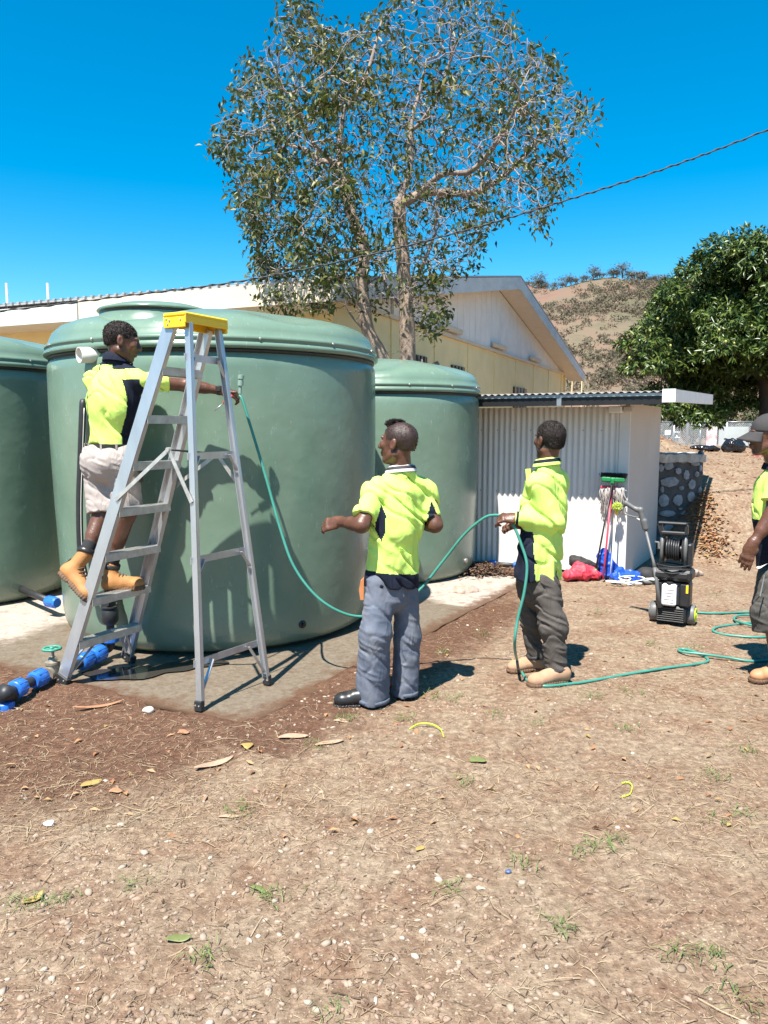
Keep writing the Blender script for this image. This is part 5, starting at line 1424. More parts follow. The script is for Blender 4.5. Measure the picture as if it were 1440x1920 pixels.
# rock, sticks
ROCK = M('pink_rock', (0.34, 0.25, 0.20), rough=0.9, var=0.25, scale=14, bump=0.5)
for (u, v, s_, lab, nm) in ((872, 1113, (0.13, 0.10, 0.05), 'flat pinkish rock on the slab beside the rear tank', 'rock'), (1293, 1080, (0.13, 0.07, 0.05), 'broken brown rock behind the pressure washer', 'rock')):
    c = gp(u, v, 0.03); q = Solid(); q.ell(c, s_, k=.02).ell(c + Vector((s_[0] * .5, 0.02, -.01)), tuple(x * .7 for x in s_), k=.02).ell(c + Vector((-s_[0] * .5, -0.02, -.005)), tuple(x * .75 for x in s_), k=.02)
    o = solid(q, nm, ROCK, None, loc=(c.x, c.y, 0), res=0.012, disp=crumple(u, 14, .02, 40, .006), amp=.03); tag(o, lab, 'rock')

# ================================================================== BACKGROUND AT THE RIGHT
def far(u, v, Y): return P(u, v, Y)
FY = 43.0
fz = Hz(far(1340, 850, FY).x, FY)
fe = thing('chain_link_fence', 'tall grey chain link fence beyond the dirt bank', 'fence', far(1340, 850, FY))
def mesh_material():
    m = bpy.data.materials.new('chain_link'); m.use_nodes = True
    n, l = m.node_tree.nodes, m.node_tree.links
    b = n['Principled BSDF']; b.inputs['Base Color'].default_value = (0.55, 0.56, 0.57, 1); b.inputs['Metallic'].default_value = 0.3; b.inputs['Roughness'].default_value = 0.5
    tc = n.new('ShaderNodeTexCoord'); mp = n.new('ShaderNodeMapping'); mp.inputs['Rotation'].default_value = (0, math.radians(45), 0); mp.inputs['Scale'].default_value = (14, 1, 14)
    l.new(tc.outputs['Object'], mp.inputs['Vector']); sp = n.new('ShaderNodeSeparateXYZ'); l.new(mp.outputs[0], sp.inputs[0])
    def fr(o):
        a = n.new('ShaderNodeMath'); a.operation = 'FRACT'; l.new(o, a.inputs[0]); c_ = n.new('ShaderNodeMath'); c_.operation = 'LESS_THAN'; c_.inputs[1].default_value = 0.20; l.new(a.outputs[0], c_.inputs[0]); return c_.outputs[0]
    mx = n.new('ShaderNodeMath'); mx.operation = 'MAXIMUM'; l.new(fr(sp.outputs['X']), mx.inputs[0]); l.new(fr(sp.outputs['Z']), mx.inputs[1])
    l.new(mx.outputs[0], b.inputs['Alpha']); return m
CHAIN = mesh_material()
fx0, fx1 = far(1215, 800, FY).x, far(1560, 800, FY).x; zt = far(1340, 791, FY).z; zb_ = 0.1
npost = 7
for k in range(npost + 1):
    x = fx0 + (fx1 - fx0) * k / npost; mb = MB(); mb.tube([(x, FY, zb_ - .2), (x, FY, zt)], 0.045, 8); mb.build('post', STEEL, fe, smooth=True)
    if k < npost:
        x1 = fx0 + (fx1 - fx0) * (k + 1) / npost
        mb = MB(); mb.add([(x, FY, zb_), (x1, FY, zb_), (x1, FY, zt - .03), (x, FY, zt - .03)], [(0, 1, 2, 3)]); mb.build('wire_panel', CHAIN, fe)
        mb = MB(); mb.tube([(x, FY, zt), (x1, FY, zt)], 0.03, 6); mb.build('top_rail', STEEL, fe, smooth=True)
def banner_mat():
    m = M('banner_print', (0.62, 0.20, 0.22), rough=0.7, var=0.45, scale=1.6, tint=(0.72, 0.62, 0.62)); return m
c0, c1 = far(1323, 852, FY - .08), far(1345, 800, FY - .08)
mb = MB(); mb.prism([(c0.x, c0.y, zb_ + .1), (c1.x, c0.y, zb_ + .1), (c1.x, c0.y, c1.z), (c0.x, c0.y, c1.z)], (0, 0.02, 0)); o = mb.build('banner', banner_mat(), None, loc=(c0.x, c0.y, zb_)); tag(o, 'faded red and white banner hung on the chain link fence', 'banner')
c0, c1 = far(1346, 855, FY - .1), far(1404, 800, FY - .1)
PANE = M('pale_tarp', (0.42, 0.44, 0.43), rough=0.7, var=0.2, scale=0.8)
mb = MB(); mb.prism([(c0.x, c0.y, zb_), (c1.x, c0.y, zb_), (c1.x, c0.y, c1.z), (c0.x, c0.y, c1.z)], (0, 0.02, 0)); o = mb.build('shade_cloth', PANE, None, loc=(c0.x, c0.y, zb_)); tag(o, 'pale grey sheet hung on the fence right of the banner', 'sheet')
# court equipment behind the fence
CY = 50.0
for (u, v0, wpx, lab) in ((1270, 822, 10, 'white framed backboard on a pole behind the fence'), (1252, 818, 11, 'plain white backboard behind the fence beside the shed')):
    p_ = far(u, v0 - 7, CY); h_ = wpx * CY / FPX
    hb = thing('backboard', lab, 'backboard', (p_.x, CY, Hz(p_.x, CY)))
    mb = MB(); mb.tube([(p_.x, CY + .1, Hz(p_.x, CY) - .2), (p_.x, CY + .1, p_.z)], 0.06, 8); mb.build('pole', STEEL, hb, smooth=True)
    if 'framed' in lab:
        mb = MB()
        for s_ in (-1, 1): mb.bar((p_.x + s_ * h_ / 2, CY, p_.z - h_ / 2), (p_.x + s_ * h_ / 2, CY, p_.z + h_ / 2), 0.06, 0.06); mb.bar((p_.x - h_ / 2, CY - .01, p_.z + s_ * h_ / 2), (p_.x + h_ / 2, CY - .01, p_.z + s_ * h_ / 2), 0.06, 0.06)
        mb.build('board_frame', WHP, hb)
    else:
        mb = MB(); mb.box((p_.x, CY, p_.z), (h_, 0.05, h_ * 0.8), bev=0.01); mb.build('board', WHP, hb)
p_ = far(1291, 757, 46); mb = MB(); mb.tube([(p_.x, 46, Hz(p_.x, 46) - .2), (p_.x, 46, p_.z + .6)], [0.08, 0.06], 8); o = mb.build('light_pole', STEEL, None, loc=(p_.x, 46, 0), smooth=True); tag(o, 'grey metal pole rising behind the fence under the mango tree', 'pole')
# rubbish bags and handrail on the bank
BY = 13.2
def bankp(u, Y): x = ray(u, 845).x / ray(u, 845).y * Y; return Vector((x, Y, Hz(x, Y)))
c = bankp(1374, BY) + Vector((0, 0, 0.11))
bag('rubbish_bag', 'full shiny black rubbish bag on top of the dirt bank', 'rubbish bag', [(c, (0.17, 0.15, 0.13)), (c + Vector((.10, 0, -.03)), (.10, .10, .09)), (c + Vector((-.12, 0, -.05)), (.08, .08, .06))], BLKB, 6, (c.x, c.y, c.z - .1))
c = bankp(1325, BY) + Vector((0, 0, 0.05))
bag('black_plastic_sheet', 'flattened black plastic beside the full rubbish bag', 'plastic sheet', [(c, (0.14, 0.12, 0.05)), (c + Vector((-.16, 0, 0.02)), (.12, .08, .03)), (c + Vector((.12, 0, -.01)), (.10, .08, .05))], BLKB, 7, (c.x, c.y, c.z - .05))
hr = thing('handrail', 'thin black metal handrail sloping down behind the rubbish bag', 'handrail', bankp(1364, 15))
h0, h1 = P(1364, 824, 15), P(1412, 842, 15)
for p_ in (h0, h1, h0 + Vector((.05, 0, 0))):
    mb = MB(); mb.tube([Vector((p_.x, 15, Hz(p_.x, 15) - .1)), p_], 0.014, 8); mb.build('upright', BEAM, hr, smooth=True)
mb = MB(); mb.tube(crv([h0 + Vector((-.06, 0, 0)), h0, h1, h1 + Vector((.3, 0, -.12))], 4), 0.016, 8); mb.build('rail', BEAM, hr, smooth=True)
pk = bankp(1421, 12.2); PINK = M('pink_plastic', (0.55, 0.16, 0.22), rough=0.5, var=0.1)
mb = MB(); mb.lathe(pk, [(0.07, 0), (0.09, 0.2), (0.10, 0.2), (0.10, 0.22), (0.085, 0.22), (0.06, 0.02)], 20); o = mb.build('pink_bucket', PINK, None, loc=tuple(pk), smooth=False); tag(o, 'pink plastic bucket on the bank behind the man at the right edge', 'bucket')
# shrubs in the shade below the mango tree
rs = np.random.default_rng(17)
SHR = leaf_material('shade_shrub', [(0.03, 0.05, 0.015), (0.07, 0.09, 0.03), (0.16, 0.13, 0.07)], 0.15, 0.7)
for k, (u, lab) in enumerate(((1255, 'leafy shrub behind the fence next to the shed roof end'), (1300, 'brownish shrub behind the fence below the mango branches'), (1345, 'green shrub behind the fence above the red banner'), (1395, 'dark shrub behind the fence left of the capped man'), (1450, 'dark shrub behind the fence at the right edge of the photo'))):
    c = far(u, 800, 52); n_ = 1500; zb2 = Hz(c.x, 52)
    dd_ = rand_dirs(n_, rs); C = np.array([c.x, 52, zb2 + 1.8]) + dd_ * np.array([1.15, 1.0, 1.9]) * rs.uniform(.5, 1, (n_, 1))
    t = thing('shrub', lab, 'shrub', (c.x, 52, zb2), 'shrubs behind the fence')
    V, F = leaves_mesh(C, rand_dirs(n_, rs) + np.array([0, 0, -.3]), dd_ + np.array([0, 0, .5]), rs.uniform(.18, .32, n_), rs.uniform(.08, .13, n_)); tag(np_mesh('foliage', V, F, SHR, t, smooth=False), kind='stuff')
    mb = MB(); mb.tube([(c.x, 52, zb2 - .2), (c.x + .1, 52, zb2 + 1.6)], [.08, .04], 6); mb.build('stem', DKBARK, t, smooth=True)
# ================================================================== PEOPLE
SKIN = M('brown_skin', (0.105, 0.044, 0.026), rough=0.40, var=0.28, scale=16, bump=0.16, bscale=110, spec=0.5)
HAIR = M('cropped_black_hair', (0.026, 0.017, 0.014), rough=0.72, var=0.35, scale=90, bump=0.5, bscale=240)
HAIRT = M('thin_cropped_hair', (0.042, 0.022, 0.017), rough=0.45, var=0.35, scale=70, bump=0.25, bscale=240)
HIVIS = M('hi_vis_yellow', (0.55, 0.77, 0.16), rough=0.75, var=0.03, scale=5, bump=0.10, bscale=260, spec=0.2, wr=0.55, wscale=7)
NAVY = M('navy_cloth', (0.010, 0.013, 0.026), rough=0.85, var=0.2, bump=0.1, bscale=200, spec=0.2, wr=0.5, wscale=7)
SHORTS = M('stone_cotton', (0.35, 0.30, 0.275), rough=0.85, var=0.08, bump=0.12, bscale=220, wr=0.6, wscale=9)
JEAN = M('faded_blue_twill', (0.078, 0.108, 0.170), rough=0.9, var=0.22, scale=5, tint=(0.13, 0.135, 0.155), bump=0.15, bscale=260, wr=0.4, wscale=10)
CHAR = M('charcoal_brown_cotton', (0.075, 0.064, 0.056), rough=0.9, var=0.15, bump=0.12, bscale=220, wr=0.4, wscale=10)
OLIVE = M('dark_grey_cargo', (0.062, 0.056, 0.050), rough=0.9, var=0.15, bump=0.12, bscale=220, wr=0.4, wscale=10)
WHEAT = M('wheat_nubuck', (0.37, 0.165, 0.05), rough=0.7, var=0.14, scale=14, bump=0.15, bscale=120)
SUEDE = M('dusty_suede', (0.36, 0.22, 0.135), rough=0.9, var=0.16, scale=16, bump=0.15, bscale=140)
BLKL = M('scuffed_black_leather', (0.022, 0.021, 0.021), rough=0.34, var=0.4, scale=18)
SOLE_T = M('tan_rubber_sole', (0.115, 0.062, 0.034), rough=0.8, var=0.2, scale=18)
SOCK = M('dark_sock', (0.018, 0.018, 0.020), rough=0.9, var=0.2, bump=0.3, bscale=300)
STRIPE = M('pale_grey_knit', (0.55, 0.50, 0.50), rough=0.8, var=0.05)
EYE = M('eye_white', (0.22, 0.18, 0.16), rough=0.25, var=0.02)
UP = Vector((0, 0, 1))
def rgt_of(f): return Vector((f.y, -f.x, 0)).normalized()
def folds(kind, seed=0.0, amp=1.0):
    """cloth relief: long soft drapes, diagonal pulls, bunching"""
    def f(p):
        q = p + seed
        if kind == 'shirt':
            a = vnoise(q * np.array([12, 12, 2.6], np.float32)); b = vnoise((q + q[:, [2, 0, 1]] * 0.6) * np.array([11, 11, 4.5], np.float32)); c = vnoise(q * 4.0)
            e = np.abs(vnoise((q + q[:, [2, 2, 0]] * 0.8) * np.array([8, 8, 5], np.float32)))
            return amp * (0.026 * a + 0.007 * (np.abs(b) * 4 - 0.7) + 0.008 * c + 0.013 * np.clip(0.075 - e, 0, 0.075) / 0.075)
        if kind == 'leg':
            a = vnoise(q * np.array([14, 14, 1.8], np.float32)); b = vnoise((q + q[:, [1, 2, 0]] * 0.35) * np.array([9, 9, 30], np.float32)); c = np.abs(vnoise((q + q[:, [2, 2, 0]] * 0.8) * np.array([9, 9, 6], np.float32)))
            return amp * (0.024 * a + 0.006 * (np.abs(b) * 3 - 0.6) + 0.009 * (np.clip(0.08 - c, 0, 0.08) / 0.08) - 0.002)
        a = vnoise(q * 9.0); b = vnoise(q * np.array([18, 18, 12], np.float32))
        return amp * (0.014 * a + 0.010 * (np.abs(b) * 2 - 0.5))
    return f
HS = 1.06
def scale_prims(S, i0, c, s_):
    c = np.array(c, np.float32)
    for i in range(i0, len(S.p)):
        q = list(S.p[i])
        if q[0] == 'c': q[1] = c + (q[1] - c) * s_; q[2] = c + (q[2] - c) * s_; q[3] *= s_; q[4] *= s_
        else: q[1] = c + (q[1] - c) * s_; q[2] = q[2] * s_
        S.p[i] = tuple(q)
def head_prims(S, c, f, up=UP, neck=None, neck_r=0.054):
    f = f.normalized(); r = f.cross(up).normalized(); up = r.cross(f).normalized(); ax = (r, f, up); i0 = len(S.p)
    L = lambda x, y, z: c + r * x + f * y + up * z
    S.ell(L(0, -0.018, 0.036), (0.075, 0.097, 0.082), ax, k=.02)
    S.ell(L(0, 0.030, -0.028), (0.058, 0.064, 0.082), ax, k=.03)
    S.ell(L(0, 0.062, -0.092), (0.028, 0.026, 0.022), ax, k=.02)
    for s_ in (-1, 1):
        S.cap(L(s_ * .052, -.005, -.055), L(s_ * .022, .058, -.092), .020, .018, k=.02)
        S.ell(L(s_ * .036, .070, -.010), (.022, .02, .02), ax, k=.018)
    S.ell(L(0, .080, .034), (.048, .014, .011), ax, k=.014)
    for s_ in (-1, 1): S.ell(L(s_ * .031, .098, .012), (.015, .012, .010), ax, k=.010, op='s')
    S.cap(L(0, .086, .022), L(0, .108, -.018), .009, .015, k=.010)
    for s_ in (-1, 1): S.ell(L(s_ * .014, .100, -.022), (.011, .011, .009), ax, k=.006)
    S.ell(L(0, .092, -.050), (.026, .011, .008), ax, k=.006); S.ell(L(0, .090, -.064), (.023, .011, .009), ax, k=.006)
    for s_ in (-1, 1):
        S.ell(L(s_ * .077, -.008, -.004), (.009, .020, .032), (r, (f + up * 0.25), (up - f * 0.25)), k=.006)
        S.ell(L(s_ * .086, -.004, 0.0), (.006, .010, .018), ax, k=.006, op='s')
    scale_prims(S, i0, c, HS)
    if neck is not None:
        S.cap(L(0, -.022, -.05), neck, neck_r, neck_r * 1.12, k=.03)
    return (lambda x, y, z: c + (r * x + f * y + up * z) * HS), ax
def hair_mask(L, ax, line=.050, low=-.035):
    o = np.array(L(0, 0, 0)); R_ = np.array([tuple(q) for q in ax])
    def m(c):
        q = (c - o) @ R_.T / HS; n = vnoise(c * 120) * .012 + vnoise(c * 40) * .008; x, y, z = q.T
        return ((z + n > line) & (y < .085)) | ((y + n < .0) & (z + n > low) & (np.abs(x) < .09)) | ((y + n < .042) & (z + n > .018) & (z < .2))
    return lambda c: np.where(m(c) & (((c - o) ** 2).sum(1) < .03) & ~((np.abs((c - o) @ R_[0]) > .074 * HS) & (((c - o) @ R_[2]) < .04)), 1, 0)
def fuzz(o, mat, n_per=1.2, size=.0055, seed=1):
    """tight curls standing off the scalp, as part of the same hair mesh"""
    me = o.data; N = len(me.vertices); co = np.empty(N * 3, np.float32); me.vertices.foreach_get('co', co); co = co.reshape(-1, 3)
    no = np.empty(N * 3, np.float32); me.vertices.foreach_get('normal', no); no = no.reshape(-1, 3)
    r_ = np.random.default_rng(seed); k = r_.integers(0, N, int(N * n_per)); p = co[k] - no[k] * .001
    a = no[k] * size * r_.uniform(.3, 1.0, (len(k), 1)) + r_.normal(size=p.shape) * size * .45; b = r_.normal(size=p.shape) * size * .35
    V = np.stack([p - b, p + b, p + a], 1).reshape(-1, 3) + np.array(BASE[o.name])
    return np_mesh('hair_curls', V, np.arange(len(V)).reshape(-1, 3), mat, o, smooth=False)
def hair_solid(L, ax, grow=0.0015, line=0.052, low=-0.035):
    S = Solid(); S.ell(L(0, -0.018, 0.036), (0.075 * HS + grow, 0.097 * HS + grow, 0.082 * HS + grow), ax, k=.01)
    S.ell(L(0, -0.070, -0.02), (0.05, 0.03, 0.04), ax, k=.03)
    S.box(L(0, 0.15, line - 0.15), (0.2, 0.105, 0.15), ax, 0.01, k=.015, op='s')
    S.box(L(0, 0.03, low - 0.1), (0.2, 0.2, 0.1), ax, 0.01, k=.012, op='s')
    S.box(L(0, 0.055, low - .005), (0.2, 0.055, 0.055), ax, 0.015, k=.012, op='s')
    return S
def hand_prims(S, w, d, n, side=1, curl=0.5, spread=1.0, sc=1.0, curls=None, thumb=None):
    """w wrist, d towards the fingers, n out of the back of the hand, side = which way the thumb leaves"""
    d = d.normalized(); n = (n - d * n.dot(d)).normalized(); s = d.cross(n) * side
    S.cap(w + d * .02 * sc, w + d * .078 * sc, .0165 * sc, .0150 * sc, k=.016, side=s, sq=2.35)
    S.cap(w - d * .02 * sc, w + d * .03 * sc, .024 * sc, .020 * sc, k=.02, side=s, sq=1.3)
    for i, (off, ln) in enumerate(((.030, .072), (.010, .080), (-.010, .074), (-.029, .058))):
        p = w + d * (.082 - abs(off) * .18) * sc + s * off * sc; c_ = (curls[i] if curls else curl + 0.06 * i)
        ang = c_ * 0.75; r0 = .0094 * sc
        for j, fr in enumerate((.45, .31, .24)):
            dv = (d * math.cos(ang) - n * math.sin(ang)) + s * (off * 1.6 * spread)
            q = p + dv.normalized() * ln * fr * sc
            S.cap(p, q, r0, r0 * .92, k=.0055 if j else .010); p = q; r0 *= .92; ang += c_
    t0 = w + d * .022 * sc + s * .028 * sc - n * .006 * sc
    td = thumb if thumb is not None else (d * .72 + s * .62 - n * .30)
    td = td.normalized(); t1 = t0 + td * .044 * sc; t2 = t1 + (td * .8 + d * .35 - n * .2 * (1 + curl)).normalized() * .036 * sc
    S.cap(t0, t1, .0135 * sc, .011 * sc, k=.014); S.cap(t1, t2, .011 * sc, .009 * sc, k=.005)
def arm_prims(S, sh, el, wr, r=1.0):
    sh = sh - UP * .045
    S.cap(sh, el, .047 * r, .041 * r, k=.02); S.cap(el, wr, .039 * r, .0265 * r, k=.025); S.cap(lerp(el, wr, .08), lerp(el, wr, .5), .0435 * r, .035 * r, k=.02)
def torso_core(S, nk, hip, f, sl, sr):
    r = rgt_of(f); S.cap(nk - UP * .15, hip + UP * .06, .07, .062, k=.03, side=r, sq=1.3); S.cap(sl - UP * .05, sr - UP * .05, .040, k=.03)
def shirt_solid(nk, hem, f, sl, sr, sleeves, depth=.115, wide=1.42, hem_r=.125, hem_sq=1.38, belly=0.0):
    r = rgt_of(f); u = (nk - hem).normalized(); S = Solid()
    S.cap(nk - u * .15, nk - u * .33, depth, depth, k=.05, side=r, sq=wide)
    S.cap(nk - u * .28, hem, depth * 0.99, hem_r, k=.06, side=r, sq=hem_sq, flat=(0, 1))
    dn = UP * -.024; dn2 = UP * -.042
    S.cap(lerp(sl, sr, .12) + dn, lerp(sl, sr, .88) + dn, .056, k=.05)
    S.cap(nk - u * .026, sl + dn2, .056, .050, k=.05); S.cap(nk - u * .026, sr + dn2, .056, .050, k=.05); S.ell(nk - u * .01 - f * .012, (.074, .066, .035), (r, f, u), k=.03)
    for (a, b, c_, r0, r1) in sleeves:
        a = a + dn2; r0 = r0 * .9
        if c_ is None: S.cap(a, b, r0, r1, k=.045, flat=(0, 1))
        else: S.cap(a, b, r0, (r0 + r1) / 2, k=.045); S.cap(b, c_, (r0 + r1) / 2, r1, k=.03, flat=(0, 1))
    return S
def collar(name, mats, parent, nk, f, rad=.066, h=.040, tilt=0.25, open_=0.5, drop=.0):
    """fold-over collar: a band round the neck, open at the throat"""
    r = rgt_of(f); V = []; F = []; mi = []; n = 30
    prof = [(-.004, -.012), (-.004, h), (.003, h + .006), (.013, h - .002), (.022, h * .35), (.026, -.006)]
    for i in range(n + 1):
        a = open_ / 2 + (2 * math.pi - open_) * i / n
        d = f * math.cos(a) + r * math.sin(a); back = -math.cos(a)
        for (o, z) in prof: V.append(nk + d * (rad + o) * (1.0 if abs(math.sin(a)) < .7 else 1.05) + UP * (z + tilt * rad * back * .9 + drop - .008))
    m = len(prof)
    for i in range(n):
        for j in range(m - 1): F.append((i * m + j, i * m + j + 1, (i + 1) * m + j + 1, (i + 1) * m + j)); mi.append(j)
    return np_mesh(name, np.array(V), F, mats, parent, smooth=True, mi=[0 if len(mats) == 1 else (1 if j in (2, 4) else 0) for j in mi])
def shoe(parent, heel, toe, up, mat, sole_mat, shaft=None, shaft_r=.05, w=1.0, cuffs=None, sole_h=.026, cap_toe=False):
    """boot: upper with rounded toe box and ankle shaft, and a sole of its own"""
    d = (toe - heel); L = d.length; d = d / L; up = (up - d * up.dot(d)).normalized(); s = d.cross(up)
    q = lambda x, z, y=0.0: heel + d * (x * L) + up * z + s * y
    S = Solid()
    S.cap(q(.16, .052), q(.80, .044), .040 * w, .037 * w, k=.02, side=s, sq=1.10)
    S.ell(q(.78, .040), (.062, .049 * w, .040), (d, s, up), k=.02)
    S.ell(q(.17, .055), (.050, .039 * w, .052), (d, s, up), k=.02)
    S.cap(q(.26, .075), q(.56, .062), .042 * w, .036 * w, k=.03)
    if shaft is not None: S.cap(q(.22, .07), shaft, .043 * w, shaft_r * .9, k=.03, flat=(0, 1))
    S.box(q(.5, sole_h - .108), (L, .2, .1), (d, s, up), .004, k=.004, op='s')
    b = solid(S, 'boot', mat, parent, res=.0055, disp=folds('x', L * 7, .35), amp=.006)
    S = Solid(); S.cap(q(.19, .012), q(.55, .012), .043 * w, .041 * w, k=.03); S.cap(q(.55, .012), q(.80, .012), .040 * w, .047 * w, k=.03); S.ell(q(.82, .014), (.055, .052 * w, .03), (d, s, up), k=.02)
    S.box(q(.5, sole_h + .1), (L, .2, .1), (d, s, up), .003, k=.004, op='s'); S.box(q(.5, -.1), (L, .2, .1), (d, s, up), .003, k=.004, op='s')
    S.box(q(.41, -.006), (L * .045, .2, .016), (d, s, up), .003, k=.004, op='s')
    so = solid(S, 'sole', sole_mat, b, res=.0055, disp=lambda p: 0.003 * np.sin((p @ np.array(d, np.float32)) * 330).astype(np.float32), amp=.005)
    if cap_toe:
        for i in range(4):
            x0 = .34 + .075 * i; zz = .128 - .011 * i
            mb = MB(); mb.tube(crv([q(x0, zz - .022, -.030), q(x0 + .02, zz + .006, -.008), q(x0 + .02, zz + .006, .008), q(x0, zz - .022, .030)], 3), .0048, 5); mb.build('lace', SOLE_T, b, smooth=True)
        mb = MB(); mb.bar(q(.02, .075, 0), q(.02, .12, 0), .018, .006, up=tuple(d)); mb.build('pull_tab', BLKL, b)
    return b
def eyes(parent, L, ax):
    for s_ in (-1, 1):
        mb = MB(); c = L(s_ * .031, .0765, .012); mb.lathe(c, [(.001, -.010), (.008, -.007), (.0105, 0), (.008, .007), (.001, .010)], 10); mb.build('eye', EYE, parent, smooth=True)
def limb_cloth(S, pts, rr, k=.05, flat=True, side=None, sq=1.0):
    for i in range(len(pts) - 1): S.cap(pts[i], pts[i + 1], rr[i], rr[i + 1], k=k, flat=(0, 1 if flat and i == len(pts) - 2 else 0), side=side, sq=sq)

# ---------------------------------------------------------------- man on the ladder
def man_on_ladder():
    f = Vector((.55, .83, 0)).normalized(); r = rgt_of(f)
    nk = P(220, 676, 5.08); sl, sr = P(176, 700, 5.17), P(262, 703, 5.0)
    hip = P(203, 850, 5.05); hem = P(204, 836, 5.05)
    t = thing('person', 'man in hi-vis polo and pale shorts standing on the step ladder', 'person', P(205, 1118, 5.0))
    er, wr = P(348, 722, 5.13), P(418, 733, 5.19)
    el, wl_ = P(196, 790, 5.31), P(248, 772, 5.20)
    HL, HR = P(184, 862, 5.10), P(228, 862, 5.0)
    KR, AR = P(240, 962, 5.02), P(208, 1062, 5.06); KL, AL = P(192, 968, 5.03), P(161, 1036, 4.90)
    B = Solid(); torso_core(B, nk, hip, f, sl, sr)
    L, ax = head_prims(B, P(229, 641, 5.06), Vector((.92, .28, -.22)), Vector((.15, .05, 1)), nk - UP * .03)
    arm_prims(B, sr, er, wr); arm_prims(B, sl, el, wl_)
    hand_prims(B, wr, (P(450, 742, 5.2) - wr), Vector((0.1, -.55, .8)), side=1, curl=0.75, thumb=Vector((.8, -.2, .35)))
    hand_prims(B, wl_, Vector((.8, .3, .1)), Vector((0, -.4, .9)), side=1, curl=0.6)
    for (a, b, c_) in ((HL, KL, AL), (HR, KR, AR)):
        B.cap(a, b, .078, .054, k=.04); B.cap(b, c_, .050, .034, k=.03); B.cap(lerp(b, c_, .12) - Vector((.012, 0.0, 0)), lerp(b, c_, .5) - Vector((.010, 0, 0)), .050, .042, k=.03)
    solid(B, 'body', [SKIN, HAIR], t, res=.0055, mfn=hair_mask(L, ax))
    hr = hair_solid(L, ax); ho_ = solid(hr, 'hair', HAIR, t, res=.004, disp=crumple(1, 70, .0012, 180, .0012), amp=.006); tag(fuzz(ho_, HAIR), kind='stuff'); eyes(t, L, ax)
    sleeve = lerp(sr, er, .60)
    S = shirt_solid(nk, hem, f, sl, sr, [(sr, sleeve, None, .064, .070), (sl, lerp(sl, el, .75), None, .062, .068)], depth=.118, wide=1.45, hem_r=.112, hem_sq=1.36)
    S.ell(lerp(nk, hem, .45) - f * .02, (.185, .12, .15), (r, f, UP), k=.06)
    nkn = np.array(nk); rn, fn = np.array(r), np.array(f); zsh = sr.z
    def mf(c):
        q = c - nkn; x, y, z = q @ rn, q @ fn, q[:, 2]
        side = (x > .105 - .25 * np.clip(-z - .30, 0, .2)) & (y > -.075) & (z < -.13) & (x < .24)
        shl = (z > -.062 + .05 * np.clip(x - .1, 0, 1)) & (x > .035) & (y > -.075)
        yoke = (z > -.028)
        arc = np.abs((x + .062 + 0.33 * (-z - .03) - .55 * (-z - .03) ** 2) ) < .0075
        strap = arc & (y < 0) & (z < -.02) & (z > -.36)
        return np.where(strap, 2, np.where(side | shl | yoke, 1, 0))
    solid(S, 'polo_shirt', [HIVIS, NAVY, BLKC], t, res=.0065, disp=folds('shirt', 2.0, .9), amp=.02, mfn=mf)
    collar('collar', [NAVY], t, nk + UP * .0, f, rad=.068)
    S = Solid(); S.cap(hem + UP * .02, hip - UP * .05, .118, .126, k=.05, side=r, sq=1.33)
    for (a, b) in ((HL, KL), (HR, KR)): S.cap(a, lerp(a, b, .93), .098, .092, k=.05, flat=(0, 1))
    S.ell(hip - f * .05 - UP * .06, (.16, .11, .12), (r, f, UP), k=.05)
    S.box(hem + UP * .13, (.3, .3, .125), (r, f, UP), .002, k=.004, op='s')
    sh = solid(S, 'shorts', SHORTS, t, res=.0065, disp=folds('leg', 5.0, .7), amp=.018)
    V = []; ring = []
    for k in range(41):
        a = 2 * math.pi * k / 40; ring.append(hem + UP * -.004 + r * (math.cos(a) * .168) + f * (math.sin(a) * .128))
    mb = MB()
    for k in range(40): mb.bar(ring[k], ring[k + 1] + (ring[k + 1] - ring[k]) * .05, .006, .034)
    mb.build('belt', BLKL, t)
    for k in (22, 26, 29, 33, 37, 18):
        mb = MB(); o = (ring[k] - hem); o.z = 0; mb.bar(ring[k] + o.normalized() * .006 - UP * .024, ring[k] + o.normalized() * .006 + UP * .022, .012, .004, up=tuple(o)); mb.build('belt_loop', SHORTS, sh)
    # boots
    shoe(t, P(193, 1112, 5.02), P(272, 1104, 5.08), UP, WHEAT, SOLE_T, shaft=AR + UP * .02, shaft_r=.053, cap_toe=True, sole_h=.034)
    hl, tl = P(106, 1072, 4.86), P(164, 1133, 4.76)
    shoe(t, hl, tl, (AL - lerp(hl, tl, .3)), WHEAT, SOLE_T, shaft=AL + (AL - hl) * .05, shaft_r=.053, cap_toe=True, sole_h=.034)
    for (a, k_, bt) in ((AL, KL, 0), (AR, KR, 1)):
        S = Solid(); S.cap(a - (k_ - a).normalized() * .02, a + (k_ - a).normalized() * .075, .042, .044, k=.01, flat=(0, 1)); solid(S, 'sock', SOCK, t, res=.006)
        mb = MB(); dn = (k_ - a).normalized(); mb.lathe(a + dn * -.012, [(.056, 0), (.060, .010), (.058, .034), (.050, .036)], 18, axis=dn); mb.build('ankle_cuff', BLKL, t, smooth=True)
    # watch, wrist band
    ax_ = (wr - er).normalized()
    mb = MB(); mb.lathe(lerp(er, wr, .90), [(.030, -.014), (.033, -.010), (.033, .010), (.030, .014)], 18, axis=ax_); mb.box(lerp(er, wr, .90) + Vector((0, -.034, .01)), (.034, .012, .038), bev=.004); mb.build('watch', BLKL, t, smooth=False)
    REDB = M('red_band', (0.45, 0.02, 0.02), rough=.5)
    mb = MB(); mb.lathe(wr - ax_ * .004, [(.028, -.003), (.030, 0), (.028, .003)], 18, axis=ax_); mb.build('wrist_band', REDB, t, smooth=True)
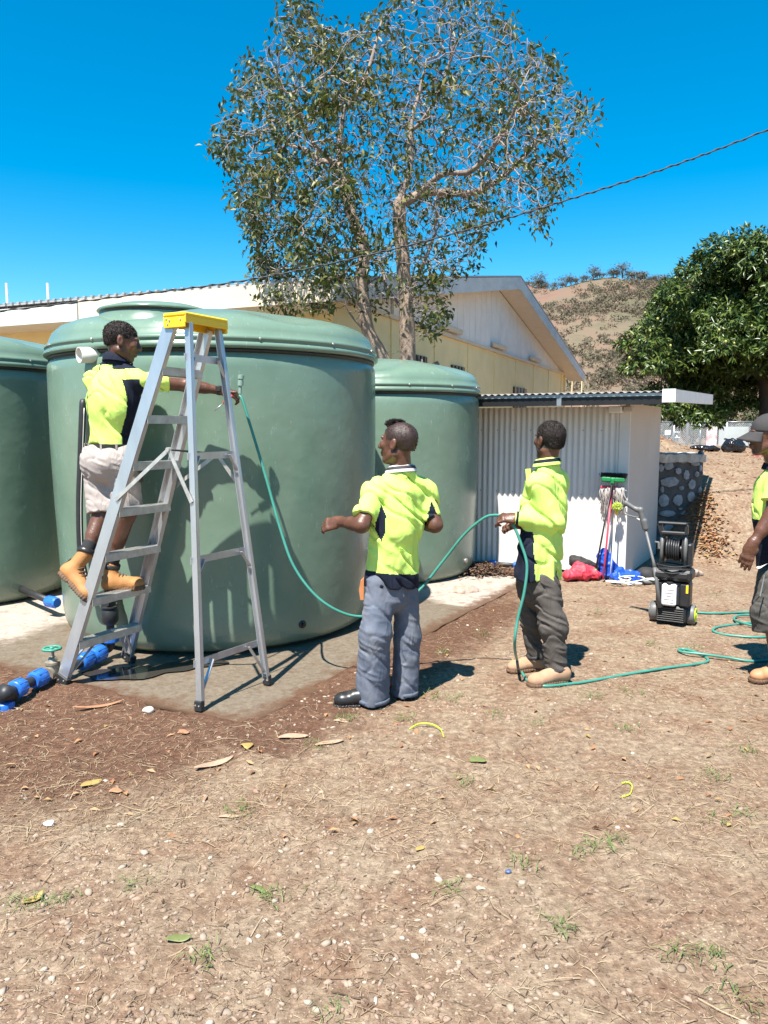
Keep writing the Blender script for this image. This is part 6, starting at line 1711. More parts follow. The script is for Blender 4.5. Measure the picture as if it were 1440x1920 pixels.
    # in the pocket
    mb = MB(); pp = P(262, 880, 4.93); mb.tube([pp + Vector((0, 0.02, -.08)), pp + UP * .0], .016, 10); mb.tube([pp, pp + UP * .03], .012, 8, m=1); o = mb.build('pocket_torch', [BLKL, YCAP], None, loc=tuple(pp)); tag(o, 'small dark tool with orange tip in the pocket of the shorts', 'tool')
    a, b = P(428, 748, 5.15), P(402, 770, 5.12)
    mb = MB(); mb.tube([a + (a - b) * .3, lerp(a, b, .35)], .010, 8); mb.tube([lerp(a, b, .35), b], .0035, 6, m=1); o = mb.build('screwdriver', [M('orange_plastic', (.55, .07, .015), rough=.4), STEEL], None, loc=tuple(a), smooth=True); tag(o, 'thin screwdriver with orange handle in the hand of the man on the ladder', 'screwdriver')
man_on_ladder()

# ---------------------------------------------------------------- man in the middle, back to us
def man_middle():
    f = Vector((-.42, .91, 0)).normalized(); r = rgt_of(f)
    nk = P(752, 882, 4.55); sl, sr = P(700, 908, 4.47), P(801, 906, 4.63)
    hem = P(734, 1098, 4.55); hip = P(735, 1095, 4.55)
    t = thing('person', 'man in hi-vis polo and baggy blue trousers with his back turned, one arm out', 'person', Vector((P(735, 1100, 4.55).x, 4.55, 0)))
    el, wl_ = P(679, 984, 4.36), P(636, 978, 4.52); er, wr = P(816, 984, 4.57), P(792, 985, 4.82)
    HL, KL, AL = P(711, 1092, 4.50), P(703, 1190, 4.46), P(698, 1312, 4.50)
    HR, KR, AR = P(762, 1092, 4.60), P(764, 1192, 4.62), P(759, 1302, 4.62)
    B = Solid(); torso_core(B, nk, hip, f, sl, sr)
    L, ax = head_prims(B, P(746, 832, 4.53), Vector((-.88, .46, .03)), UP, nk - UP * .03 - f * .01)
    arm_prims(B, sl, el, wl_, 1.05); arm_prims(B, sr, er, wr, 1.05)
    hand_prims(B, wl_, Vector((-.75, .25, -.14)), Vector((-.1, -.8, .6)), side=-1, curl=.6, curls=[.55, .62, .7, .8], thumb=Vector((-.75, .1, -.25)))
    hand_prims(B, wr, Vector((-.5, .8, 0)), Vector((.5, .3, .8)), side=-1, curl=.5)
    for (a, b, c_) in ((HL, KL, AL), (HR, KR, AR)): B.cap(a, b, .045, .04, k=.03); B.cap(b, c_, .04, .032, k=.03)
    solid(B, 'body', [SKIN, HAIRT], t, res=.0055, mfn=hair_mask(L, ax, .058, -.035))
    hs = hair_solid(L, ax, grow=.0015, line=.062, low=-.03); ho_ = solid(hs, 'hair', HAIRT, t, res=.005); tag(fuzz(ho_, HAIR, .7, .0045), kind='stuff'); eyes(t, L, ax)
    S = Solid(); S.ell(L(0, .025, .112), (.030, .036, .014), ax, k=.01).ell(L(.01, -.004, .116), (.022, .022, .010), ax, k=.01).ell(L(-.01, .05, .108), (.018, .016, .012), ax, k=.01)
    ho_ = solid(S, 'hair_tuft', HAIR, t, res=.004, disp=crumple(3, 60, .002, 160, .0015), amp=.012); tag(fuzz(ho_, HAIR, 2.0, .012), kind='stuff')
    S = Solid(); S.ell(L(0, .070, -.094), (.024, .022, .020), ax, k=.01); solid(S, 'beard', HAIR, t, res=.005)
    S = shirt_solid(nk, hem, f, sl, sr, [(sl, lerp(sl, el, .80), None, .062, .069), (sr, lerp(sr, er, .86), None, .060, .064)], depth=.116, wide=1.42, hem_r=.130, hem_sq=1.29)
    nkn = np.array(nk); rn, fn = np.array(r), np.array(f)
    zh = P(734, 1072, 4.55).z - nk.z
    def mf(c):
        q = c - nkn; x, y, z = q @ rn, q @ fn, q[:, 2]
        dia = (np.abs(np.abs(x) - .165) * 1.4 + np.abs(z + .29) * .42 < .048) & (np.abs(x) > .12) & (y > -.10)
        return np.where(dia | (z < zh - .10 * x), 1, 0)
    solid(S, 'polo_shirt', [HIVIS, NAVY], t, res=.0065, disp=folds('shirt', 7.0, 1.0), amp=.022, mfn=mf)
    collar('collar', [BLKC, STRIPE], t, nk + UP * .002, Vector((-.6, .8, 0)).normalized(), rad=.066, h=.030, tilt=.2)
    S = Solid(); S.cap(hem + UP * .06, hip - UP * .06, .092, .102, k=.05, side=r, sq=1.25)
    limb_cloth(S, [HL, KL, AL], [.080, .092, .104], k=.035); limb_cloth(S, [HR, KR, AR], [.078, .080, .080], k=.035)
    solid(S, 'trousers', JEAN, t, res=.0065, disp=folds('leg', 1.0, .85), amp=.024)
    for (a, rr_, k_) in ((AL, .106, KL), (AR, .083, KR)):
        mb = MB(); mb.lathe(a + UP * .004, [(rr_ - .004, 0), (rr_ + .001, .002), (rr_ + .001, .022), (rr_ - .004, .026)], 26, axis=(k_ - a).normalized(), caps=False); mb.build('trouser_hem', JEAN, t, smooth=True)
    g = G(718, 1323); g2 = G(624, 1325)
    shoe(t, Vector((g.x, g.y, .004)), Vector((g2.x, g2.y, .004)), UP, BLKL, BLKL, shaft=AL + UP * .05, shaft_r=.05, sole_h=.018)
    g = G(772, 1312); shoe(t, Vector((g.x, g.y, .004)), Vector((g.x - .12, g.y + .25, .004)), UP, BLKL, BLKL, shaft=AR + UP * .05, shaft_r=.05, sole_h=.018)
    pc_ = P(678, 1100, 4.47); mb = MB(); mb.prism([pc_ + Vector((-.008, 0, -.08)), pc_ + Vector((.012, 0, -.08)), pc_ + Vector((.014, 0, .05)), pc_ + Vector((-.006, 0, .03)), pc_ + Vector((-.016, 0, -.02))], (0.0, .05, 0)); o = mb.build('leather_glove', M('tan_leather', (.45, .17, .06), rough=.6), None, loc=tuple(pc_)); tag(o, 'tan leather glove sticking out of the blue trouser pocket', 'glove')
man_middle()

# ---------------------------------------------------------------- man with the hose
def man_hose():
    f = Vector((-.74, .67, 0)).normalized(); r = rgt_of(f)
    nk = P(1026, 870, 4.98); sl, sr = P(1008, 897, 4.85), P(1047, 895, 5.10)
    hem = P(1008, 1082, 4.98); hip = P(1012, 1092, 4.98)
    t = thing('person', 'man in long-sleeved hi-vis shirt holding the green hose before the shed', 'person', Vector((hip.x, 4.98, 0)))
    el, wl_ = P(1040, 980, 4.83), P(968, 971, 4.86); er, wr = P(1042, 985, 5.18), P(975, 985, 5.05)
    HL, KL, AL = P(1024, 1092, 4.92), P(1040, 1172, 4.88), P(1043, 1256, 4.89)
    HR, KR, AR = P(992, 1092, 5.04), P(997, 1165, 5.10), P(1004, 1232, 5.12)
    B = Solid(); torso_core(B, nk, hip, f, sl, sr)
    L, ax = head_prims(B, P(1030, 826, 4.98), Vector((-.45, .89, .0)), UP, nk - UP * .03)
    arm_prims(B, sl, el, wl_, .82); arm_prims(B, sr, er, wr, .82)
    hand_prims(B, wl_, Vector((-.95, .06, .03)), Vector((.1, -.55, .8)), side=-1, curl=.85, curls=[.55, .95, 1.0, 1.0], thumb=Vector((-.85, .35, .05)), sc=1.05)
    hand_prims(B, wr, Vector((-.9, -.1, .1)), Vector((0, .3, .9)), side=1, curl=.8)
    for (a, b, c_) in ((HL, KL, AL), (HR, KR, AR)): B.cap(a, b, .045, .04, k=.03); B.cap(b, c_, .04, .032, k=.03)
    solid(B, 'body', [SKIN, HAIR], t, res=.0055, mfn=hair_mask(L, ax, .05, -.045))
    hs = hair_solid(L, ax, grow=.0015, low=-.045); ho_ = solid(hs, 'hair', HAIR, t, res=.004, disp=crumple(1, 70, .0012, 180, .0012), amp=.006); tag(fuzz(ho_, HAIR), kind='stuff'); eyes(t, L, ax)
    S = Solid(); S.cap(L(-.050, .02, -.06), L(0, .072, -.096), .022, .022, k=.01).cap(L(.050, .02, -.06), L(0, .072, -.096), .022, .022, k=.01); solid(S, 'beard', HAIR, t, res=.005)
    cuff = lerp(el, wl_, .92)
    S = shirt_solid(nk, hem, f, sl, sr, [(sl, el, cuff, .068, .046), (sr, er, lerp(er, wr, .92), .062, .043)], depth=.125, wide=1.30, hem_r=.140, hem_sq=1.22)
    nkn = np.array(nk); rn, fn = np.array(r), np.array(f); e1 = np.array(el)
    def mf(c):
        q = c - nkn; x, y, z = q @ rn, q @ fn, q[:, 2]
        a_, b_ = np.array(el), np.array(wl_); ab = b_ - a_; tt = np.clip((c - a_) @ ab / (ab @ ab), 0, 1)
        da = np.linalg.norm(c - a_ - tt[:, None] * ab, axis=1)
        return np.where((y > -.01 - .10 * np.clip(-z - .4, 0, 1)) & (z < -.33) & (da > .078), 1, 0)
    solid(S, 'work_shirt', [HIVIS, NAVY], t, res=.0065, disp=folds('shirt', 12.0, 1.0), amp=.022, mfn=mf)
    ax_ = (wl_ - el).normalized(); mb = MB(); mb.lathe(cuff - ax_ * .012, [(.040, -.004), (.043, 0), (.042, .030), (.036, .034)], 20, axis=ax_); mb.build('cuff', NAVY, t, smooth=True)
    mb = MB(); mb.lathe(cuff + ax_ * .020, [(.040, 0), (.0425, .003), (.040, .007)], 20, axis=ax_); mb.build('cuff_piping', HIVIS, t, smooth=True)
    collar('collar', [NAVY, HIVIS], t, nk + UP * .004, f, rad=.066, h=.036, tilt=.2)
    lp = nk + f * .085 - r * .055 - UP * .03
    mb = MB(); mb.prism([lp, lp + f * .038 - UP * .004, lp + f * .03 - UP * .07, lp + f * .0 - UP * .04], r * -.008); mb.build('placket_flap', HIVIS, t)
    S = Solid(); S.cap(hem + UP * .04, hip - UP * .03, .112, .118, k=.05, side=r, sq=1.2)
    limb_cloth(S, [HL, KL, AL], [.092, .080, .064]); limb_cloth(S, [HR, KR, AR], [.084, .070, .057])
    solid(S, 'trousers', CHAR, t, res=.0065, disp=folds('leg', 4.0, 1.25), amp=.032)
    for (a, rr_, k_) in ((AL, .070, KL), (AR, .062, KR)):
        mb = MB(); mb.lathe(a - UP * .004, [(rr_ - .01, 0), (rr_, .006), (rr_ + .002, .022), (rr_ - .008, .028)], 22, axis=(k_ - a).normalized(), caps=False); mb.build('elastic_cuff', BLKC, t, smooth=True)
    g, g2 = G(1070, 1279), G(988, 1290); shoe(t, Vector((g.x, g.y, .004)), Vector((g2.x, g2.y, .004)), UP, SUEDE, SOLE_T, shaft=AL + UP * .03, shaft_r=.055)
    g, g2 = G(1025, 1256), G(951, 1262); shoe(t, Vector((g.x, g.y, .004)), Vector((g2.x, g2.y, .004)), UP, SUEDE, SOLE_T, shaft=AR + UP * .03, shaft_r=.052)
man_hose()

# ---------------------------------------------------------------- man at the right edge
def man_edge():
    f = Vector((-.95, .30, 0)).normalized(); r = rgt_of(f)
    nk = P(1460, 872, 5.0); sl, sr = P(1458, 902, 4.84), P(1470, 900, 5.16)
    hem = P(1462, 1065, 5.0); hip = P(1462, 1085, 5.0)
    t = thing('person', 'man in dark cap and hi-vis shirt cut by the right edge of the photo', 'person', Vector((hip.x, 5.0, 0)))
    el, wl_ = P(1448, 966, 4.80), P(1410, 1022, 4.79); er, wr = P(1475, 985, 5.18), P(1450, 1060, 5.15)
    HL, KL, AL = P(1455, 1090, 4.91), P(1446, 1150, 4.88), P(1456, 1250, 4.92)
    HR, KR, AR = P(1472, 1090, 5.10), P(1478, 1160, 5.12), P(1492, 1240, 5.15)
    B = Solid(); torso_core(B, nk, hip, f, sl, sr)
    L, ax = head_prims(B, P(1438, 817, 4.97), Vector((-.97, .22, -.08)), UP, nk - UP * .03, neck_r=.060)
    arm_prims(B, sl, el, wl_, 1.10); arm_prims(B, sr, er, wr, 1.1)
    hand_prims(B, wl_, Vector((-.30, .05, -.95)), Vector((-.45, -.85, .1)), side=-1, curl=.28, curls=[.22, .28, .35, .42], sc=1.08, thumb=Vector((-.5, .3, -.8)))
    hand_prims(B, wr, Vector((-.2, 0, -1)), Vector((-.2, .9, 0)), side=1, curl=.4)
    for (a, b, c_) in ((HL, KL, AL), (HR, KR, AR)): B.cap(a, b, .06, .052, k=.03); B.cap(b, c_, .052, .036, k=.03)
    solid(B, 'body', SKIN, t, res=.0055); eyes(t, L, ax)
    # cap: crown panels and curved brim
    S = Solid(); S.ell(L(0, -.016, .040), (.090, .112, .099), ax, k=.01); S.box(L(0, 0, -.060), (.2, .2, .088), (ax[0], ax[1] * 1.0 + ax[2] * .12, ax[2] - ax[1] * .12), .01, k=.006, op='s')
    CAPM = M('faded_black_cap', (0.040, 0.036, 0.036), rough=.85, var=.2, bump=.15, bscale=200)
    cp = solid(S, 'baseball_cap', CAPM, t, res=.005, disp=folds('x', 1, .25), amp=.006)
    V = []; F = []; n = 14; m = 6
    for i in range(n + 1):
        a = -1.15 + 2.3 * i / n
        for j in range(m + 1):
            q = j / m; x = math.sin(a) * (.080 + .012 * q); y = math.cos(a) * (.086 + .085 * q * (math.cos(a * .9))) ; z = .032 - .040 * q - .026 * (math.sin(a) ** 2) * (.4 + q)
            V.append(L(x, y, z))
    for i in range(n):
        for j in range(m): F.append((i * (m + 1) + j, i * (m + 1) + j + 1, (i + 1) * (m + 1) + j + 1, (i + 1) * (m + 1) + j))
    br = np_mesh('brim', np.array(V), F, CAPM, cp); md = br.modifiers.new('thick', 'SOLIDIFY'); md.thickness = .005
    S = shirt_solid(nk, hem, f, sl, sr, [(sl, lerp(sl, el, .62), None, .072, .082), (sr, lerp(sr, er, .62), None, .07, .08)], depth=.140, wide=1.28, hem_r=.138, hem_sq=1.2)
    zc = P(1430, 975, 5.0).z
    solid(S, 'polo_shirt', [HIVIS, NAVY], t, res=.007, disp=folds('shirt', 15.0, .8), amp=.02, mfn=lambda c: np.where((c[:, 2] < zc - .05 * (c[:, 0] - nk.x)), 1, 0))
    collar('collar', [NAVY], t, nk, f, rad=.076)
    S = Solid(); S.cap(hem + UP * .02, hip - UP * .03, .120, .13, k=.05, side=r, sq=1.15)
    limb_cloth(S, [HL, KL, P(1444, 1186, 4.87)], [.112, .106, .098]); limb_cloth(S, [HR, KR, lerp(KR, AR, .4)], [.105, .095, .09])
    tr = solid(S, 'cargo_trousers', OLIVE, t, res=.007, disp=folds('leg', 9.0, .9), amp=.024)
    # white tick mark and zipped pocket
    pm_ = P(1428, 1060, 4.775); tick = [(-.030, -.012), (-.018, -.024), (-.004, -.018), (.034, .014), (-.006, -.006), (-.020, -.006)]
    V = [(pm_.x + x, pm_.y - .0 + (x * -.25), pm_.z + z) for x, z in tick]; np_mesh('white_tick', np.array(V), [tuple(range(6))], WHP, tr, smooth=False)
    mb = MB(); mb.bar(P(1433, 1078, 4.768), P(1425, 1118, 4.765), .006, .006, up=(0, 1, 0)); mb.build('pocket_zip', STEEL, tr)
    g, g2 = G(1487, 1272), G(1404, 1281); shoe(t, Vector((g.x, g.y, .004)), Vector((g2.x, g2.y, .004)), UP, M('orange_tan_leather', (.40, .19, .09), rough=.6, var=.15, scale=14), SOLE_T, shaft=AL + UP * .03, shaft_r=.055)
    g, g2 = G(1530, 1250), G(1450, 1256); shoe(t, Vector((g.x, g.y, .004)), Vector((g2.x, g2.y, .004)), UP, MATS['orange_tan_leather'], SOLE_T, shaft=AR + UP * .03, shaft_r=.055)
    for (a, k_) in ((AL, KL), (AR, KR)):
        S = Solid(); S.cap(a - UP * .02, a + UP * .08, .044, .047, k=.01, flat=(0, 1)); solid(S, 'sock', SOCK, t, res=.006)
man_edge()
# ================================================================== LITTER ON THE GROUND
rl = np.random.default_rng(77)
def scatter(n, near=1.75, farr=9.0, dens=None, off_slab=True):
    """points over the yard in view, thicker where dens says"""
    Y = near * (farr / near) ** rl.random(n * 2) ; w = (Y / farr)
    X = (rl.random(n * 2) - 0.5) * 1.14 * Y + 0.02 * Y
    if dens is not None: k = rl.random(n * 2) < dens(X, Y); X, Y = X[k], Y[k]
    k = ~((slab_in(X, Y, 0.0)) & (rl.random(len(X)) < (0.97 if off_slab else 0.5))); X, Y = X[k], Y[k]
    return X[:n], Y[:n]
def dampness(X, Y):
    a, b = slab_uv(X, Y); dl = np.where(a > -0.3, -b, 9); dr = np.where(b > -0.2, -a, 9)
    return np.maximum(1 - sstep(0.15, 1.75, np.maximum(dl, 0)), 0.85 * (1 - sstep(0.05, 0.95, np.maximum(dr, 0))) * (b > -0.6))
# pebbles
ico = []
ph = (1 + 5 ** .5) / 2
for a_ in (-1, 1):
    for b_ in (-ph, ph): ico += [(0, a_, b_), (a_, b_, 0), (b_, 0, a_)]
ico = np.array(ico) / math.hypot(1, ph)
IF = []
for i in range(12):
    for j in range(i + 1, 12):
        for k in range(j + 1, 12):
            if all(np.linalg.norm(ico[p] - ico[q]) < 1.1 for p, q in ((i, j), (j, k), (i, k))):
                IF.append((i, j, k) if np.dot(np.cross(ico[j] - ico[i], ico[k] - ico[i]), ico[i]) > 0 else (i, k, j))
IF = np.array(IF)
def pebbles(name, X, Y, R, mat, label):
    n = len(X); Z = H(X, Y); s_ = R[:, None] * rl.uniform(0.5, 1.35, (n, 3)) * np.array([1.3, 0.9, 0.6])
    th = rl.uniform(0, 6.28, n); c_, q_ = np.cos(th), np.sin(th)
    v = ico[None] * s_[:, None, :] * rl.uniform(0.7, 1.2, (n, 12, 1))
    x = v[..., 0] * c_[:, None] - v[..., 1] * q_[:, None]; y = v[..., 0] * q_[:, None] + v[..., 1] * c_[:, None]
    V = np.stack([x + X[:, None], y + Y[:, None], v[..., 2] + (Z + R * 0.05)[:, None]], -1).reshape(-1, 3)
    F = (np.arange(n)[:, None, None] * 12 + IF[None]).reshape(-1, 3)
    o = np_mesh(name, V, F, mat, smooth=False); tag(o, label, 'gravel', kind='stuff'); return o
PEB = leaf_material('pale_pebble', [(0.17, 0.125, 0.09), (0.25, 0.18, 0.13), (0.32, 0.245, 0.185), (0.28, 0.18, 0.125), (0.22, 0.165, 0.125), (0.42, 0.35, 0.28)], 0.0, 0.85)
def pd(X, Y):
    return np.clip(0.03 + 2.0 * (n2(X, Y, 0.9, 21) + 0.02) + 0.9 * np.exp(-((X + 0.05) / 0.55) ** 2 - ((Y - 2.3) / 0.5) ** 2) + 0.5 * np.exp(-((X + 0.75) / 0.4) ** 2 - ((Y - 2.5) / 0.5) ** 2), 0.03, 1)
X, Y = scatter(6500, 1.75, 6.5, pd); R = 0.0025 + 0.013 * rl.random(len(X)) ** 4
pebbles('gravel', X, Y, R, PEB, 'pale pebbles strewn over the dry dirt')
X, Y = scatter(9000, 1.75, 9.0); R = 0.0025 + 0.004 * rl.random(len(X)) ** 2
CLOD = leaf_material('soil_crumb', [(0.09, 0.055, 0.038), (0.16, 0.105, 0.075), (0.22, 0.155, 0.115)], 0.0, 0.95)
pebbles('soil_crumbs', X, Y, R, CLOD, 'small brown crumbs of soil on the yard')
def blades(X, Y, L, W, lift, mat, name, label, cat, curl=0.5):
    n = len(X); Z = H(X, Y); th = rl.uniform(0, 6.28, n); bend = rl.normal(0, 0.5, n)
    pts = []
    for k, t in enumerate((0.0, 0.5, 1.0)):
        a = th + bend * t; x = X + np.cos(a) * L * t; y = Y + np.sin(a) * L * t
        z = H(x, y) + 0.003 + lift * np.sin(np.pi * (t * 0.85 + 0.1)) + (t * lift * 0.6)
        ox, oy = -np.sin(a) * W / 2 * (1 - 0.5 * t), np.cos(a) * W / 2 * (1 - 0.5 * t)
        pts += [np.stack([x + ox, y + oy, z], -1), np.stack([x - ox, y - oy, z + W * 0.2], -1)]
    V = np.stack(pts, 1).reshape(-1, 3); k = np.arange(n)[:, None] * 6
    F = np.concatenate([k + np.array([[0, 1, 3, 2]]), k + np.array([[2, 3, 5, 4]])], 0)
    o = np_mesh(name, V, F, mat, smooth=False); tag(o, label, cat, kind='stuff'); return o
STRAW = leaf_material('dry_straw', [(0.20, 0.14, 0.08), (0.34, 0.25, 0.15), (0.46, 0.36, 0.23), (0.26, 0.17, 0.10), (0.14, 0.09, 0.055)], 0.15, 0.8)
def sd(X, Y): return np.clip(0.55 + 1.6 * n2(X, Y, 1.3, 5) - 0.35 * np.exp(-((X + 0.05) / 0.5) ** 2 - ((Y - 2.3) / 0.5) ** 2), 0.12, 1)
X, Y = scatter(26000, 1.75, 9.5, sd); n = len(X)
blades(X, Y, 0.018 + 0.055 * rl.random(n) ** 2, 0.0012 + 0.0014 * rl.random(n), 0.004 * rl.random(n) + 0.001, STRAW, 'dry_grass', 'short dry straw lying all over the yard', 'straw')
X, Y = scatter(900, 1.75, 8.0, sd); n = len(X)
blades(X, Y, rl.uniform(0.06, 0.17, n), 0.0022 + 0.0015 * rl.random(n), rl.uniform(0.002, 0.012, n), STRAW, 'dry_stalks', 'long pale straw stalks on the dirt', 'straw')
DTW = leaf_material('dark_twig', [(0.05, 0.03, 0.02), (0.10, 0.06, 0.04), (0.15, 0.09, 0.06)], 0.0, 0.9)
X, Y = scatter(5000, 1.75, 8.0, lambda X, Y: np.clip(0.25 + dampness(X, Y), 0, 1)); n = len(X)
blades(X, Y, 0.012 + 0.04 * rl.random(n) ** 2, 0.002 + 0.003 * rl.random(n), 0.003 * rl.random(n) + 0.001, DTW, 'dark_debris', 'dark twigs and bark crumbs on the damp soil', 'debris')
# grass tufts
tf = [(820, 1308), (850, 1312), (905, 1190), (1113, 1308), (1190, 1303), (600, 1400), (455, 1525), (515, 1680), (845, 1672), (1125, 1590), (1085, 1600), (1150, 1580), (1265, 1785), (1330, 1790), (1390, 1880), (380, 1800), (625, 1900), (40, 1700), (105, 1690),
      (1390, 1530), (1350, 1540), (1055, 1740), (720, 1230), (830, 1225), (1030, 1190), (1120, 1150), (870, 1470), (1180, 1370), (250, 1660), (930, 1340), (1010, 1360), (650, 1345), (1345, 1460), (1400, 1410), (980, 1625), (760, 1350), (1300, 1215), (1340, 1115), (1220, 1210)]
BX, BY_, BT = [], [], []
for (u, v) in tf:
    g = gp(u, v); m_ = int(rl.integers(16, 34))
    BX += list(g.x + rl.normal(0, 0.028 * (0.6 + g.y / 6), m_)); BY_ += list(g.y + rl.normal(0, 0.03 * (0.6 + g.y / 6), m_))
BX, BY_ = np.array(BX), np.array(BY_); n = len(BX)
GRASS = leaf_material('green_blade', [(0.07, 0.12, 0.03), (0.13, 0.19, 0.05), (0.20, 0.23, 0.09)], 0.25, 0.6)
blades(BX, BY_, rl.uniform(0.02, 0.055, n), rl.uniform(0.0025, 0.0045, n), rl.uniform(0.008, 0.022, n), GRASS, 'grass_tufts', 'sparse green grass tufts in the dirt', 'grass')
# fallen leaves: drifts against the bank and the shed, a thin scatter elsewhere
def flat_leaves(X, Y, L, W, mat, name, label, lift=0.006):
    n = len(X); C = np.stack([X, Y, H(X, Y) + lift * rl.random(n) + 0.003], -1); th = rl.uniform(0, 6.28, n)
    D = np.stack([np.cos(th), np.sin(th), rl.uniform(-0.15, 0.3, n)], -1); N = np.stack([rl.normal(0, .3, n), rl.normal(0, .3, n), np.ones(n)], -1)
    V, F = leaves_mesh(C, D, N, L, W, fold=0.3); o = np_mesh(name, V, F, mat, smooth=False); tag(o, label, 'leaves', kind='stuff'); return o
DRYL = leaf_material('dry_leaf', [(0.24, 0.10, 0.045), (0.38, 0.18, 0.08), (0.46, 0.27, 0.14), (0.26, 0.16, 0.10), (0.36, 0.25, 0.08)], 0.15, 0.7)
n = 520; t = rl.random(n); X = P(1312, 980, 10.0).x + rl.normal(0, 0.10, n) + 0.16 * t - .05; Y = 9.35 + 1.0 * t + rl.normal(0, .10, n)
flat_leaves(X, Y, rl.uniform(.05, .09, n), rl.uniform(.022, .036, n), DRYL, 'leaf_drift', 'drift of orange dry leaves against the stone wall', 0.04)
n = 900; c = gp(905, 1075); X = c.x + rl.normal(0, 0.20, n) - .05; Y = c.y + rl.normal(0, .12, n)
flat_leaves(X, Y, rl.uniform(.04, .08, n), rl.uniform(.02, .03, n), DTW, 'leaf_heap', 'dark heap of old leaves between rear tank and shed', 0.10)
n = 170; X, Y = scatter(n, 3.0, 9.0); n = len(X)
flat_leaves(X, Y, rl.uniform(.03, .06, n), rl.uniform(.014, .026, n), DRYL, 'fallen_leaves', 'small dry leaves scattered over the yard')
n = 700; X = rl.uniform(3.8, 7.5, n); Y = rl.uniform(9.0, 13.5, n)
flat_leaves(X, Y, rl.uniform(.04, .08, n), rl.uniform(.02, .032, n), DRYL, 'bank_leaves', 'dry leaves and chips on the dirt bank at the right')
# single leaves, bark strips and scraps one can point to
OCH = M('ochre_leaf', (0.33, 0.23, 0.07), rough=.7, var=.2, scale=20); RUS = M('rust_leaf', (0.36, 0.17, 0.09), rough=.75, var=.25, scale=20); BRK = M('bark_strip', (0.40, 0.25, 0.17), rough=.85, var=.25, scale=25); GRL = M('green_leaf', (0.15, 0.17, 0.06), rough=.5, var=.2, scale=20)
def one_leaf(name, label, cat, u, v, L, W, ang, mat, curl=0.25, group=None):
    c = gp(u, v, 0.004); d = Vector((math.cos(ang), math.sin(ang), 0)); s_ = Vector((-d.y, d.x, 0)); V = []; F = []; n = 8
    for i in range(n + 1):
        t = i / n; w = W / 2 * (math.sin(math.pi * min(1, t * .94 + .03)) ** .75); z = curl * L * (t - .5) ** 2 * 1.2
        p = c + d * (L * (t - .5)) + UP * z
        wob = 0.2 * W * math.sin(5 * t + ang)
        V += [p + s_ * (w + wob) + UP * w * .5, p + s_ * wob, p - s_ * (w - wob) + UP * w * .35]
    for i in range(n):
        for j in (0, 1): F.append((3 * i + j, 3 * i + j + 1, 3 * i + j + 4, 3 * i + j + 3))
    o = np_mesh(name, np.array(V), F, mat, None, loc=tuple(c)); md = o.modifiers.new('thick', 'SOLIDIFY'); md.thickness = .0015; tag(o, label, cat, group); return o
one_leaf('fallen_leaf', 'yellow leaf on the damp soil, left of the middle', 'leaf', 172, 1472, .10, .045, .9, OCH)
one_leaf('fallen_leaf', 'small orange leaf on the damp soil beside the yellow one', 'leaf', 217, 1486, .06, .04, .2, RUS)
one_leaf('fallen_leaf', 'pale yellow leaf just off the slab corner', 'leaf', 461, 1402, .075, .06, 2.2, OCH)
one_leaf('fallen_leaf', 'pale green leaf on the dry dirt near the photo centre', 'leaf', 896, 1429, .08, .06, .5, GRL)
one_leaf('fallen_leaf', 'green pointed leaf on the gravel below the middle man', 'leaf', 484, 1670, .075, .028, 2.5, GRL)
one_leaf('fallen_leaf', 'curled yellow leaf near the lower left edge', 'leaf', 62, 1690, .08, .03, 1.1, OCH, .6)
one_leaf('fallen_leaf', 'curled grey-green leaf on the gravel at lower left', 'leaf', 335, 1765, .08, .035, .3, GRL, .5)
one_leaf('fallen_leaf', 'small golden leaf on the gravel right of centre', 'leaf', 788, 1593, .045, .024, 1.0, OCH)
one_leaf('fallen_leaf', 'pink-brown leaf fragment just below the slab edge', 'leaf', 344, 1376, .06, .05, .4, RUS)
one_leaf('bark_strip', 'long curved bark strip on the damp soil below the ladder', 'bark', 402, 1436, .21, .045, .75, BRK, .3)
one_leaf('bark_strip', 'thin dark red bark strip lying at the slab edge', 'bark', 185, 1327, .28, .03, .45, RUS, .3)
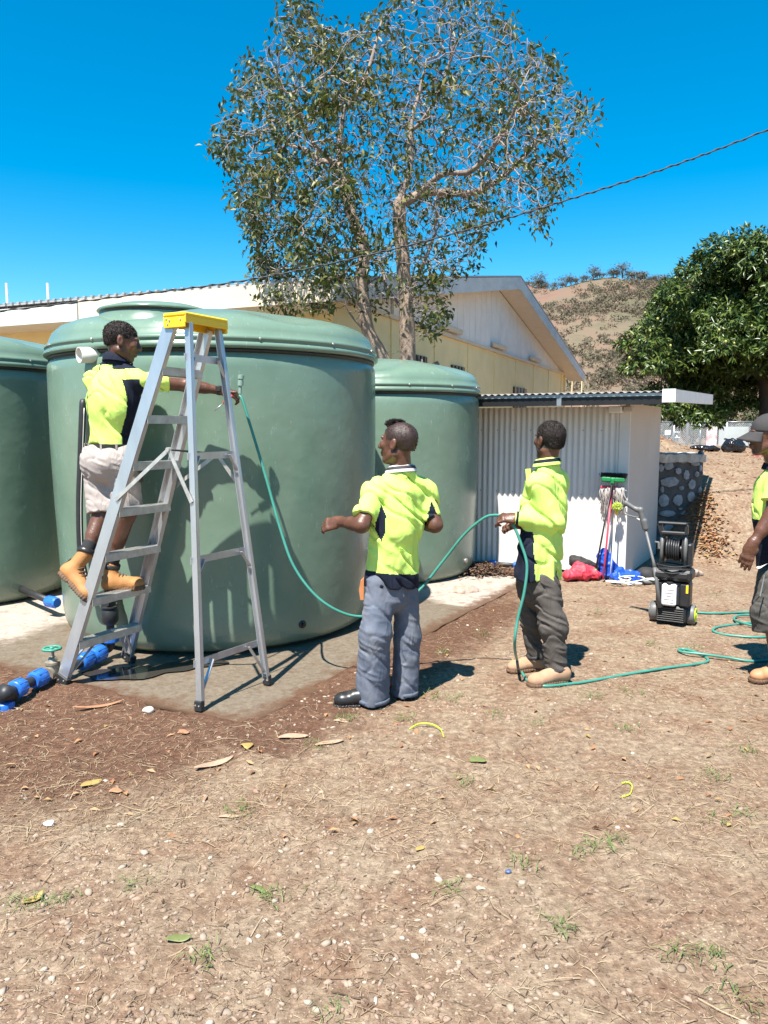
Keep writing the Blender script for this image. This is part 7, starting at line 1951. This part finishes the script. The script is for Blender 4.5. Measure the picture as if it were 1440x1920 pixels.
one_leaf('bark_strip', 'broad bark strip below the shoes of the middle man', 'bark', 550, 1384, .16, .05, .25, BRK, .15)
one_leaf('bark_strip', 'slim pinkish bark strip right of the broad one', 'bark', 618, 1395, .16, .035, .5, BRK, .15)
one_leaf('bark_strip', 'small bark chip in front of the black shoe', 'bark', 640, 1354, .09, .035, -.3, BRK, .1)
one_leaf('bark_strip', 'flat bark chip on the dirt at lower middle', 'bark', 430, 1533, .09, .022, .1, BRK, .1)
PAPER = M('white_paper', (.78, .77, .75), rough=.8, var=.05)
def scrap(name, label, u, v, r, mat, seed):
    c = gp(u, v, r * .4); S = Solid(); S.ell(c, (r, r * .8, r * .55), k=.01); o = solid(S, name, mat, None, loc=tuple(c), res=r / 7, disp=crumple(seed, 1.6 / r * .2, r * .25, 5 / r * .2, r * .1), amp=r * .5); tag(o, label, 'scrap')
scrap('paper_scrap', 'crumpled scrap of white paper on the damp soil at left', 90, 1548, .024, PAPER, 3)
scrap('plaster_lump', 'pale cement lump on the slab edge below the ladder', 277, 1336, .035, M('cement', (.52, .45, .38), rough=.9, var=.15), 5)
scrap('blue_scrap', 'tiny blue plastic scrap on the dirt below the middle', 952, 1637, .016, M('dull_blue', (.06, .10, .22), rough=.5), 8)
STRAP = M('lime_strap', (0.50, 0.62, 0.03), rough=.45, var=.1)
a = [gp(768, 1369, .006), gp(785, 1364, .02), gp(808, 1365, .022), gp(825, 1372, .016), gp(832, 1384, .006)]
mb = MB(); mb.tube(crv(a, 6), .005, 6, flat=.5); o = mb.build('plastic_strap', STRAP, None, loc=tuple(a[0]), smooth=True); tag(o, 'curved lime green strap on the dirt below the hose man', 'strap')
a = [gp(1166, 1471, .006), gp(1178, 1471, .01), gp(1185, 1479, .012), gp(1181, 1492, .008), gp(1166, 1497, .006)]
mb = MB(); mb.tube(crv(a, 6), .0045, 6, flat=.5); o = mb.build('plastic_strap', STRAP, None, loc=tuple(a[0]), smooth=True); tag(o, 'small hook of lime green strap on the dirt at right', 'strap')
